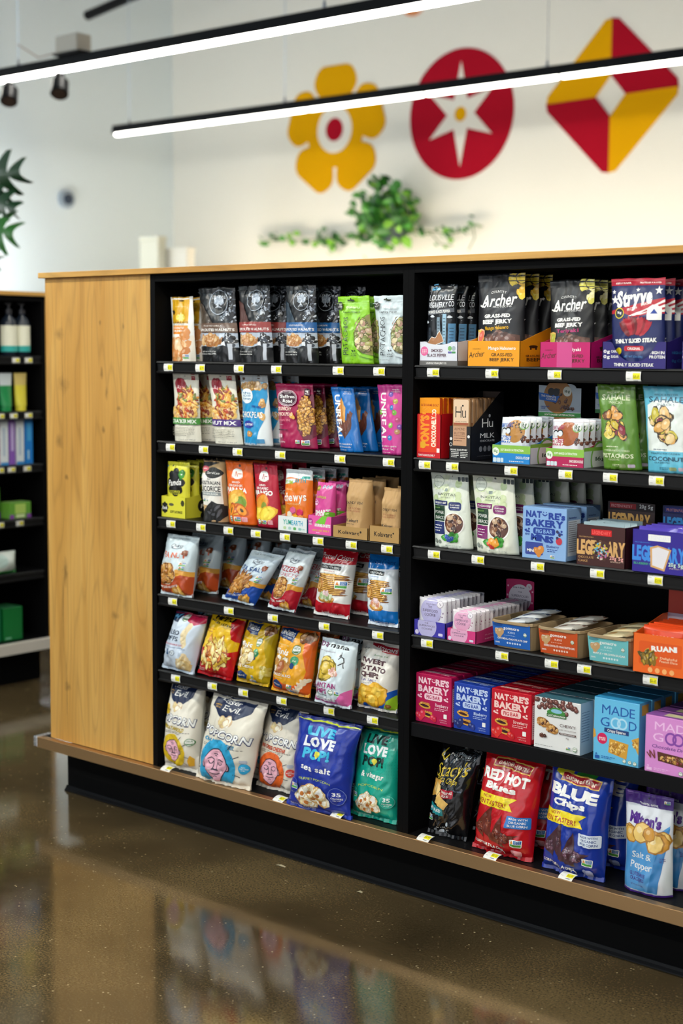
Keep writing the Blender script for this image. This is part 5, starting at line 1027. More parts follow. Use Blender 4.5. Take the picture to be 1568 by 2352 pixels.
spec('hu_tray', kind='tray', base='#19181b', inner='#3a2a20', hb=2.0, rise=.1, art=lambda a: (a.r(.17, .42, .8, 1, '#c79a78'), a.t('ALMOND', .48, .92, .5, .08, '#6a3a28', st='n'), a.t('BUTTER', .48, .79, .5, .08, '#6a3a28', st='n'), a.l(.48, .70, .5, 3, '#6a3a28', .02, .07), a.e(.08, .62, .06, None, '#e6e6e6'), a.e(.9, .7, .06, None, '#e6e6e6'), a.e(.07, .45, .07, None, '#e6e6e6'), a.e(.07, .45, .055, None, '#19181b'), a.t('ORGANIC GRASS-FED MILK', .45, .3, .8, .05, 'W'), a.l(.28, .22, .36, 4, 'W', .02, .05), a.l(.7, .22, .34, 4, 'W', .02, .05)),
     side=lambda a: (a.t('Hu', .5, 1.1, .34, .28, 'W', st='n'), a.e(.56, 1.3, .03, None, 'W'), a.t('MILK', .5, .72, .44, .15, 'W', st='n'), a.t('CHOCOLATE', .5, .56, .44, .06, 'W', st='n'), [a.e(.3+.13*i, .32, .05, None, '#8a8a8c') for i in range(4)], a.l(.5, .1, .6, 1, '#5a5a5c', .02)))
def cookie(c, word, ck):
    def art(a):
        a.r(0, 0, 1, 1, '#e6e9ee'); a.e(.56, .52, .34, None, ck[0], 30); a.f([ck[1]], .56, .52, .24, .3, ck[2], .035, 1.1) if ck[2] else a.e(.56, .52, .32, None, ck[1], 30)
        a.p([(0, .12), (.42, .12), (.46, .36), (0, .36)], c); a.t('THE', .1, .33, .1, .05, 'W', st='n'); a.t('COMPLETE', .22, .27, .42, .10, 'W'); a.t('COOKIE', .24, .17, .36, .08, 'W'); a.t('LENNY & LARRY', .24, .72, .44, .09, mixc(c, '#3a5ab0', .2), rot=6); a.e(.17, .52, .1, None, '#2c2c30'); a.e(.32, .54, .1, None, '#2c2c30'); a.e(.17, .5, .08, None, '#e6e9ee'); a.e(.32, .52, .08, None, '#e6e9ee')
        a.e(.84, .72, .13, None, '#7ab84a', 28); a.e(.84, .74, .12, None, '#f0f2ee', 28); a.t('16g', .84, .76, .15, .11, '#3a5a3a'); a.t('PROTEIN', .84, .64, .14, .04, '#3a5a3a'); a.f(CHOC, .9, .24, .08, .18, 9, .035, 1.2)
    return art
spec('cookie_blue', kind='wrap', base='#dfe4ec', rough=.22, art=cookie('#1c6ac8', '', ('#c08a48', '#4a2c1c', 12)), o=dict(nx=18, nz=18)); spec('cookie_pink', kind='wrap', base='#e6dfe4', rough=.22, art=cookie('#b8184e', '', ('#9a4f2c', '#b06438', 0)), o=dict(nx=18, nz=18))
def lenny_t(c, word):
    return lambda a: (a.r(0, .56, 1, 1, '#8cc04a'), a.t('SOFT-BAKED SATISFACTION', .52, .74, .6, .12, 'W'), a.e(.09, .62, .09, None, '#e9efe4'), a.t('16g', .09, .66, .1, .15, '#4a8a3a'), a.t(word, .8, .34, .36, .14, 'W'), a.rr(.07, .16, .045, .12, '#cfe0e8', .2), a.rr(.17, .16, .045, .12, '#cfe0e8', .2), a.rr(.26, .16, .035, .12, '#cfe0e8', .2), a.l(.7, .1, .5, 1, 'W', .04))
def lenny_s(a): a.r(0, .0, 1, 1, '#d9e4ec'); a.e(.5, .4, .3, None, '#7ab84a'); a.e(.5, .42, .26, None, '#f0f2ee'); a.t('16g', .5, .46, .3, .22, '#3a5a3a'); a.r(0, .9, 1, 1.1, '#8cc04a')
def lenny_h(a): a.p([(0, 0), (1, 0), (1, .13), (0, .13)], '#2f8a3c'); a.t('SOFT-BAKED SATISFACTION', .5, .065, .7, .05, 'W'); a.e(.46, .6, .34, None, '#b07a3e', 34); a.f(CHOC, .5, .62, .24, .26, 14, .03, 1.1); a.p([(.02, .5), (.42, .42), (.5, .62), (0, .72)], '#1c6ac8'); a.t('THE COMPLETE', .24, .60, .36, .06, 'W', rot=-6); a.t('COOKIE', .3, .52, .24, .05, 'W', rot=-6); a.e(.3, .74, .08, None, '#20242c'); a.e(.42, .73, .08, None, '#20242c'); a.e(.68, .76, .1, None, '#e9efe4'); a.t('16g', .68, .77, .12, .08, '#3a5a3a'); a.f(CHOC, .68, .28, .16, .07, 16, .025, 1.2); a.t('CHOCOLATE', .16, .3, .2, .035, '#1c6ac8'); a.t('CHIP', .12, .25, .1, .035, '#1c6ac8')
spec('lenny_blue', kind='tray', base='#1c86d2', inner='#a87a4a', hb=1.7, headc='#c6d6e2', art=lenny_t('#1c86d2', 'CHOCOLATE CHIP'), side=lenny_s); spec('lenny_pink', kind='tray', base='#b81a56', inner='#a87a4a', hb=1.7, art=lenny_t('#b81a56', 'SNICKERDOODLE'), side=lenny_s)
def sahale(c, tc, word, l1, food, cream):
    def art(a):
        if cream: a.p([(.08, .25), (.95, .25), (.95, .78), (.7, .84), (.25, .84), (.08, .78)], '#dfe6e2')
        a.t('BRICK & PETTER', .5, .905, .5, .02, tc, st='n'); a.t('SAHALE', .5, .85, .76, .065, tc, st='b'); a.t('SNACKS', .5, .79, .4, .03, tc, st='n'); a.f(food, .40, .62, .20, .09, 12, .085, 1.5, dark='#3a2a10'); a.f(food, .5, .46, .22, .12, 20, .085, 1.45, dark='#3a2a10', seed=5)
        a.l(.45, .265, .4, 1, tc, .009); a.t(l1, .5, .225, .66, .022, tc, st='n'); a.t(word, .5, .165, .8, .05, tc); a.t('GLAZED MIX', .45, .12, .34, .02, tc, st='n'); a.l(.5, .06, .24, 2, tc); a.rr(.66, .05, .07, .02, '#8a9a6a', .3); a.rr(.84, .05, .07, .02, '#b8a8b8', .3)
    return art
spec('sahale_green', kind='pouch', base='#5e8a2c', rough=.34, art=sahale('#5e8a2c', '#dfe6c0', 'PISTACHIOS', 'POMEGRANATE FLAVORED', ['#e8a85a', '#7a4a2a', '#b83a3a', '#d8c04a', '#8a2a3a', '#d99a50'], 0)); spec('sahale_blue', kind='pouch', base='#62bcd8', rough=.34, art=sahale('#62bcd8', '#22506a', 'COCONUT', 'PINEAPPLE RUM CASHEW', ['#e6bb74', '#d9a24e', '#8a3a4a', '#c8b83a', '#e8cb8e'], 1))
def navitas(band, word, leafb):
    def art(a):
        a.rnd.seed(9)
        for i in range(16): x, y = a.q(a.rnd.uniform(.1, .98), a.rnd.uniform(.6, .95)); a.blob(x, y, .009, a.rnd.choice(['#cfdcae', '#dbe5c4', '#c3d6a4']), 1.1, 0, 14, .03)
        a.e(.22, .87, .14, None, '#7a8a78', 30); a.e(.22, .87, .13, None, '#dfe6d8', 30); a.t('SUPERFOOD', .22, .87, .2, .02, '#6a7a68', st='n'); a.e(.56, .955, .025, None, '#1a1a1a'); [a.rr(.78+.09*k, .92, .035, .03, '#3a4448', .2) for k in range(3)]
        a.rr(.46, .77, .04, .02, '#8a9a94', .2); a.t('NAVITAS', .46, .71, .48, .036, '#4a5254', st='l'); a.t('ORGANICS', .44, .67, .24, .016, '#6a7274', st='n'); a.r(.1, .565, .5, .625, band); a.t(word, .3, .595, .34, .026, 'W'); a.rr(.68, .56, .15, .055, band, .3); a.t('PLANT-BASED', .68, .575, .22, .018, 'W'); a.t('SUPERFOOD', .68, .545, .2, .018, 'W'); a.r(.1, .355, .42, .56, '#143a20'); a.t('ORGANIC', .2, .53, .2, .02, '#8ab85a', st='n'); a.t('POWER', .26, .47, .26, .045, 'W', st='n'); a.t('SNACKS', .28, .40, .3, .045, 'W', st='n'); a.r(.1, .18, .42, .345, band); a.l(.24, .29, .2, 3, 'W', .01, .035)
        a.e(.66, .33, .24, None, 'W', 34); a.e(.66, .33, .215, None, '#5a2f22', 34); a.f(CHOC+['#8a5a3a', '#c8a888'], .66, .33, .15, .10, 40, .05, 1.1)
        a.f(['#2f7a2c', '#3f9a34'], .66, .14, .26, .03, 8, .06, 1.8); a.f(['#2a4a9a', '#3a5ab8'], .52, .13, .1, .035, 6, .05, 1.0) if leafb == 'b' else (a.f(['#c8302a', '#e04a2a'], .5, .10, .08, .03, 6, .04, 1.4), a.f(['#e89a2a'], .58, .15, .05, .02, 3, .06, 1.6)); a.e(.16, .09, .05, None, '#8a948c'); a.e(.28, .08, .04, None, '#8a948c'); a.t('NET WT 8 OZ (227g)', .62, .04, .4, .016, '#8a9a94', st='n')
    return art
spec('navitas_blue', kind='pouch', base='#e2e8dc', rough=.36, art=navitas('#1c2a66', 'BLUEBERRY HEMP', 'b')); spec('navitas_purple', kind='pouch', base='#e6e8d6', rough=.36, art=navitas('#7a1464', 'CACAO GOJI', 'g'))
def smile(a, u, v, w, c): k = a.w/a.h; a.seg([(u-w/2, v), (u-w/4, v-w*.22*k), (u, v-w*.3*k), (u+w/4, v-w*.22*k), (u+w/2, v)], w*.22, c); a.e(u-w*.3, v+w*.35*k, w*.12, None, c); a.e(u+w*.3, v+w*.35*k, w*.12, None, c)
def natb(c, lc, word, fr):
    def art(a):
        a.t('NAT', .26, .865, .35, .12, lc, st='x'); smile(a, .51, .875, .10, lc); a.t("RE'S", .75, .865, .36, .12, lc, st='x') if word != 'MINIS' else a.t("RE's", .78, .85, .36, .12, lc, st='x'); a.t('BAKERY', .5, .70, .84, .13, lc, st='x'); a.rr(.5, .545, .25, .065, lc, .35); a.t('FIG BAR', .5, .545, .38, .075, c)
        for sx in (-1, 1): a.f([lc], .5+sx*.37, .545, .07, .04, 7, .02, 1.3, hi=False)
        if word == 'MINIS': 
            a.t('MINIS', .46, .41, .5, .12, lc, st='x', rot=-4); a.t('100', .12, .47, .1, .04, lc); a.rr(.28, .2, .2, .12, '#3a4a9a', .1); a.t('MINIS', .22, .16, .2, .06, 'W'); a.f(['#d98a3a'], .38, .17, .05, .04, 4, .06); a.t('Blueberry', .7, .27, .28, .055, lc, st='n'); a.l(.7, .2, .24, 2, lc, .012, .035); a.e(.84, .38, .07, None, '#c83a4a'); [a.e(.8+.05*(k % 2), .56-.06*k, .03, None, '#3a3a5a') for k in range(3)]; a.ng(.7, .07, .1)
        else:
            a.t(word, .74, .405, .36, .065, lc, st='b'); a.l(.72, .33, .36, 2, lc, .012, .035); a.rr(.84, .2, .045, .045, 'W', .1); a.t('6 TWIN PACKS', .78, .115, .2, .02, lc, st='n'); a.t('NET WT 12 OZ', .8, .07, .18, .02, lc, st='n')
            for u, v in ((.26, .35), (.34, .18)): x, y = a.q(u, v); a.up(); k = a.w; a.blob(x, y, .065*k, '#d9a23c', 2.6, -.12, 16, .06); a.blob(x, y, .03*k, '#3a1420', 4.0, -.12, 12, .1); a.f(['#e8bd62', '#c98a2e'], u, v+.045, .13, .008, 12, .02, 1.3)
            a.f(fr, .14, .16, .08, .05, 4, .07, 1.1); a.f(fr, .52, .14, .04, .06, 3, .06, 1.1)
    return art
def nb_side(c, lc): return lambda a: (a.r(.1, .1, .9, .78, mixc(c, '#ffffff', .8 if lc != '#23409a' else .7)), [a.l(.5, .74-.04*i, .7, 1, '#4a5060', .012) for i in range(15)], a.t('Nutrition Facts', .4, .83, .5, .035, lc))
def nb_top(c, lc, word): return lambda a: (a.t("NATURE'S BAKERY", .3, .6, .46, .28, lc, st='x'), a.t(word, .75, .6, .36, .24, lc), a.l(.75, .3, .3, 1, lc, .08))
for n, c, lc, wd, fr in (('nb_rasp', '#b5104e', '#f3cdd8', 'Raspberry', ['#e0304a', '#c81c3a']), ('nb_blue', '#1b3fa6', '#c3d4f2', 'Blueberry', ['#1c2a6a', '#2a3a8a']), ('nb_straw', '#c40f26', '#f6cfc8', 'Strawberry', ['#e0302a', '#c81c20']), ('nb_mini', '#8fb6e4', '#23409a', 'MINIS', [])):
    spec(n, kind='box', base=c, art=natb(c, lc, wd, fr), side=nb_side(c, lc), top=nb_top(c, lc, wd))
def legend(c, lc, word, f):
    return lambda a: (a.t('PROTEIN PASTRY', .2, .70, .3, .03, lc, st='n'), a.t('LEGENDARY', .5, .46, .98, .34, lc, st='x'), a.rr(.51, .83, .21, .075, 'W' if f else '#d01418', .1), a.t('LEGENDARY', .51, .83, .38, .09, '#e8e8f0' if f else '#f0605a'), a.p([(.36, .14), (.62, .06), (.74, .58), (.48, .66), (.34, .6)] if f else [(.32, .2), (.6, .14), (.7, .56), (.56, .64), (.38, .6)], '#d9a86a' if f else '#4a2a20'), (a.p([(.39, .18), (.6, .11), (.70, .55), (.5, .62), (.38, .57)], '#e6e2e6') if f else a.f(['#d8c8b0', '#c05a8a', '#5aa8c8', '#2a1814', '#d0b83a'], .51, .38, .15, .2, 70, .016, 1.6, hi=False)), a.t('20g', .76, .24, .14, .09, '#f4b0a8' if not f else '#cfe8d0'), a.t('5g', .92, .24, .1, .09, '#f4b0a8' if not f else '#cfe8d0'), a.l(.84, .15, .26, 2, '#e8c8b0'), a.t(word[0], .2, .2, .32, .055, lc if not f else '#4ab87a', st='n'), (a.t(word[1], .14, .11, .2, .055, lc, st='n') if word[1] else None))
def leg_h(lc, bar): return lambda a: (a.r(.05, .80, .6, .95, bar), a.t('PROTEIN PASTRY', .3, .87, .44, .08, '#e8a0a0'), a.t('LEGENDARY', .46, .5, .86, .34, lc, st='x'), a.t('20g', .74, .9, .14, .11, 'W'), a.t('5g', .9, .9, .1, .11, 'W'), a.t('CHOCOLATE CAKE' if bar[1] == 'a' else 'BLUEBERRY', .55, .2, .5, .07, lc, st='n'), a.t('10 BARS', .16, .08, .2, .06, 'W'))
spec('legend_brown', kind='tray', base='#3f1a18', inner='#5a3a30', hb=1.0, headc='#2a1416', header=(.075, leg_h('#c79a52', '#a8141c')), hround=.02, art=legend('#3f1a18', '#d9a868', ('CHOCOLATE', 'CAKE'), 0)); spec('legend_purple', kind='tray', base='#2f1f8e', inner='#2a2050', hb=1.0, headc='#101c5a', header=(.075, leg_h('#2a8ad0', '#1c2a8a')), hround=.02, art=legend('#2f1f8e', '#3a8ae0', ('BLUEBERRY', None), 1))
def scook(c, tc, cc):
    return lambda a: (a.f([mixc(cc, '#5a2a3a', .4)], .78, .5, .2, .4, 14, .022, 1.2, hi=False), a.e(.48, .56, .38, None, cc, 34), a.t('love + chew', .48, .80, .34, .045, '#4a3a58', st='n'), a.t('THE', .44, .70, .14, .06, '#4a3a58', st='n'), a.t('SUPERFOOD', .46, .57, .56, .08, '#4a3a58', st='n'), a.t('COOKIE', .46, .43, .4, .08, '#4a3a58', st='n'), a.e(.8, .82, .11, None, '#a89aa8', 24), a.e(.8, .82, .095, None, '#ede8ee', 24), a.t('7g', .8, .83, .07, .05, '#4a3a58', st='n'))
spec('scook_purple', kind='wrap', base='#e9e6ec', rough=.4, art=scook(0, 0, '#b9b4dc'), o=dict(nx=14, nz=14)); spec('scook_pink', kind='wrap', base='#ece4e8', rough=.4, art=scook(0, 0, '#e3a8c8'), o=dict(nx=14, nz=14))
def sct(c, cc): return lambda a: (a.e(.42, .66, .30, None, cc, 34), a.t('love + chew', .42, 1.02, .26, .07, '#4a3a58', st='n'), a.t('THE', .40, .86, .12, .09, '#4a3a58', st='n'), a.t('SUPERFOOD', .42, .68, .5, .12, '#4a3a58', st='n'), a.t('COOKIE', .42, .48, .34, .12, '#4a3a58', st='n'), a.e(.1, .2, .06, None, '#d8d0e8'), a.rr(.85, .2, .07, .09, '#d8d0e8', .3))
def sc_h(a): a.e(.5, .5, .40, None, '#e6dfe8', 36); a.t('love + chew', .46, .78, .4, .045, '#3a2a48', st='b'); a.t('THE', .5, .66, .14, .04, '#5a4a68', st='n'); a.t('SUPERFOOD', .5, .55, .6, .065, '#5a4a68', st='n'); a.t('COOKIE', .52, .45, .44, .065, '#5a4a68', st='n'); a.t('plant based - no refined sugar', .5, .07, .8, .03, '#f4d0e0', st='n'); [a.e(u, v, .03, None, '#f2b8d0') for u, v in ((.08, .8), (.06, .55), (.1, .3), (.94, .7), (.93, .4), (.9, .18), (.1, .14))]; a.e(.82, .82, .1, None, '#e6dfe8', 20); a.t('7g', .82, .83, .07, .05, '#b01c5a', st='n')
spec('sct_purple', kind='tray', base='#3d35a6', inner='#8a744a', hb=1.35, art=sct('', '#b9b4dc'), side=lambda a: a.l(.5, .5, .6, 2, '#a8a0e0', .04, .1)); spec('sct_pink', kind='tray', base='#d4387e', inner='#8a744a', hb=1.75, header=(.088, sc_h), hround=.04, headc='#c01c62', art=sct('', '#e3a8c8'), side=lambda a: (a.t('SUPERFOOD COOKIE', .45, .6, .6, .1, '#f4c0d8', st='n'), a.t('soft + chewy', .4, .3, .5, .12, '#f4c0d8')))
def gom(c, w): return lambda a: (a.t('gomacro', .5, .80, .44, .13, 'W'), a.t('KIDS', .5, .62, .2, .08, mixc(c, '#ffffff', .7)), a.e(.12, .9, .14, .07, mixc(c, '#000022', .25)), a.rr(.15, .62, .1, .13, '#e9e6e0', .1), a.f(['#c8a070'], .15, .6, .05, .06, 4, .07), a.us(.88, .6, .05), a.t(w, .52, .34, .84, .08, 'W'), a.t('12 BARS', .1, .16, .12, .06, 'W'), [a.e(.38+.07*i, .17, .025, None, mixc(c, '#ffffff', .75)) for i in range(6)], a.l(.5, .48, .4, 1, mixc(c, '#ffffff', .6), .02))
spec('tub_blue', kind='tub', base='#1f62b8', art=gom('#1f62b8', 'OATMEAL CHOCOLATE CHIP')); spec('tub_orange', kind='tub', base='#c9501e', art=gom('#c9501e', 'DOUBLE CHOCOLATE + PEANUT BUTTER CHIPS')); spec('tub_teal', kind='tub', base='#6fc0c4', art=gom('#6fc0c4', 'MAPLE + BROWN SUGAR'))
def barw(c, d): return lambda a: (a.p([(0, .0), (.45, 0), (.3, 1), (0, 1)], d), a.t('gomacro', .66, .5, .4, .3, c))
for n, b, d in (('barp_blue', '#dfe3e6', '#27508e'), ('barp_brown', '#d9d4ca', '#7a4628'), ('barp_gold', '#d8c9a0', '#c08a2c')): spec(n, kind='wrap', base=b, rough=.3, art=barw(d, d), o=dict(nx=12, nz=8))
spec('ruani_tray', kind='tray', base='#ee6616', inner='#c9b8c8', hb=1.3, headc='#b8321c', header=(.10, lambda a: (a.e(.7, .4, .3, .2, '#a82a10'), a.f(GOLD, .7, .4, .2, .12, 20, .05, 1.8))), hround=.1, art=lambda a: (a.rr(.46, .52, .36, .30, '#e2570f', .1), a.t('RUANI', .52, .68, .42, .13, 'W', st='x', rot=4), a.f(['#8a6a1c', '#5a4a14', '#c8a83a'], .26, .42, .1, .12, 34, .035, 2.4), a.t('Delightful', .6, .44, .28, .06, '#f8c8a0'), a.t('Peanut Date', .6, .36, .3, .06, '#f8c8a0'), [a.e(.3+.12*i, .1, .04, None, '#f8b06a') for i in range(4)]), side=lambda a: a.l(.5, .5, .6, 3, '#f8b06a', .02, .05))
spec('ruani_pack', kind='wrap', base='#e0481c', art=lambda a: (a.t('RUANI', .5, .75, .5, .12, 'W', st='x'), a.f(GOLD, .5, .4, .2, .2, 12, .06)), o=dict(nx=12, nz=12))
def chewy(a):
    a.rnd.seed(5)
    for i in range(30): x, y = a.q(a.rnd.uniform(.02, .98), .97-abs(a.rnd.gauss(0, .09))); a.up(); a.blob(x, y, .0055, '#4a2a26', 1.1, 0, 10, .08); a.blob(x, y+.0008, .0042, '#7a4a42', 1.1, 0, 10, .08); a.blob(x-.001, y+.002, .0014, '#c8a8a0', 1.2, 0, 6)
    a.p([(.3, .68), (.66, .68), (.68, .75), (.56, .84), (.42, .84), (.28, .75)], '#3f8a3c'); a.r(.28, .65, .70, .71, '#2f6a2c'); a.t('CASCADIAN FARM', .49, .68, .38, .035, 'W'); a.e(.49, .77, .12, .04, '#8ac0d8')
    for u, v in ((.2, .52), (.4, .42)): x, y = a.q(u, v); a.up(); a.blob(x, y, .088*a.w, '#b07a3a', 1.6, -.3, 14, .08); a.f(['#d9aa62', '#8a5420', '#4a2418', '#c89050'], u, v, .12, .06, 26, .025, 1.3)
    a.t('CHEWY', .74, .52, .34, .06, '#5a3a38', st='n'); a.t('DARK CHOCOLATE CHIP', .74, .435, .36, .025, '#5a3a38', st='n'); a.r(.56, .345, .92, .38, '#5a3a38'); a.t('FAIR TRADE CHOCOLATE', .74, .362, .3, .02, 'W'); a.t('15g', .74, .29, .06, .03, '#5a3a38', st='n'); a.f(CHOC, .2, .26, .1, .03, 6, .03, 1.1); a.ng(.76, .1, .1); a.us(.9, .1, .045); a.l(.3, .07, .5, 1, '#8a8a8a', .008)
spec('chewy', kind='box', base='#e8e8e6', topc='#8aa0b0', art=chewy, side=lambda a: (a.r(0, 0, 1, 1, '#b9cfe0'), [a.l(.5, .8-.05*i, .8, 1, '#3a5a8a', .014) for i in range(12)]), top=lambda a: a.r(0, 0, 1, 1, '#4a7a8a'))
def madeg(c, lc, oo, word, wc, f):
    def art(a):
        a.t('MADE', .54, .83, .72, .15, lc, st='n'); a.t('G', .25, .635, .2, .15, lc, st='n'); a.t('D', .86, .635, .17, .15, lc, st='n'); k = a.w/a.h
        for u in (.49, .63):
            a.seg([(u+.095*cos(2*pi*i/22), .635+.095*k*sin(2*pi*i/22)) for i in range(23)], .035, oo)
        if f:
            a.p([(.24, .47), (.78, .47), (.78, .54), (.24, .54)], '#1a3f7a'); a.t(word, .51, .505, .4, .045, 'W'); a.e(.2, .36, .11, None, '#d8205a', 26); a.t('SNACKS', .2, .37, .14, .025, 'W'); a.t('& TASTE', .2, .34, .14, .025, 'W')
            for P in ([(.36, .38), (.78, .34), (.74, .1), (.34, .16)], [(.84, .42), (1, .48), (1, .2)], [(0, .5), (.04, .48), (.06, .38), (0, .34)]): a.p(P, '#d9a23c')
            a.f(['#efc668', '#b9802c'], .54, .25, .17, .09, 60, .022, 1.3); a.f(['#efc668', '#b9802c'], .93, .37, .05, .06, 14, .022, 1.3)
        else:
            a.t(word, .56, .47, .84, .06, wc, st='n', sh=.2); a.p([(.24, .38), (1, .34), (1, .16), (.26, .22)], '#5a2f1c'); a.f(['#c08a3a', '#7a3a20', '#e0b062', '#8a2a2a', '#5a3a1c'], .62, .28, .34, .05, 110, .02, 1.3); a.seg([(.05, .34), (.12, .26), (.1, .38), (.2, .26), (.18, .4)], .02, '#7a3a28')
        a.rr(.1, .06, .05, .025, lc, .1); a.t('6' if f else '5', .08, .11, .04, .035, lc); a.l(.34, .08, .3, 2, lc, .01, .025); a.us(.7, .07, .04); a.us(.82, .065, .04); a.us(.93, .06, .04)
    return art
spec('mg_blue', kind='box', base='#68bfe8', art=madeg('#68bfe8', '#1a56a8', '#b5e2f8', 'Crispy Squares', 'W', 1), top=lambda a: (a.r(0, 0, 1, 1, '#3aa0d8'),), side=lambda a: (a.r(0, 0, 1, 1, '#58a8d0'), a.r(.2, .8, .8, .96, '#c8a040'))); spec('mg_pink', kind='box', base='#dc8fd4', art=madeg('#dc8fd4', '#f4c6ee', '#8a4aa8', 'Chocolate Drizzled', '#5a2a8a', 0), top=lambda a: (a.r(0, 0, 1, 1, '#9a5ab0'), a.r(.3, .2, .8, .7, '#e0d8a8')))
def stacy(a):
    a.e(.7, .92, .26, .05, '#3a4a50'); a.e(.7, .92, .25, .045, '#141414'); a.t('BAKED', .7, .915, .3, .028, '#b8c8d0', st='n', rot=-8); a.t("Stacy's", .5, .76, .8, .15, '#e0c23a', sh=.35, st='n', rot=8); a.seg([(.2, .95), (.12, .88), (.24, .84), (.32, .9)], .03, '#e0c23a'); a.t('Pita Chips', .44, .64, .58, .06, '#e0c23a', sh=.35, st='n', rot=-2)
    a.p([(.02, .42), (.2, .46), (.3, .62), (.02, .62)], '#d9a24a'); a.p([(.2, .38), (.5, .32), (.6, .4), (.3, .5)], '#e8bd6a'); a.p([(.1, .5), (.26, .46), (.34, .56), (.16, .6)], '#f0cc82'); a.rr(.5, .5, .18, .045, '#a8182c', .3); a.t('SHARING', .5, .515, .28, .025, 'W'); a.t('SIZE', .5, .48, .16, .025, 'W'); a.p([(.0, .28), (.45, .24), (.47, .33), (.0, .37)], '#1f8a94'); a.t('SIMPLY NAKED', .22, .305, .38, .035, 'W', rot=-4); a.r(.02, .33, .1, .37, '#1f8a94'); a.ng(.12, .2, .18); a.e(.62, .17, .04, None, '#a8b0b8'); a.t('PER 1 OZ. SERVING', .5, .11, .34, .014, 'W', st='n'); [a.e(.3+.14*k, .065, .055, .025, '#c8d0d8') for k in range(3)]
    a.t('MADE WITH', .76, .55, .2, .018, '#8aa0c0', st='n')
spec('stacy', kind='pillow', base='#121214', rough=.16, art=stacy, o=dict(crinkle=1.7))
def goe(c, l1, l2, blue):
    def art(a):
        if blue: a.e(.26, .955, .14, .05, '#d8d020'); a.p([(.45, 1), (.8, 1), (.76, .93), (.46, .93)], '#2a7a2c')
        a.p([(.22, .875), (.86, .845), (.88, .93), (.24, .955)], '#e8c05a'); a.p([(.235, .885), (.85, .855), (.865, .92), (.25, .945)], '#9c1a28'); a.t('GARDEN of EATIN\'', .55, .90, .52, .032, '#f4e4cc', rot=-3)
        a.t(l1, .48, .785, .78, .095, 'W', st='x', rot=-4); a.t(l2, .44, .685, .52, .06, 'W', rot=-3, st='x'); a.p([(0, .50), (.70, .48), (.62, .545), (.74, .60), (0, .615)], '#f0d81c'); a.t('NOW', .24, .585, .16, .028, '#a8201c'); a.t('EVEN TASTIER!', .30, .53, .56, .045, '#a8201c', rot=-1)
        for P in (([(.1, .30), (.36, .5), (.42, .14)]), ([(.02, .26), (.3, .38), (.24, .16)]), ([(.36, .16), (.56, .44), (.62, .12)]), ([(.5, .24), (.84, .26), (.56, .14)])): a.p(P, '#4a2c34' if blue else '#6a2c20'); cx = sum(p[0] for p in P)/3; cy = sum(p[1] for p in P)/3; a.f((BLUEC if blue else ['#7a3426', '#8f4630', '#5a2018']), cx, cy, .055, .05, 26, .018, 1.2, seed=int(cx*100))
        a.rr(.80, .385, .16, .058, '#2f7ac8' if not blue else '#dfe8f4', .1); q = 'W' if not blue else '#1c3f8a'; a.t('MADE WITH', .80, .42, .24, .02, q); a.t('ORGANIC', .80, .387, .22, .022, q); a.t('BLUE CORN', .80, .353, .25, .022, q); a.t('CORN TORTILLA CHIPS', .34, .105, .52, .028, 'W', rot=-5); a.ng(.80, .18, .17); a.e(.58, .06, .035, None, '#e8e8e8'); a.e(.58, .06, .026, None, c); a.rr(.8, .08, .08, .03, mixc(c, '#ffffff', .6), .3); a.t('NET WT 5.5 OZ', .2, .05, .2, .014, 'W', st='n')
    return art
spec('goe_red', kind='pillow', base='#c2101c', rough=.24, art=goe('#c2101c', 'RED HOT', 'Blues', 0)); spec('goe_blue', kind='pillow', base='#15349c', rough=.24, art=goe('#15349c', 'BLUE', 'Chips', 1))
def milton(a):
    a.r(0, .87, 1, 1, '#43217a'); a.t('Honestly. Good.', .5, .895, .4, .026, 'W', rot=-2); a.e(.5, .95, .02, None, '#1a1a2a'); a.ng(.88, .935, .12); a.r(.05, .96, .17, .99, '#8a6ab0'); a.t("Milton's", .46, .735, .66, .105, '#54248a', st='x', rot=-3); a.p([(.06, .64), (.78, .64), (.96, .72), (.84, .4), (.8, .03), (.06, .03)], '#4d94cf'); a.p([(.62, .03), (.80, .03), (.96, .70), (.8, .6)], '#2f7ab8')
    a.f(['#e3b04c', '#efca74', '#d0963a'], .5, .56, .40, .07, 9, .14, 1.1, nn=8, dark='#a8742a', jit=.06); a.t('Salt &', .46, .385, .42, .065, 'W', st='n'); a.t('Pepper', .46, .285, .46, .075, 'W', st='n'); a.t('GLUTEN FREE', .4, .19, .36, .035, '#43217a'); a.t('CRACKERS', .4, .145, .32, .035, '#43217a'); a.t('NET WT 4.5 OZ (128g)', .4, .085, .28, .013, '#43217a', st='n'); a.r(0, 0, 1, .02, '#43217a'); a.l(.86, .38, .1, 3, '#43217a')
spec('milton', kind='pouch', base='#dfe3ea', rough=.3, art=milton, sealc='#43217a', seal=.13)
spec('green_bag', kind='pouch', base='#e2e6dc', art=lambda a: (a.p([(0, .1), (.5, 0), (1, 0), (1, .6), (.3, .5)], '#5ab82a'), a.t('CRACKERS', .5, .75, .7, .08, '#2a7a2a')))
spec('pastry_bar', kind='wrap', base='#9ab0b8', rough=.3, art=lambda a: (a.r(.1, .3, .9, .7, '#3a3030'), a.t('LEGENDARY', .5, .5, .6, .2, '#d9a868')), o=dict(nx=12, nz=8)); spec('pastry_bar_violet', kind='wrap', base='#5a4ab8', rough=.3, art=lambda a: (a.r(.1, .3, .9, .7, '#2a2468'), a.t('LEGENDARY', .5, .5, .6, .2, '#8ab8e8')), o=dict(nx=12, nz=8))
def lift(n, off, sc):      # art of packs that stand in a tray sits higher on the pack
    f = SP[n]['art']
    def g(a): q0 = a.q; a.q = lambda u, v: q0(u, off+sc*v); f(a); a.q = q0
    SP[n]['art'] = g
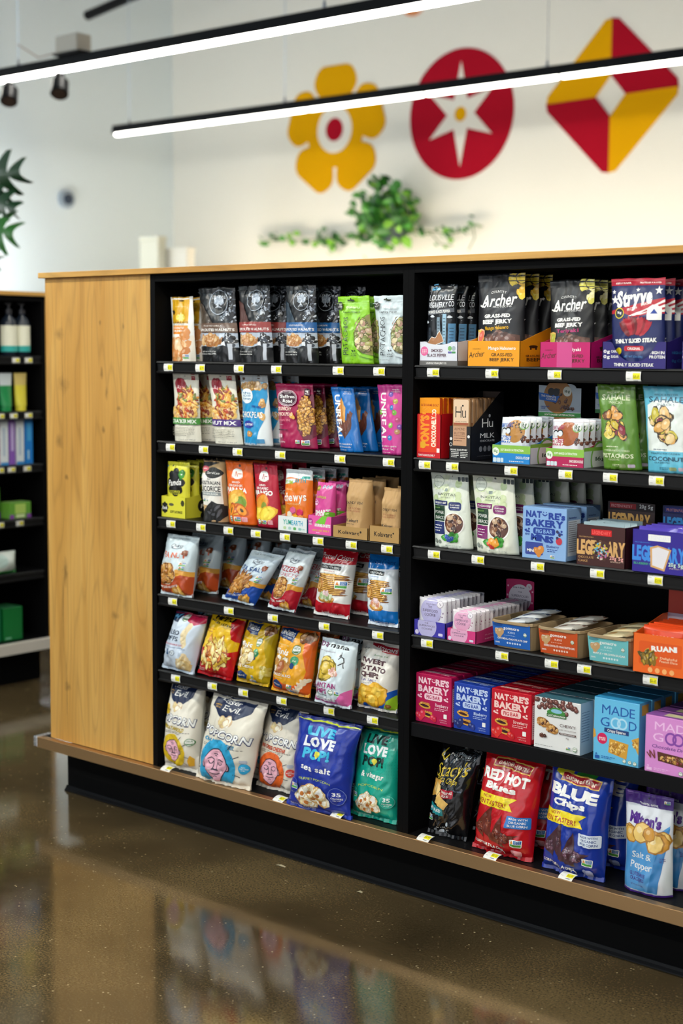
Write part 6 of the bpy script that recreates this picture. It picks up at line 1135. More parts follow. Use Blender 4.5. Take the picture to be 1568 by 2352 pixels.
lift('louis_bag', .22, .80); lift('archer_mango', .17, .83); lift('archer_teri', .17, .83); lift('cookie_blue', .34, .68); lift('cookie_pink', .34, .68); lift('smart_bag', .18, .82); lift('scook_purple', .22, .78); lift('scook_pink', .22, .78)
# ------------------------------------------------------------------ stock on the shelves
ZS = SH+[ZD]
ORD = ['first', 'second', 'third', 'fourth', 'fifth', 'sixth', 'seventh', 'eighth', 'ninth', 'tenth', 'eleventh', 'twelfth', 'thirteenth']
_seed = [0]; _tray = [None]
def place(sp, name, label, cat, s, xL, xR, xT, yT, y=.02, d=.05, n=0, dx=0, gap=.004, short=None, z0=.0006, yaw=0, roll=0, pitch=0, lo=None, hi=None, wmul=1, group=None, o=None, dys=None):
    spc = SP[sp]; kind = spc['kind']; Z = ZS[s]+z0; o = dict(o or {}); _seed[0] += 1
    pil = kind == 'pillow'; gap = max(gap, .022) if pil else gap; LY = .026 if pil else 0; yc = y if pil else y+d/2 if kind == 'wrap' else y
    lo = (PXW+.021 if xL < 940 else XB+.003) if lo is None else lo; hi = (XA-.003 if xL < 930 else XE-.02) if hi is None else hi
    a, b = X_at(xL, yc, Z), X_at(xR, yc, Z); mg = .002 if kind in ('pillow', 'wrap', 'pouch', 'gusset') else 0; intray = abs(z0-.002) < 1e-6
    if intray: z0 = .0030; Z = ZS[s]+z0
    elif mg: Z += .0006
    a = max(a, lo+mg); b = min(b, hi-mg); w = (b-a)*wmul-(.005 if intray else 0)
    yt = y+LY if pil else y+d/2 if kind in ('wrap', 'pouch', 'gusset') else y; yo = y if pil else y+d/2; o['leany'] = LY
    X0 = (a+b)/2; h = Z_at(yT, X0, yt)-Z; XT = X_at(xT, yt, Z+h) if xT else X0
    zmx = (ZSB-.0255 if s == 0 else SH[s-1]-.0275)-(.009 if pil and y < .02 else 0); h = min(Z_at(yT, XT, yt)-Z, zmx-Z-(.012 if roll else 0))
    if xT and kind in ('pillow', 'wrap', 'pouch', 'gusset'): XT = max(lo+.003+w/2, min(XT, hi-.003-w/2)); XT = X0+(XT-X0)*(.15 if intray and kind == 'pouch' else .45 if intray else 1); o['shear'] = (XT-X0)/h
    if kind == 'tray' and SP[sp].get('hb', 1.5)*h > zmx-Z: o['hb'] = (zmx-Z)/h
    if intray and _tray[0]:
        t0, t1 = _tray[0]; w = min(w, t1-t0-.010); mid = max(t0+.005+w/2, min(X0, t1-.005-w/2)); o['shear'] = o.get('shear', 0); X0 = mid
    if kind == 'tray': _tray[0] = (a, b)
    root = MAKE[kind](name, spc, w, h, d, _seed[0], o)
    Z += w/2*abs(sin(R(roll)))
    root.location = (X0, yo, Z); root.rotation_euler = (R(pitch), R(roll), R(yaw))
    g = group or (None if not n else (short or label)+'s')
    if g: g = g[:60]
    tag(root, label, cat, g)
    ks = kids(root); short = short or label
    for k in range(1, n+1):
        c = root.copy(); COL.objects.link(c); dy = dys[k-1] if dys else k*(d+gap)
        c.location = (X0+dx*k+((.001 if kind == 'box' or intray else .003)*sin(k*2.3+_seed[0]) if not dys else 0), yo+dy, Z); c['label'] = '%s, %s one behind the front one' % (short, ORD[k-1] if n > 1 else 'only')
        for ch in ks:
            q = ch.copy(); COL.objects.link(q); q.parent = c
    root['_w'] = w; root['_h'] = h
    return root
def L(v, y0=None): return 340+v/2.529
def Rr(v): return 930+v/2.458
P = place; PO = 'pouch'
# shelf 1, left bay
P('cashew', 'cashew_pouch', 'slim yellow and white cashew pouch at the left end of the top shelf', PO, 0, 388, 439, 417, 682, y=.03, d=.035, n=1, short='slim yellow cashew pouch')
P('walnut_brown', 'walnut_pouch', 'black walnut pouch with a brown band, leftmost of the walnut pouches', PO, 0, 453, 536, 497, 659, d=.05)
P('walnut_red', 'walnut_pouch', 'black walnut pouch with a red band, in the middle of the walnut pouches', PO, 0, 541, 612, 583, 653, d=.05, n=1, dx=.012, short='black walnut pouch with a red band')
P('walnut_blue', 'walnut_pouch', 'black walnut pouch with a blue band, right of the red-banded one', PO, 0, 646, 715, 690, 653, d=.05, n=2, dx=.03, short='black walnut pouch with a blue band', gap=.006)
P('pist_green', 'pistachio_pouch', 'lime green pistachio pouch on the top shelf', PO, 0, 774, 846, 811, 680, d=.04, n=2, dx=.004, short='lime green pistachio pouch')
P('pist_white', 'pistachio_pouch', 'pale blue-white pistachio pouch against the divider on the top shelf', PO, 0, 859, 934, 894, 679, d=.04, n=1, short='pale pistachio pouch')
# shelf 2, left
P('mix_cracker', 'snack_mix_pouch', 'cream cracker mix pouch with a green band, second shelf left end', PO, 1, 391, 450, 426, 857, d=.04, n=2, dx=.012, short='cream cracker mix pouch')
P('mix_nut', 'snack_mix_pouch', 'cream nut mix pouch with a purple band, beside the cracker mix', PO, 1, 484, 546, 508, 857, d=.04, n=1, short='cream nut mix pouch')
P('goodbean', 'chickpea_pouch', 'bright blue and white sea salt chickpea pouch on the second shelf', PO, 1, 549, 613, 582, 861, d=.045, n=2, dx=.006, short='blue and white chickpea pouch')
P('saffron', 'chickpea_pouch', 'magenta korean bbq chickpea pouch in the middle of the second shelf', PO, 1, 632, 718, 675, 882, d=.04, n=2, gap=.008, dx=-.004, short='magenta chickpea pouch')
P('unreal_blue', 'chocolate_pouch', 'bright blue dark chocolate almond pouch with vertical white letters', PO, 1, 771, 823, 785, 889, d=.035, n=2, dx=.006, short='bright blue chocolate pouch', gap=.012)
P('unreal_pink', 'chocolate_pouch', 'hot pink chocolate gems pouch against the divider on the second shelf', PO, 1, 868, 926, 895, 883, d=.035, n=1, short='hot pink chocolate gems pouch')
# shelf 3, left
P('panda_tray', 'display_tray', 'yellow licorice display tray at the left end of the third shelf', 'display tray', 2, 360, 426, None, 1141, y=.016, d=.15)
P('panda_bag', 'licorice_bag', 'yellow licorice bag standing in the yellow display tray', 'bag', 2, 362, 438, 402, 1060, y=.022, d=.030, n=3, dx=.0, z0=.002, short='yellow licorice bag')
P('licorice', 'licorice_bag', 'kraft licorice bag with a white label and black ribbon printing', 'bag', 2, 461, 514, 492, 1055, y=.018, d=.045, n=1, short='kraft licorice bag', hi=X_at(513, .02, .85))
P('papaya', 'dried_fruit_pouch', 'orange dried papaya pouch beside the red mango pouch', PO, 2, 515, 577, 548, 1059, d=.045, n=2, dx=.004, short='orange dried papaya pouch', y=.014)
P('mango', 'dried_fruit_pouch', 'crimson dried mango pouch right of the papaya pouch', PO, 2, 580, 634, 609, 1065, d=.045, n=2, dx=.004, short='crimson dried mango pouch', y=.014)
P('ye_tray', 'display_tray', 'white fruit chew display tray with green and blue lettering', 'display tray', 2, 638, 705, None, 1187, y=.008, d=.20, lo=X_at(635.5, .01, .85))
P('chewys_bag', 'candy_bag', 'orange and white fruit chew bag at the front of the white tray', 'bag', 2, 643, 706, 674, 1078, y=.014, d=.04, n=3, dx=0, z0=.002, short='orange fruit chew bag')
P('smart_tray', 'display_tray', 'pink candy display tray between the white tray and kraft trays', 'display tray', 2, 707, 761, None, 1185, y=.004, d=.20)
P('smart_bag', 'candy_bag', 'pink sour candy bag leaning at the front of the pink tray', 'bag', 2, 716, 760, 747, 1108, y=.012, d=.035, n=3, dx=0, z0=.002, short='pink sour candy bag')
P('kols_tray', 'display_tray', 'kraft display tray with black lettering, left one of two', 'display tray', 2, 764, 844, None, 1210, y=.000, d=.19)
P('kolsvart', 'candy_fish_bag', 'kraft paper candy fish bag, tall one in the left kraft tray', 'bag', 2, 785, 842, 829, 1100, y=.010, d=.045, n=2, dx=0, z0=.002, short='tall kraft candy fish bag')
P('kols_tray', 'display_tray', 'kraft display tray with black lettering, right one against the divider', 'display tray', 2, 848, 930, None, 1210, y=.000, d=.19)
P('kolsvart', 'candy_fish_bag', 'kraft paper candy fish bag, shorter one in the right kraft tray', 'bag', 2, 868, 926, 905, 1121, y=.010, d=.045, n=1, dx=0, z0=.002, short='short kraft candy fish bag')
# shelf 4, left
PB = 'chip bag'
P('quinn_orange', 'pretzel_bag', 'white and orange peanut butter pretzel bag, fourth shelf left end', PB, 3, 371, 443, 411, 1228, y=0.012, d=.065, n=4, dx=.004, short='white and orange pretzel bag', gap=.002)
P('quinn_blue', 'pretzel_bag', 'pale blue pretzel stick bag with a blue foot, leaning right', PB, 3, 512, 584, 612, 1268, y=0.036, d=.05, n=2, dx=.012, short='pale blue pretzel stick bag', roll=3)
P('quinn_red', 'pretzel_bag', 'pale pizza pretzel nugget bag with a red foot, leaning right', PB, 3, 617, 678, 690, 1262, y=0.03, d=.05, n=2, dx=.014, short='pale pizza pretzel bag', roll=3)
P('crisps_red', 'pretzel_crisp_bag', 'white and red everything crisp bag on the fourth shelf', PB, 3, 722, 801, 781, 1261, y=0.048, d=.05, n=2, dx=.012, short='white and red crisp bag', roll=1)
P('crisps_blue', 'pretzel_crisp_bag', 'white and blue original crisp bag against the divider', PB, 3, 847, 915, 882, 1270, y=0.041, d=.05, n=1, short='white and blue crisp bag')
# shelf 5, left
P('paleo', 'puff_bag', 'pale blue puff bag with a pink top corner, fifth shelf left end', PB, 4, 370, 446, 438, 1402, y=0.018, d=.06, n=2, short='pale blue puff bag', roll=2)
P('straws', 'veggie_straw_bag', 'yellow and red veggie straw bag leaning right on the fifth shelf', PB, 4, 456, 532, 524, 1413, y=0.032, d=.06, n=1, short='yellow and red veggie straw bag', roll=2)
P('lund_yellow', 'rice_cake_bag', 'yellow cheddar mini rice cake bag beside the orange one', PB, 4, 545, 618, 606, 1428, y=0.043, d=.06, n=1, short='yellow rice cake bag', roll=1)
P('lund_orange', 'rice_cake_bag', 'orange and yellow buffalo ranch mini rice cake bag', PB, 4, 625, 712, 690, 1441, y=0.024, d=.06, n=1, short='orange rice cake bag', roll=1)
P('barnana', 'plantain_chip_bag', 'pale plantain chip bag with magenta lettering and foot', PB, 4, 724, 806, 780, 1456, y=.002, d=.06, n=1, short='pale plantain chip bag', dx=-.004, roll=1)
P('jackson', 'sweet_potato_chip_bag', 'cream sweet potato chip bag with yellow chips and a blue foot', PB, 4, 822, 912, 877, 1470, y=0.043, d=.06, n=1, short='cream sweet potato chip bag')
# deck, left
P('pop_gold', 'popcorn_bag', 'cream popcorn bag with a calm face in a yellow circle', PB, 5, 371, 456, 432, 1566, y=0.024, d=0.075, n=1, short='popcorn bag with the yellow circle')
P('pop_ghee', 'popcorn_bag', 'cream popcorn bag with a calm face in a blue circle', PB, 5, 453, 575, 553, 1592, y=0.0, d=0.075, n=1, short='popcorn bag with the blue circle', dx=-.028)
P('pop_ched', 'popcorn_bag', 'cream popcorn bag with a calm face in an orange circle', PB, 5, 590, 682, 664, 1614, y=0.052, d=0.062, n=1, short='popcorn bag with the orange circle')
P('live_blue', 'popcorn_bag', 'royal blue sea salt popcorn bag overhanging the metal rail', PB, 5, 666, 800, 758, 1640, y=-0.014, d=0.07, n=1, short='royal blue popcorn bag', dx=-.024, o=dict(flare=.10))
P('live_teal', 'popcorn_bag', 'teal vinegar popcorn bag against the divider on the bottom shelf', PB, 5, 808, 911, 882, 1668, y=0.034, d=0.06, n=1, short='teal popcorn bag')

# shelf 1, right bay
P('louis_tray', 'display_tray', 'white smoked pepper jerky tray at the left of the right bay', 'display tray', 0, 963, 1050, None, 785, y=.012, d=.13)
P('louis_bag', 'jerky_bag', 'black jerky bag with a pale blue skyline in the white tray', 'bag', 0, 972, 1042, 1017, 653, y=.018, d=.03, n=2, gap=.009, z0=.002, short='black skyline jerky bag')
P('tray_orange', 'display_tray', 'orange mango habanero jerky tray', 'display tray', 0, 1073, 1193, None, 783, y=.008, d=.17)
P('archer_mango', 'jerky_pouch', 'charcoal mango jerky pouch standing in the orange tray', PO, 0, 1078, 1190, 1135, 626, y=.016, d=.05, n=2, z0=.002, short='charcoal mango jerky pouch')
P('tray_magenta', 'display_tray', 'magenta teriyaki jerky tray', 'display tray', 0, 1239, 1355, None, 786, y=.006, d=.17)
P('archer_teri', 'jerky_pouch', 'charcoal teriyaki jerky pouch standing in the magenta tray', PO, 0, 1244, 1351, 1286, 643, y=.014, d=.05, n=2, z0=.002, short='charcoal teriyaki jerky pouch')
P('stryve_tray', 'display_tray', 'deep purple steak snack tray with a curved cut front', 'display tray', 0, 1382, 1529, None, 785, y=.000, d=.15)
P('stryve_bag', 'steak_snack_pouch', 'navy steak pouch with red stripes and stars in the purple tray', PO, 0, 1391, 1520, 1437, 640, y=.008, d=.035, n=2, z0=.002, short='navy steak snack pouch')
P('stryve_tray', 'display_tray', 'purple steak snack tray cut by the right edge of the view', 'display tray', 0, 1564, 1710, None, 785, y=-.002, d=.15)
P('stryve_teal', 'steak_snack_pouch', 'teal and orange steak snack pouch at the right edge', PO, 0, 1572, 1700, 1618, 657, y=.006, d=.04, n=1, z0=.002, short='teal steak snack pouch')
# shelf 2, right
P('tony_tray', 'display_tray', 'red chocolate bar tray at the left of the second right shelf', 'display tray', 1, 948.5, 1011, None, 952, y=.012, d=.11)
P('tony_bar', 'chocolate_bar', 'orange and red caramel chocolate bar at the front of the red tray', 'chocolate bar', 1, 952, 1008, None, 914, y=.016, d=.012, n=5, z0=.002, gap=.004, short='orange and red chocolate bar')
P('hu_tray', 'display_tray', 'black chocolate bar box with raised sides beside the red tray', 'display tray', 1, 1031, 1080, None, 979, y=.010, d=.125)
P('hu_bar', 'chocolate_bar', 'tan wrapped almond butter bar at the front of the black box', 'chocolate bar', 1, 1034, 1077, None, 915, y=.014, d=.009, n=7, z0=.002, gap=.006, short='tan wrapped chocolate bar')
P('lenny_blue', 'display_tray', 'blue and green cookie tray with packs standing in it', 'display tray', 1, 1130, 1217, None, 1023, y=.006, d=.13)
P('cookie_blue', 'cookie_pack', 'chocolate chip cookie pack at the front of the blue tray', 'cookie pack', 1, 1146, 1214, 1191, 959, y=.012, d=.02, n=4, z0=.002, gap=.003, short='chocolate chip cookie pack')
P('lenny_pink', 'display_tray', 'magenta and green cookie tray beside the blue one', 'display tray', 1, 1253, 1340, None, 1031, y=.004, d=.13)
P('cookie_pink', 'cookie_pack', 'snickerdoodle cookie pack at the front of the magenta tray', 'cookie pack', 1, 1262, 1336, 1304, 964, y=.010, d=.02, n=4, z0=.002, gap=.003, short='snickerdoodle cookie pack')
# printed header cards lifted at the back of the cookie trays
for px0, px1, pyb, pyt, lb, yy in ((1222, 1333, 958, 880, 'blue cookie header card standing behind the blue cookie tray', .15), (1352, 1460, 950, 884, 'maroon cookie header card mostly hidden behind the green pouch', .16)):
    xa, xb = X_at(px0+14, yy, 1.15), X_at(px1, yy, 1.15); zb_ = Z_at(pyb, (xa+xb)/2, yy); ztp = Z_at(pyt, (xa+xb)/2, yy)
    w, h = xb-xa, ztp-zb_; r = empty('header_card', ((xa+xb)/2, yy, ZS[1]+.0006)); a = Art(w, h); a.off = .0002; lenny_h(a); n = 12
    pts = [(-w/2, 0), (w/2, 0), (w/2, h*.86)]+[(w*.22+w*.16*cos(pi*i/n), h*.86+h*.12*sin(pi*i/n)) for i in range(n+1)]+[(-w*.1, h*.9), (-w/2-.0, h*.93)]
    k = len(pts); zz = zb_-ZS[1]-.0006; V = [(x, 0, zz+z) for x, z in pts]+[(x, .0012, zz+z) for x, z in pts]
    F = [tuple(range(k)), tuple(range(2*k-1, k-1, -1))]+[(i, (i+1) % k, (i+1) % k+k, i+k) for i in range(k)]
    def clipv(a): a.v = [(max(-w/2, min(w/2, x)), z, q) for x, z, q in a.v]
    clipv(a); solid('card_face', [(V, F)], M('#c4d4e0', rough=.4), [panel_art(a, (0, 0, zz), (1, 0, 0), (0, 0, 1), (0, -1, 0))], r)
    MB().box(-w/2+.01, 0, 0, w/2-.01, .0012, zz-.0002).build('card_stem', M('#a87a4a', rough=.6), r); tag(r, lb, 'display card')
P('sahale_green', 'nut_pouch', 'olive green pistachio nut mix pouch on the second right shelf', PO, 1, 1373, 1460, 1414, 883, y=.010, d=.05, n=1, short='olive green nut mix pouch')
P('sahale_blue', 'nut_pouch', 'sky blue coconut nut mix pouch at the right edge', PO, 1, 1474, 1582, 1530, 888, y=.006, d=.05, n=1, short='sky blue nut mix pouch')
# shelf 3, right
P('navitas_blue', 'power_snack_pouch', 'pale green pouch with blueberries and a navy band', PO, 2, 985, 1071, 1032, 1085, y=.012, d=.05, n=1, short='pale pouch with blueberries')
P('navitas_purple', 'power_snack_pouch', 'pale pouch with goji berries and a purple band', PO, 2, 1082, 1178, 1132, 1090, y=.008, d=.05, n=5, gap=.003, dx=.012, short='pale pouch with a purple band')
P('nb_mini', 'fig_bar_box', 'pale blue mini fig bar box on the third right shelf', 'box', 2, 1198, 1299, None, 1166, y=.008, d=.058, n=1, gap=.02, short='pale blue mini fig bar box')
P('legend_brown', 'display_tray', 'dark brown chocolate cake pastry box with a raised header', 'display tray', 2, 1323, 1434, None, 1208, y=.002, d=.12)
P('pastry_bar', 'pastry_pack', 'silver wrapped pastry standing in the brown box', 'snack pack', 2, 1330, 1427, None, 1200, y=.010, d=.02, n=3, gap=.005, z0=.002, short='silver wrapped pastry')
P('legend_purple', 'display_tray', 'violet blueberry pastry box with a raised header', 'display tray', 2, 1450, 1572, None, 1220, y=-.002, d=.12)
P('pastry_bar_violet', 'pastry_pack', 'violet wrapped pastry standing in the violet box', 'snack pack', 2, 1457, 1565, None, 1211, y=.006, d=.02, n=3, gap=.005, z0=.002, short='violet wrapped pastry')
# shelf 4, right
P('sct_purple', 'display_tray', 'purple superfood cookie tray at the left end of the fourth shelf', 'display tray', 3, 948.5, 1022, None, 1427, y=.010, d=.17)
P('scook_purple', 'cookie_pack', 'white cookie pack with a lilac circle, front of the purple tray', 'cookie pack', 3, 957, 1026, 995, 1374, y=.016, d=.014, n=9, gap=.002, z0=.002, short='white cookie pack with a lilac circle')
P('sct_pink', 'display_tray', 'pink superfood cookie tray with a tall magenta header card', 'display tray', 3, 1026, 1092, None, 1447, y=.006, d=.23)
P('scook_pink', 'cookie_pack', 'white cookie pack with a pink circle, front of the pink tray', 'cookie pack', 3, 1034, 1090, 1067, 1402, y=.012, d=.014, n=12, gap=.003, z0=.002, short='white cookie pack with a pink circle')
for sp, bp, xl_, xr_, yt_, c in (('tub_blue', 'barp_blue', 1120, 1222, 1428, 'blue'), ('tub_orange', 'barp_brown', 1226, 1331, 1444, 'orange'), ('tub_teal', 'barp_gold', 1338, 1448, 1461, 'teal')):
    t_ = P(sp, 'snack_tub', 'kraft paper tub with a %s label' % c, 'tub', 3, xl_, xr_, None, yt_, y=.006, d=.15)
    w_, h_ = t_['_w'], t_['_h']; b0 = make_bag('granola_bar', SP[bp], .05, w_*.62, .012, 5, {}); b0.rotation_euler = (R(-68), 0, R(90)); tx, ty, tz = t_.location
    tag(b0, 'wrapped bar lying on top in the %s-labelled tub, nearest the front' % c, 'snack bar', 'wrapped bars in the %s-labelled tub' % c); ks = kids(b0); b0.location = (tx-w_*.30, ty-.035, tz+h_*.86)
    b0.rotation_euler = (R(90), 0, R(90)); b0.rotation_euler = (R(-82), R(0), R(-90)); 
    for k in range(1, 3):
        c2 = b0.copy(); COL.objects.link(c2); c2.location = (tx-w_*.30, ty-.035+.042*k, tz+h_*.86+.004*k); c2['label'] = 'wrapped bar lying in the %s-labelled tub, %s from the front' % (c, ORD[k])
        for ch in ks: q = ch.copy(); COL.objects.link(q); q.parent = c2
P('ruani_tray', 'display_tray', 'orange date snack tray with a red header at the right edge', 'display tray', 3, 1452, 1590, None, 1462, y=-.004, d=.14)
P('ruani_pack', 'snack_pack', 'orange-red snack pack at the front of the orange tray', 'snack pack', 3, 1475, 1575, 1525, 1440, y=.002, d=.018, n=5, gap=.002, z0=.002, short='orange-red snack pack')
# shelf 5, right: rows of cartons
P('nb_rasp', 'fig_bar_box', 'magenta raspberry fig bar box at the front left', 'box', 4, 948.5, 1035, None, 1551, y=.020, d=.045, n=5, gap=.004, short='magenta raspberry fig bar box')
P('nb_blue', 'fig_bar_box', 'royal blue blueberry fig bar box at the front', 'box', 4, 1041, 1124, None, 1573, y=.022, d=.045, n=5, gap=.004, short='royal blue blueberry fig bar box')
P('nb_straw', 'fig_bar_box', 'red strawberry fig bar box at the front', 'box', 4, 1127, 1218, None, 1588, y=.012, d=.045, n=5, gap=.004, short='red strawberry fig bar box')
P('chewy', 'granola_bar_box', 'white chocolate chip granola bar box at the front', 'box', 4, 1225, 1331, None, 1607, y=.010, d=.05, n=5, gap=.004, short='white granola bar box')
P('mg_blue', 'crispy_square_box', 'sky blue crispy squares box at the front', 'box', 4, 1361, 1465, None, 1608, y=.008, d=.045, n=4, gap=.005, short='sky blue crispy squares box')
P('mg_pink', 'granola_bar_box', 'orchid pink granola bar box at the right edge', 'box', 4, 1479, 1600, None, 1650, y=.004, d=.045, n=4, gap=.005, short='orchid pink granola bar box')
# deck, right
P('stacy', 'pita_chip_bag', 'glossy black pita chip bag with gold script lettering', PB, 5, 982, 1072, 1062, 1712, y=0.045, d=.065, n=1, gap=.018, short='glossy black pita chip bag')
P('goe_red', 'tortilla_chip_bag', 'red hot tortilla chip bag with a yellow banner', PB, 5, 1086, 1222, 1186, 1732, y=0.026, d=.075, n=1, gap=.01, short='red tortilla chip bag')
P('goe_blue', 'tortilla_chip_bag', 'royal blue corn chip bag with a yellow banner', PB, 5, 1246, 1388, 1340, 1764, y=0.02, d=.075, n=1, gap=.01, dx=.006, short='royal blue corn chip bag')
P('milton', 'cracker_pouch', 'white and blue salt and pepper cracker pouch with a purple top', PO, 5, 1418, 1528, 1492, 1822, y=.010, d=.06, n=2, dx=.01, short='purple-topped cracker pouch')
P('green_bag', 'cracker_pouch', 'white and green pouch cut by the right edge of the bottom shelf', PO, 5, 1563, 1680, 1640, 1850, y=.012, d=.05)

# ------------------------------------------------------------------ price tags in the channels
PAPER = M('#efeee8', rough=.6); PY = M('#e9e01a', rough=.55)
def price_tag(X, Z, price, label, flat=False, loc=None, rz=0, w=.034, h=.026):
    root = empty('price_tag', loc or (X, .0065, Z), rz); n = 6; V = []; F = []
    for i in range(n+1):
        z = -h/2+h*i/n; y = -.0032*(1-(2*i/n-1)**2)
        V += [(-w/2, y-.0006, z), (w/2, y-.0006, z), (w/2, y, z), (-w/2, y, z)]
    for i in range(n):
        for k in range(4): F.append((i*4+k, i*4+(k+1) % 4, i*4+4+(k+1) % 4, i*4+4+k))
    F += [(3, 2, 1, 0), (n*4, n*4+1, n*4+2, n*4+3)]
    def Y(z): i = min(n-1, max(0, int((z+h/2)/h*n))); t = (z+h/2)/h*n-i; f = lambda i: -.0032*(1-(2*i/n-1)**2)-.0006; return f(i)*(1-t)+f(i+1)*t
    def art(fn, name, base):
        a = Art(w, h); a.off = .00025; a.fin = dict(rough=.6); fn(a); v, f, mi = refine(a.v, a.fc, a.mi, h/n)
        return [(x, Y(z-h/2)-k, z-h/2) for x, z, k in v], f, mi, a.mats
    meshobj('paper', V+art(lambda a: (a.l(.26, .84, .40, 1, '#888888', .035), a.l(.2, .68, .26, 1, '#a8a8a8', .03), a.l(.2, .3, .26, 1, '#a8a8a8', .03), a.l(.72, .10, .42, 1, '#333333', .07)), 0, 0)[0], F+[tuple(i+len(V) for i in f) for f in art(lambda a: (a.l(.26, .84, .40, 1, '#888888', .035), a.l(.2, .68, .26, 1, '#a8a8a8', .03), a.l(.2, .3, .26, 1, '#a8a8a8', .03), a.l(.72, .10, .42, 1, '#333333', .07)), 0, 0)[1]],
            [PAPER, M('#777777', rough=.6)], [0]*len(F)+[1]*(len(art(lambda a: (a.l(.26, .84, .40, 1, '#888888', .035), a.l(.2, .68, .26, 1, '#a8a8a8', .03), a.l(.2, .3, .26, 1, '#a8a8a8', .03), a.l(.72, .10, .42, 1, '#333333', .07)), 0, 0)[1])), root)
    v, f, mi, mt = art(lambda a: (a.r(.47, .26, .95, .74, '#f4ea08'), a.t(price, .71, .49, .40, .24, '#4a4410', st='n')), 0, 0)
    meshobj('price_patch', v, f, mt, mi, root)
    return tag(root, label, 'price tag', 'shelf price tags')
TG = [
 (0, [(384, '$7.99', 'yellow cashew pouch'), (457, '$17.99', 'brown-banded walnut pouch'), (546, '$17.99', 'red-banded walnut pouch'), (632, '$17.99', 'blue-banded walnut pouch'), (774, '$9.49', 'green pistachio pouch'), (868, '$9.49', 'pale pistachio pouch'),
      (992, '$8.50', 'white jerky tray'), (1127, '$8.79', 'orange jerky tray'), (1271, '$8.79', 'magenta jerky tray'), (1452, '$8.69', 'purple steak tray')]),
 (1, [(389, '$5.59', 'cracker mix pouch'), (465, '$5.59', 'nut mix pouch'), (543, '$5.39', 'blue chickpea pouch'), (641, '$5.39', 'magenta chickpea pouch'), (778, '$6.49', 'blue chocolate pouch'), (890, '$7.79', 'pink chocolate pouch'),
      (973, '$6.19', 'red chocolate tray'), (1036, '$6.49', 'black chocolate box'), (1171, '$3.29', 'blue cookie tray'), (1296, '$3.29', 'magenta cookie tray'), (1399, '$6.29', 'green nut pouch'), (1505, '$6.99', 'sky blue nut pouch')]),
 (2, [(390, '$6.29', 'yellow licorice tray'), (459, '$4.49', 'kraft licorice bag'), (522, '$3.99', 'papaya pouch'), (585, '$3.99', 'mango pouch'), (652, '$7.99', 'white chew tray'), (728, '$3.99', 'pink candy tray'), (804, '$9.00', 'left kraft tray'), (886, '$9.00', 'right kraft tray'),
      (994, '$12.49', 'pouch with blueberries'), (1095, '$12.49', 'pouch with purple band'), (1232, '$6.59', 'mini fig bar box'), (1369, '$3.99', 'brown pastry box'), (1502, '$3.99', 'violet pastry box')]),
 (3, [(394, '$6.49', 'orange pretzel bag'), (523, '$4.99', 'pretzel stick bag'), (624, '$6.59', 'pizza pretzel bag'), (742, '$4.69', 'red crisp bag'), (865, '$4.69', 'blue crisp bag'),
      (978, '$2.99', 'purple cookie tray'), (1150, '$3.99', 'blue-labelled tub'), (1264, '$3.99', 'orange-labelled tub'), (1339, '$3.99', 'teal-labelled tub'), (1491, '$4.49', 'orange date snack tray')]),
 (4, [(401, '$5.79', 'pale blue puff bag'), (485, '$4.79', 'veggie straw bag'), (556, '$4.99', 'yellow rice cake bag'), (644, '$4.99', 'orange rice cake bag'), (753, '$5.99', 'plantain chip bag'), (853, '$4.99', 'sweet potato chip bag')])]
for s, lst in TG:
    for px, pr, what in lst:
        z = SH[s]-.0150; X = X_at(px, .0, z); price_tag(X, z, pr, 'white price tag reading %s on the shelf edge, by the %s' % (pr, what))
for px, pr, what in ((386, '$6.99', 'yellow-circle popcorn bag'), (645, '$6.99', 'orange-circle popcorn bag'), (778, '$4.99', 'royal blue popcorn bag'), (977, '$4.99', 'black pita chip bag'), (1131, '$5.49', 'red tortilla chip bag'), (1304, '$5.49', 'blue corn chip bag')):
    X = X_at(px, -.014, .173); t = price_tag(0, 0, pr, 'white price tag lying on the metal rail, in front of the %s' % what, loc=(X, -.0148, .1755)); t.rotation_euler = (R(-72), R(2), R(3*sin(px)))

# ------------------------------------------------------------------ stock on the left gondola
def gl(lx, ly, z): p = g_loc(lx, ly, z); return p
def lxpx(px, z, ly=.03):     # pixel column -> distance along the left gondola
    n = RT - FW*((px-784)/FPX); X = GX-ly; Y = CAM.y - ((X-CAM.x)*n.x+(z-CAM.z)*n.z)/n.y; return Y+2.2
def at_g(o, lx, ly, z): o.location = g_loc(lx, ly, z+.0006); o.rotation_euler = (0, 0, R(90)); return o
def bottle():
    r = empty('soap_bottle', (0, 0, 0)); MB().lathe([(.030, 0), (.033, .004), (.033, .13), (.028, .15), (.013, .165), (.013, .175)], 22).build('bottle_body', M('#1c2430', rough=.2), r, True)
    MB().lathe([(.0334, .035), (.0334, .125)], 22).build('paper_label', M('#e8e6d0', rough=.5), r); MB().lathe([(.0336, .018), (.0336, .042)], 22).build('teal_band', M('#2fa8a0', rough=.4), r)
    MB().lathe([(.015, .172), (.015, .19), (.006, .192), (.006, .21)], 14).box(-.02, -.006, .21, .012, .006, .218, .002).build('pump', M('#26262c', rough=.3), r); r.scale = (.92, .92, .92); return tag(r, None, 'bottle', 'bottles on the left gondola')
def copies(r, items, labels):
    ks = kids(r)
    for i, (it, lb) in enumerate(zip(items, labels)):
        o = r
        if i:
            o = r.copy(); COL.objects.link(o)
            for ch in ks: q = ch.copy(); COL.objects.link(q); q.parent = o
        at_g(o, *it); o['label'] = lb
z = SH[0]; copies(bottle(), [(lxpx(57, z), .045, z), (lxpx(27, z), .045, z), (lxpx(4, z), .10, z)], ['dark pump bottle with cream label, nearest the oak edge', 'dark pump bottle with cream label, between two others', 'dark pump bottle with cream label, cut by the left edge'])
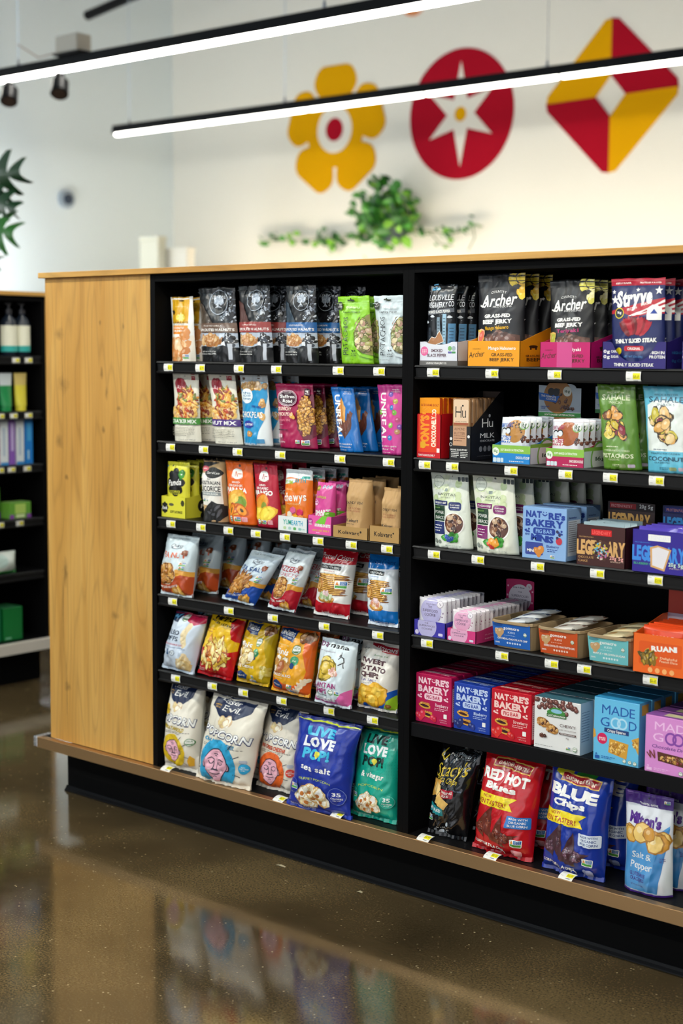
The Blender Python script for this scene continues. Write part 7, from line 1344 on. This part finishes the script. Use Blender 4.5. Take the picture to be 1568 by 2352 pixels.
def tube(c, c2, lb, lx, s):
    r = empty('lotion_tube', (0, 0, 0)); n = 16; V = []; F = []
    for j in range(9):
        t = j/8; k = t**.8; a = .024*(1-.0*t)+.006*k; b = .022*(1-k)+.001
        for i in range(n): th = 2*pi*i/n; V.append((a*cos(th), b*sin(th), .02+.125*t))
    for j in range(8):
        for i in range(n): F.append((j*n+i, j*n+(i+1) % n, (j+1)*n+(i+1) % n, (j+1)*n+i))
    F.append(tuple(range(8*n, 9*n))); me = meshobj('tube_body', V, F, [M(c, rough=.3), M(c2, rough=.3), M('#c8402a', rough=.3)], [0 if f < 5*n else (1 if (f % 5) else 1) for f in range(len(F))], r, smooth=True)
    MB().lathe([(.019, 0), (.021, .002), (.021, .021)], 18).build('cap', M(c, rough=.3), r); at_g(r, lx, .045, SH[s]); tag(r, lb, 'tube', 'tubes on the left gondola')
tube('#1a8a4a', '#cfd8da', 'green lotion tube with a white top, second shelf of left gondola', lxpx(19, SH[1]), 1); tube('#dfd040', '#d8c070', 'yellow lotion tube beside the green one', lxpx(53, SH[1]), 1)
def gbox(nm, lx0, lx1, h, s, c, strip, lb, d=.06, ly=.03):
    r = empty(nm, (0, 0, 0)); w = (lx1-lx0)-.003; MB().box(-w/2, 0, 0, w/2, d, h-.001, .0015).build('carton', M(c, rough=.4), r); MB().box(-w/2+.001, .001, h-.0008, w/2-.001, d-.001, h).build('tuck_flap', M(mixc(c, '#ffffff', .2), rough=.4), r)
    a = Art(w, h); a.off = .0003; a.fin = dict(rough=.4)
    for (u0, v0, u1, v1, cc) in strip: a.r(u0, v0, u1, v1, cc)
    V, F, mi, mt = panel_art(a, (0, 0, 0), (1, 0, 0), (0, 0, 1), (0, -1, 0)); meshobj('printed_panel', V, F, mt, mi, r); at_g(r, (lx0+lx1)/2, ly, ZS[s] if s < 5 else ZD); tag(r, lb, 'box', 'boxes on the left gondola')
q = lambda p: lxpx(p, SH[2], .03)
gbox('toothpaste_box', q(-22), q(0), .178, 2, '#c84a6a', [(.1, .1, .9, .5, '#e8e8ea')], 'pink and white toothpaste box cut by the left edge')
gbox('toothpaste_box', q(1), q(21), .176, 2, '#dfe6ea', [(.0, .0, 1, .06, '#3a8fd0'), (.3, .2, .6, .8, '#b8c8d8')], 'white toothpaste box, leftmost whole one of four')
gbox('toothpaste_box', q(22), q(37), .176, 2, '#8a5ab8', [(.25, .3, .7, .9, '#c8b8e0')], 'purple toothpaste box between two others')
gbox('toothpaste_box', q(38), q(57), .176, 2, '#dfe6ea', [(.0, .0, 1, .06, '#3a8fd0'), (.3, .2, .6, .8, '#b8c8d8')], 'white toothpaste box beside the bright blue one')
gbox('toothpaste_box', q(58), q(77), .176, 2, '#1c7fd0', [(.3, .1, .5, .3, '#b8e0f0'), (.25, .5, .75, .9, '#4aa8e0')], 'bright blue toothpaste box, rightmost of four')
q = lambda p: lxpx(p, SH[3], .03)
gbox('soap_box', q(22), q(72), .062, 3, '#6aa83a', [(0, 0, .2, .25, '#8a4aa8'), (.8, 0, 1, .25, '#8a4aa8'), (.25, .3, .75, .9, '#b8d86a'), (.3, .05, .7, .25, '#d8e8b0')], 'green and purple soap box at the front of the fourth shelf')
gbox('soap_box', q(-20), q(20), .12, 3, '#4a8a2a', [(0, 0, 1, .2, '#6a3a98'), (.2, .3, .8, .8, '#c8c83a')], 'taller green soap box beside it, nearer the left edge', ly=.08)
gbox('detergent_box', lxpx(8, .17, .05), lxpx(53, .17, .05), .098+.03, 5, '#0f7a36', [(.1, .05, .4, .1, '#8ad0a8')], 'deep green box on the bottom shelf of the left gondola', d=.1, ly=.05); gbox('detergent_box', lxpx(-40, .17, .05), lxpx(4, .17, .05), .125, 5, '#0f7a46', [], 'deep green box cut by the left edge, bottom shelf', d=.1, ly=.05)
spec('wipes', kind='wrap', base='#dfe8e0', art=lambda a: (a.r(0, 0, 1, .15, '#4ac05a'), a.e(.4, .6, .2, None, '#c8e0d8')), o=dict(nx=10, nz=10)); wp = make_bag('wipes_pack', SP['wipes'], .13, .085, .05, 3, {}); at_g(wp, lxpx(-8, SH[4], .06), .03, SH[4]); tag(wp, 'white wipes pack with a green edge on the fifth shelf', 'pack')
for s, lst in ((0, [38, 67]), (1, [3, 33, 67]), (2, [2, 28, 64]), (3, [2, 47])):
    for i, px in enumerate(lst):
        zz = SH[s]-.0150; lx = lxpx(px, zz, .0); t = price_tag(0, 0, '$5.99', 'white price tag on the left gondola, %s shelf, %s from the left edge' % (ORD[s], ORD[i]), loc=tuple(g_loc(lx, .0065, zz)), rz=R(90))
bpy.context.view_layer.update()
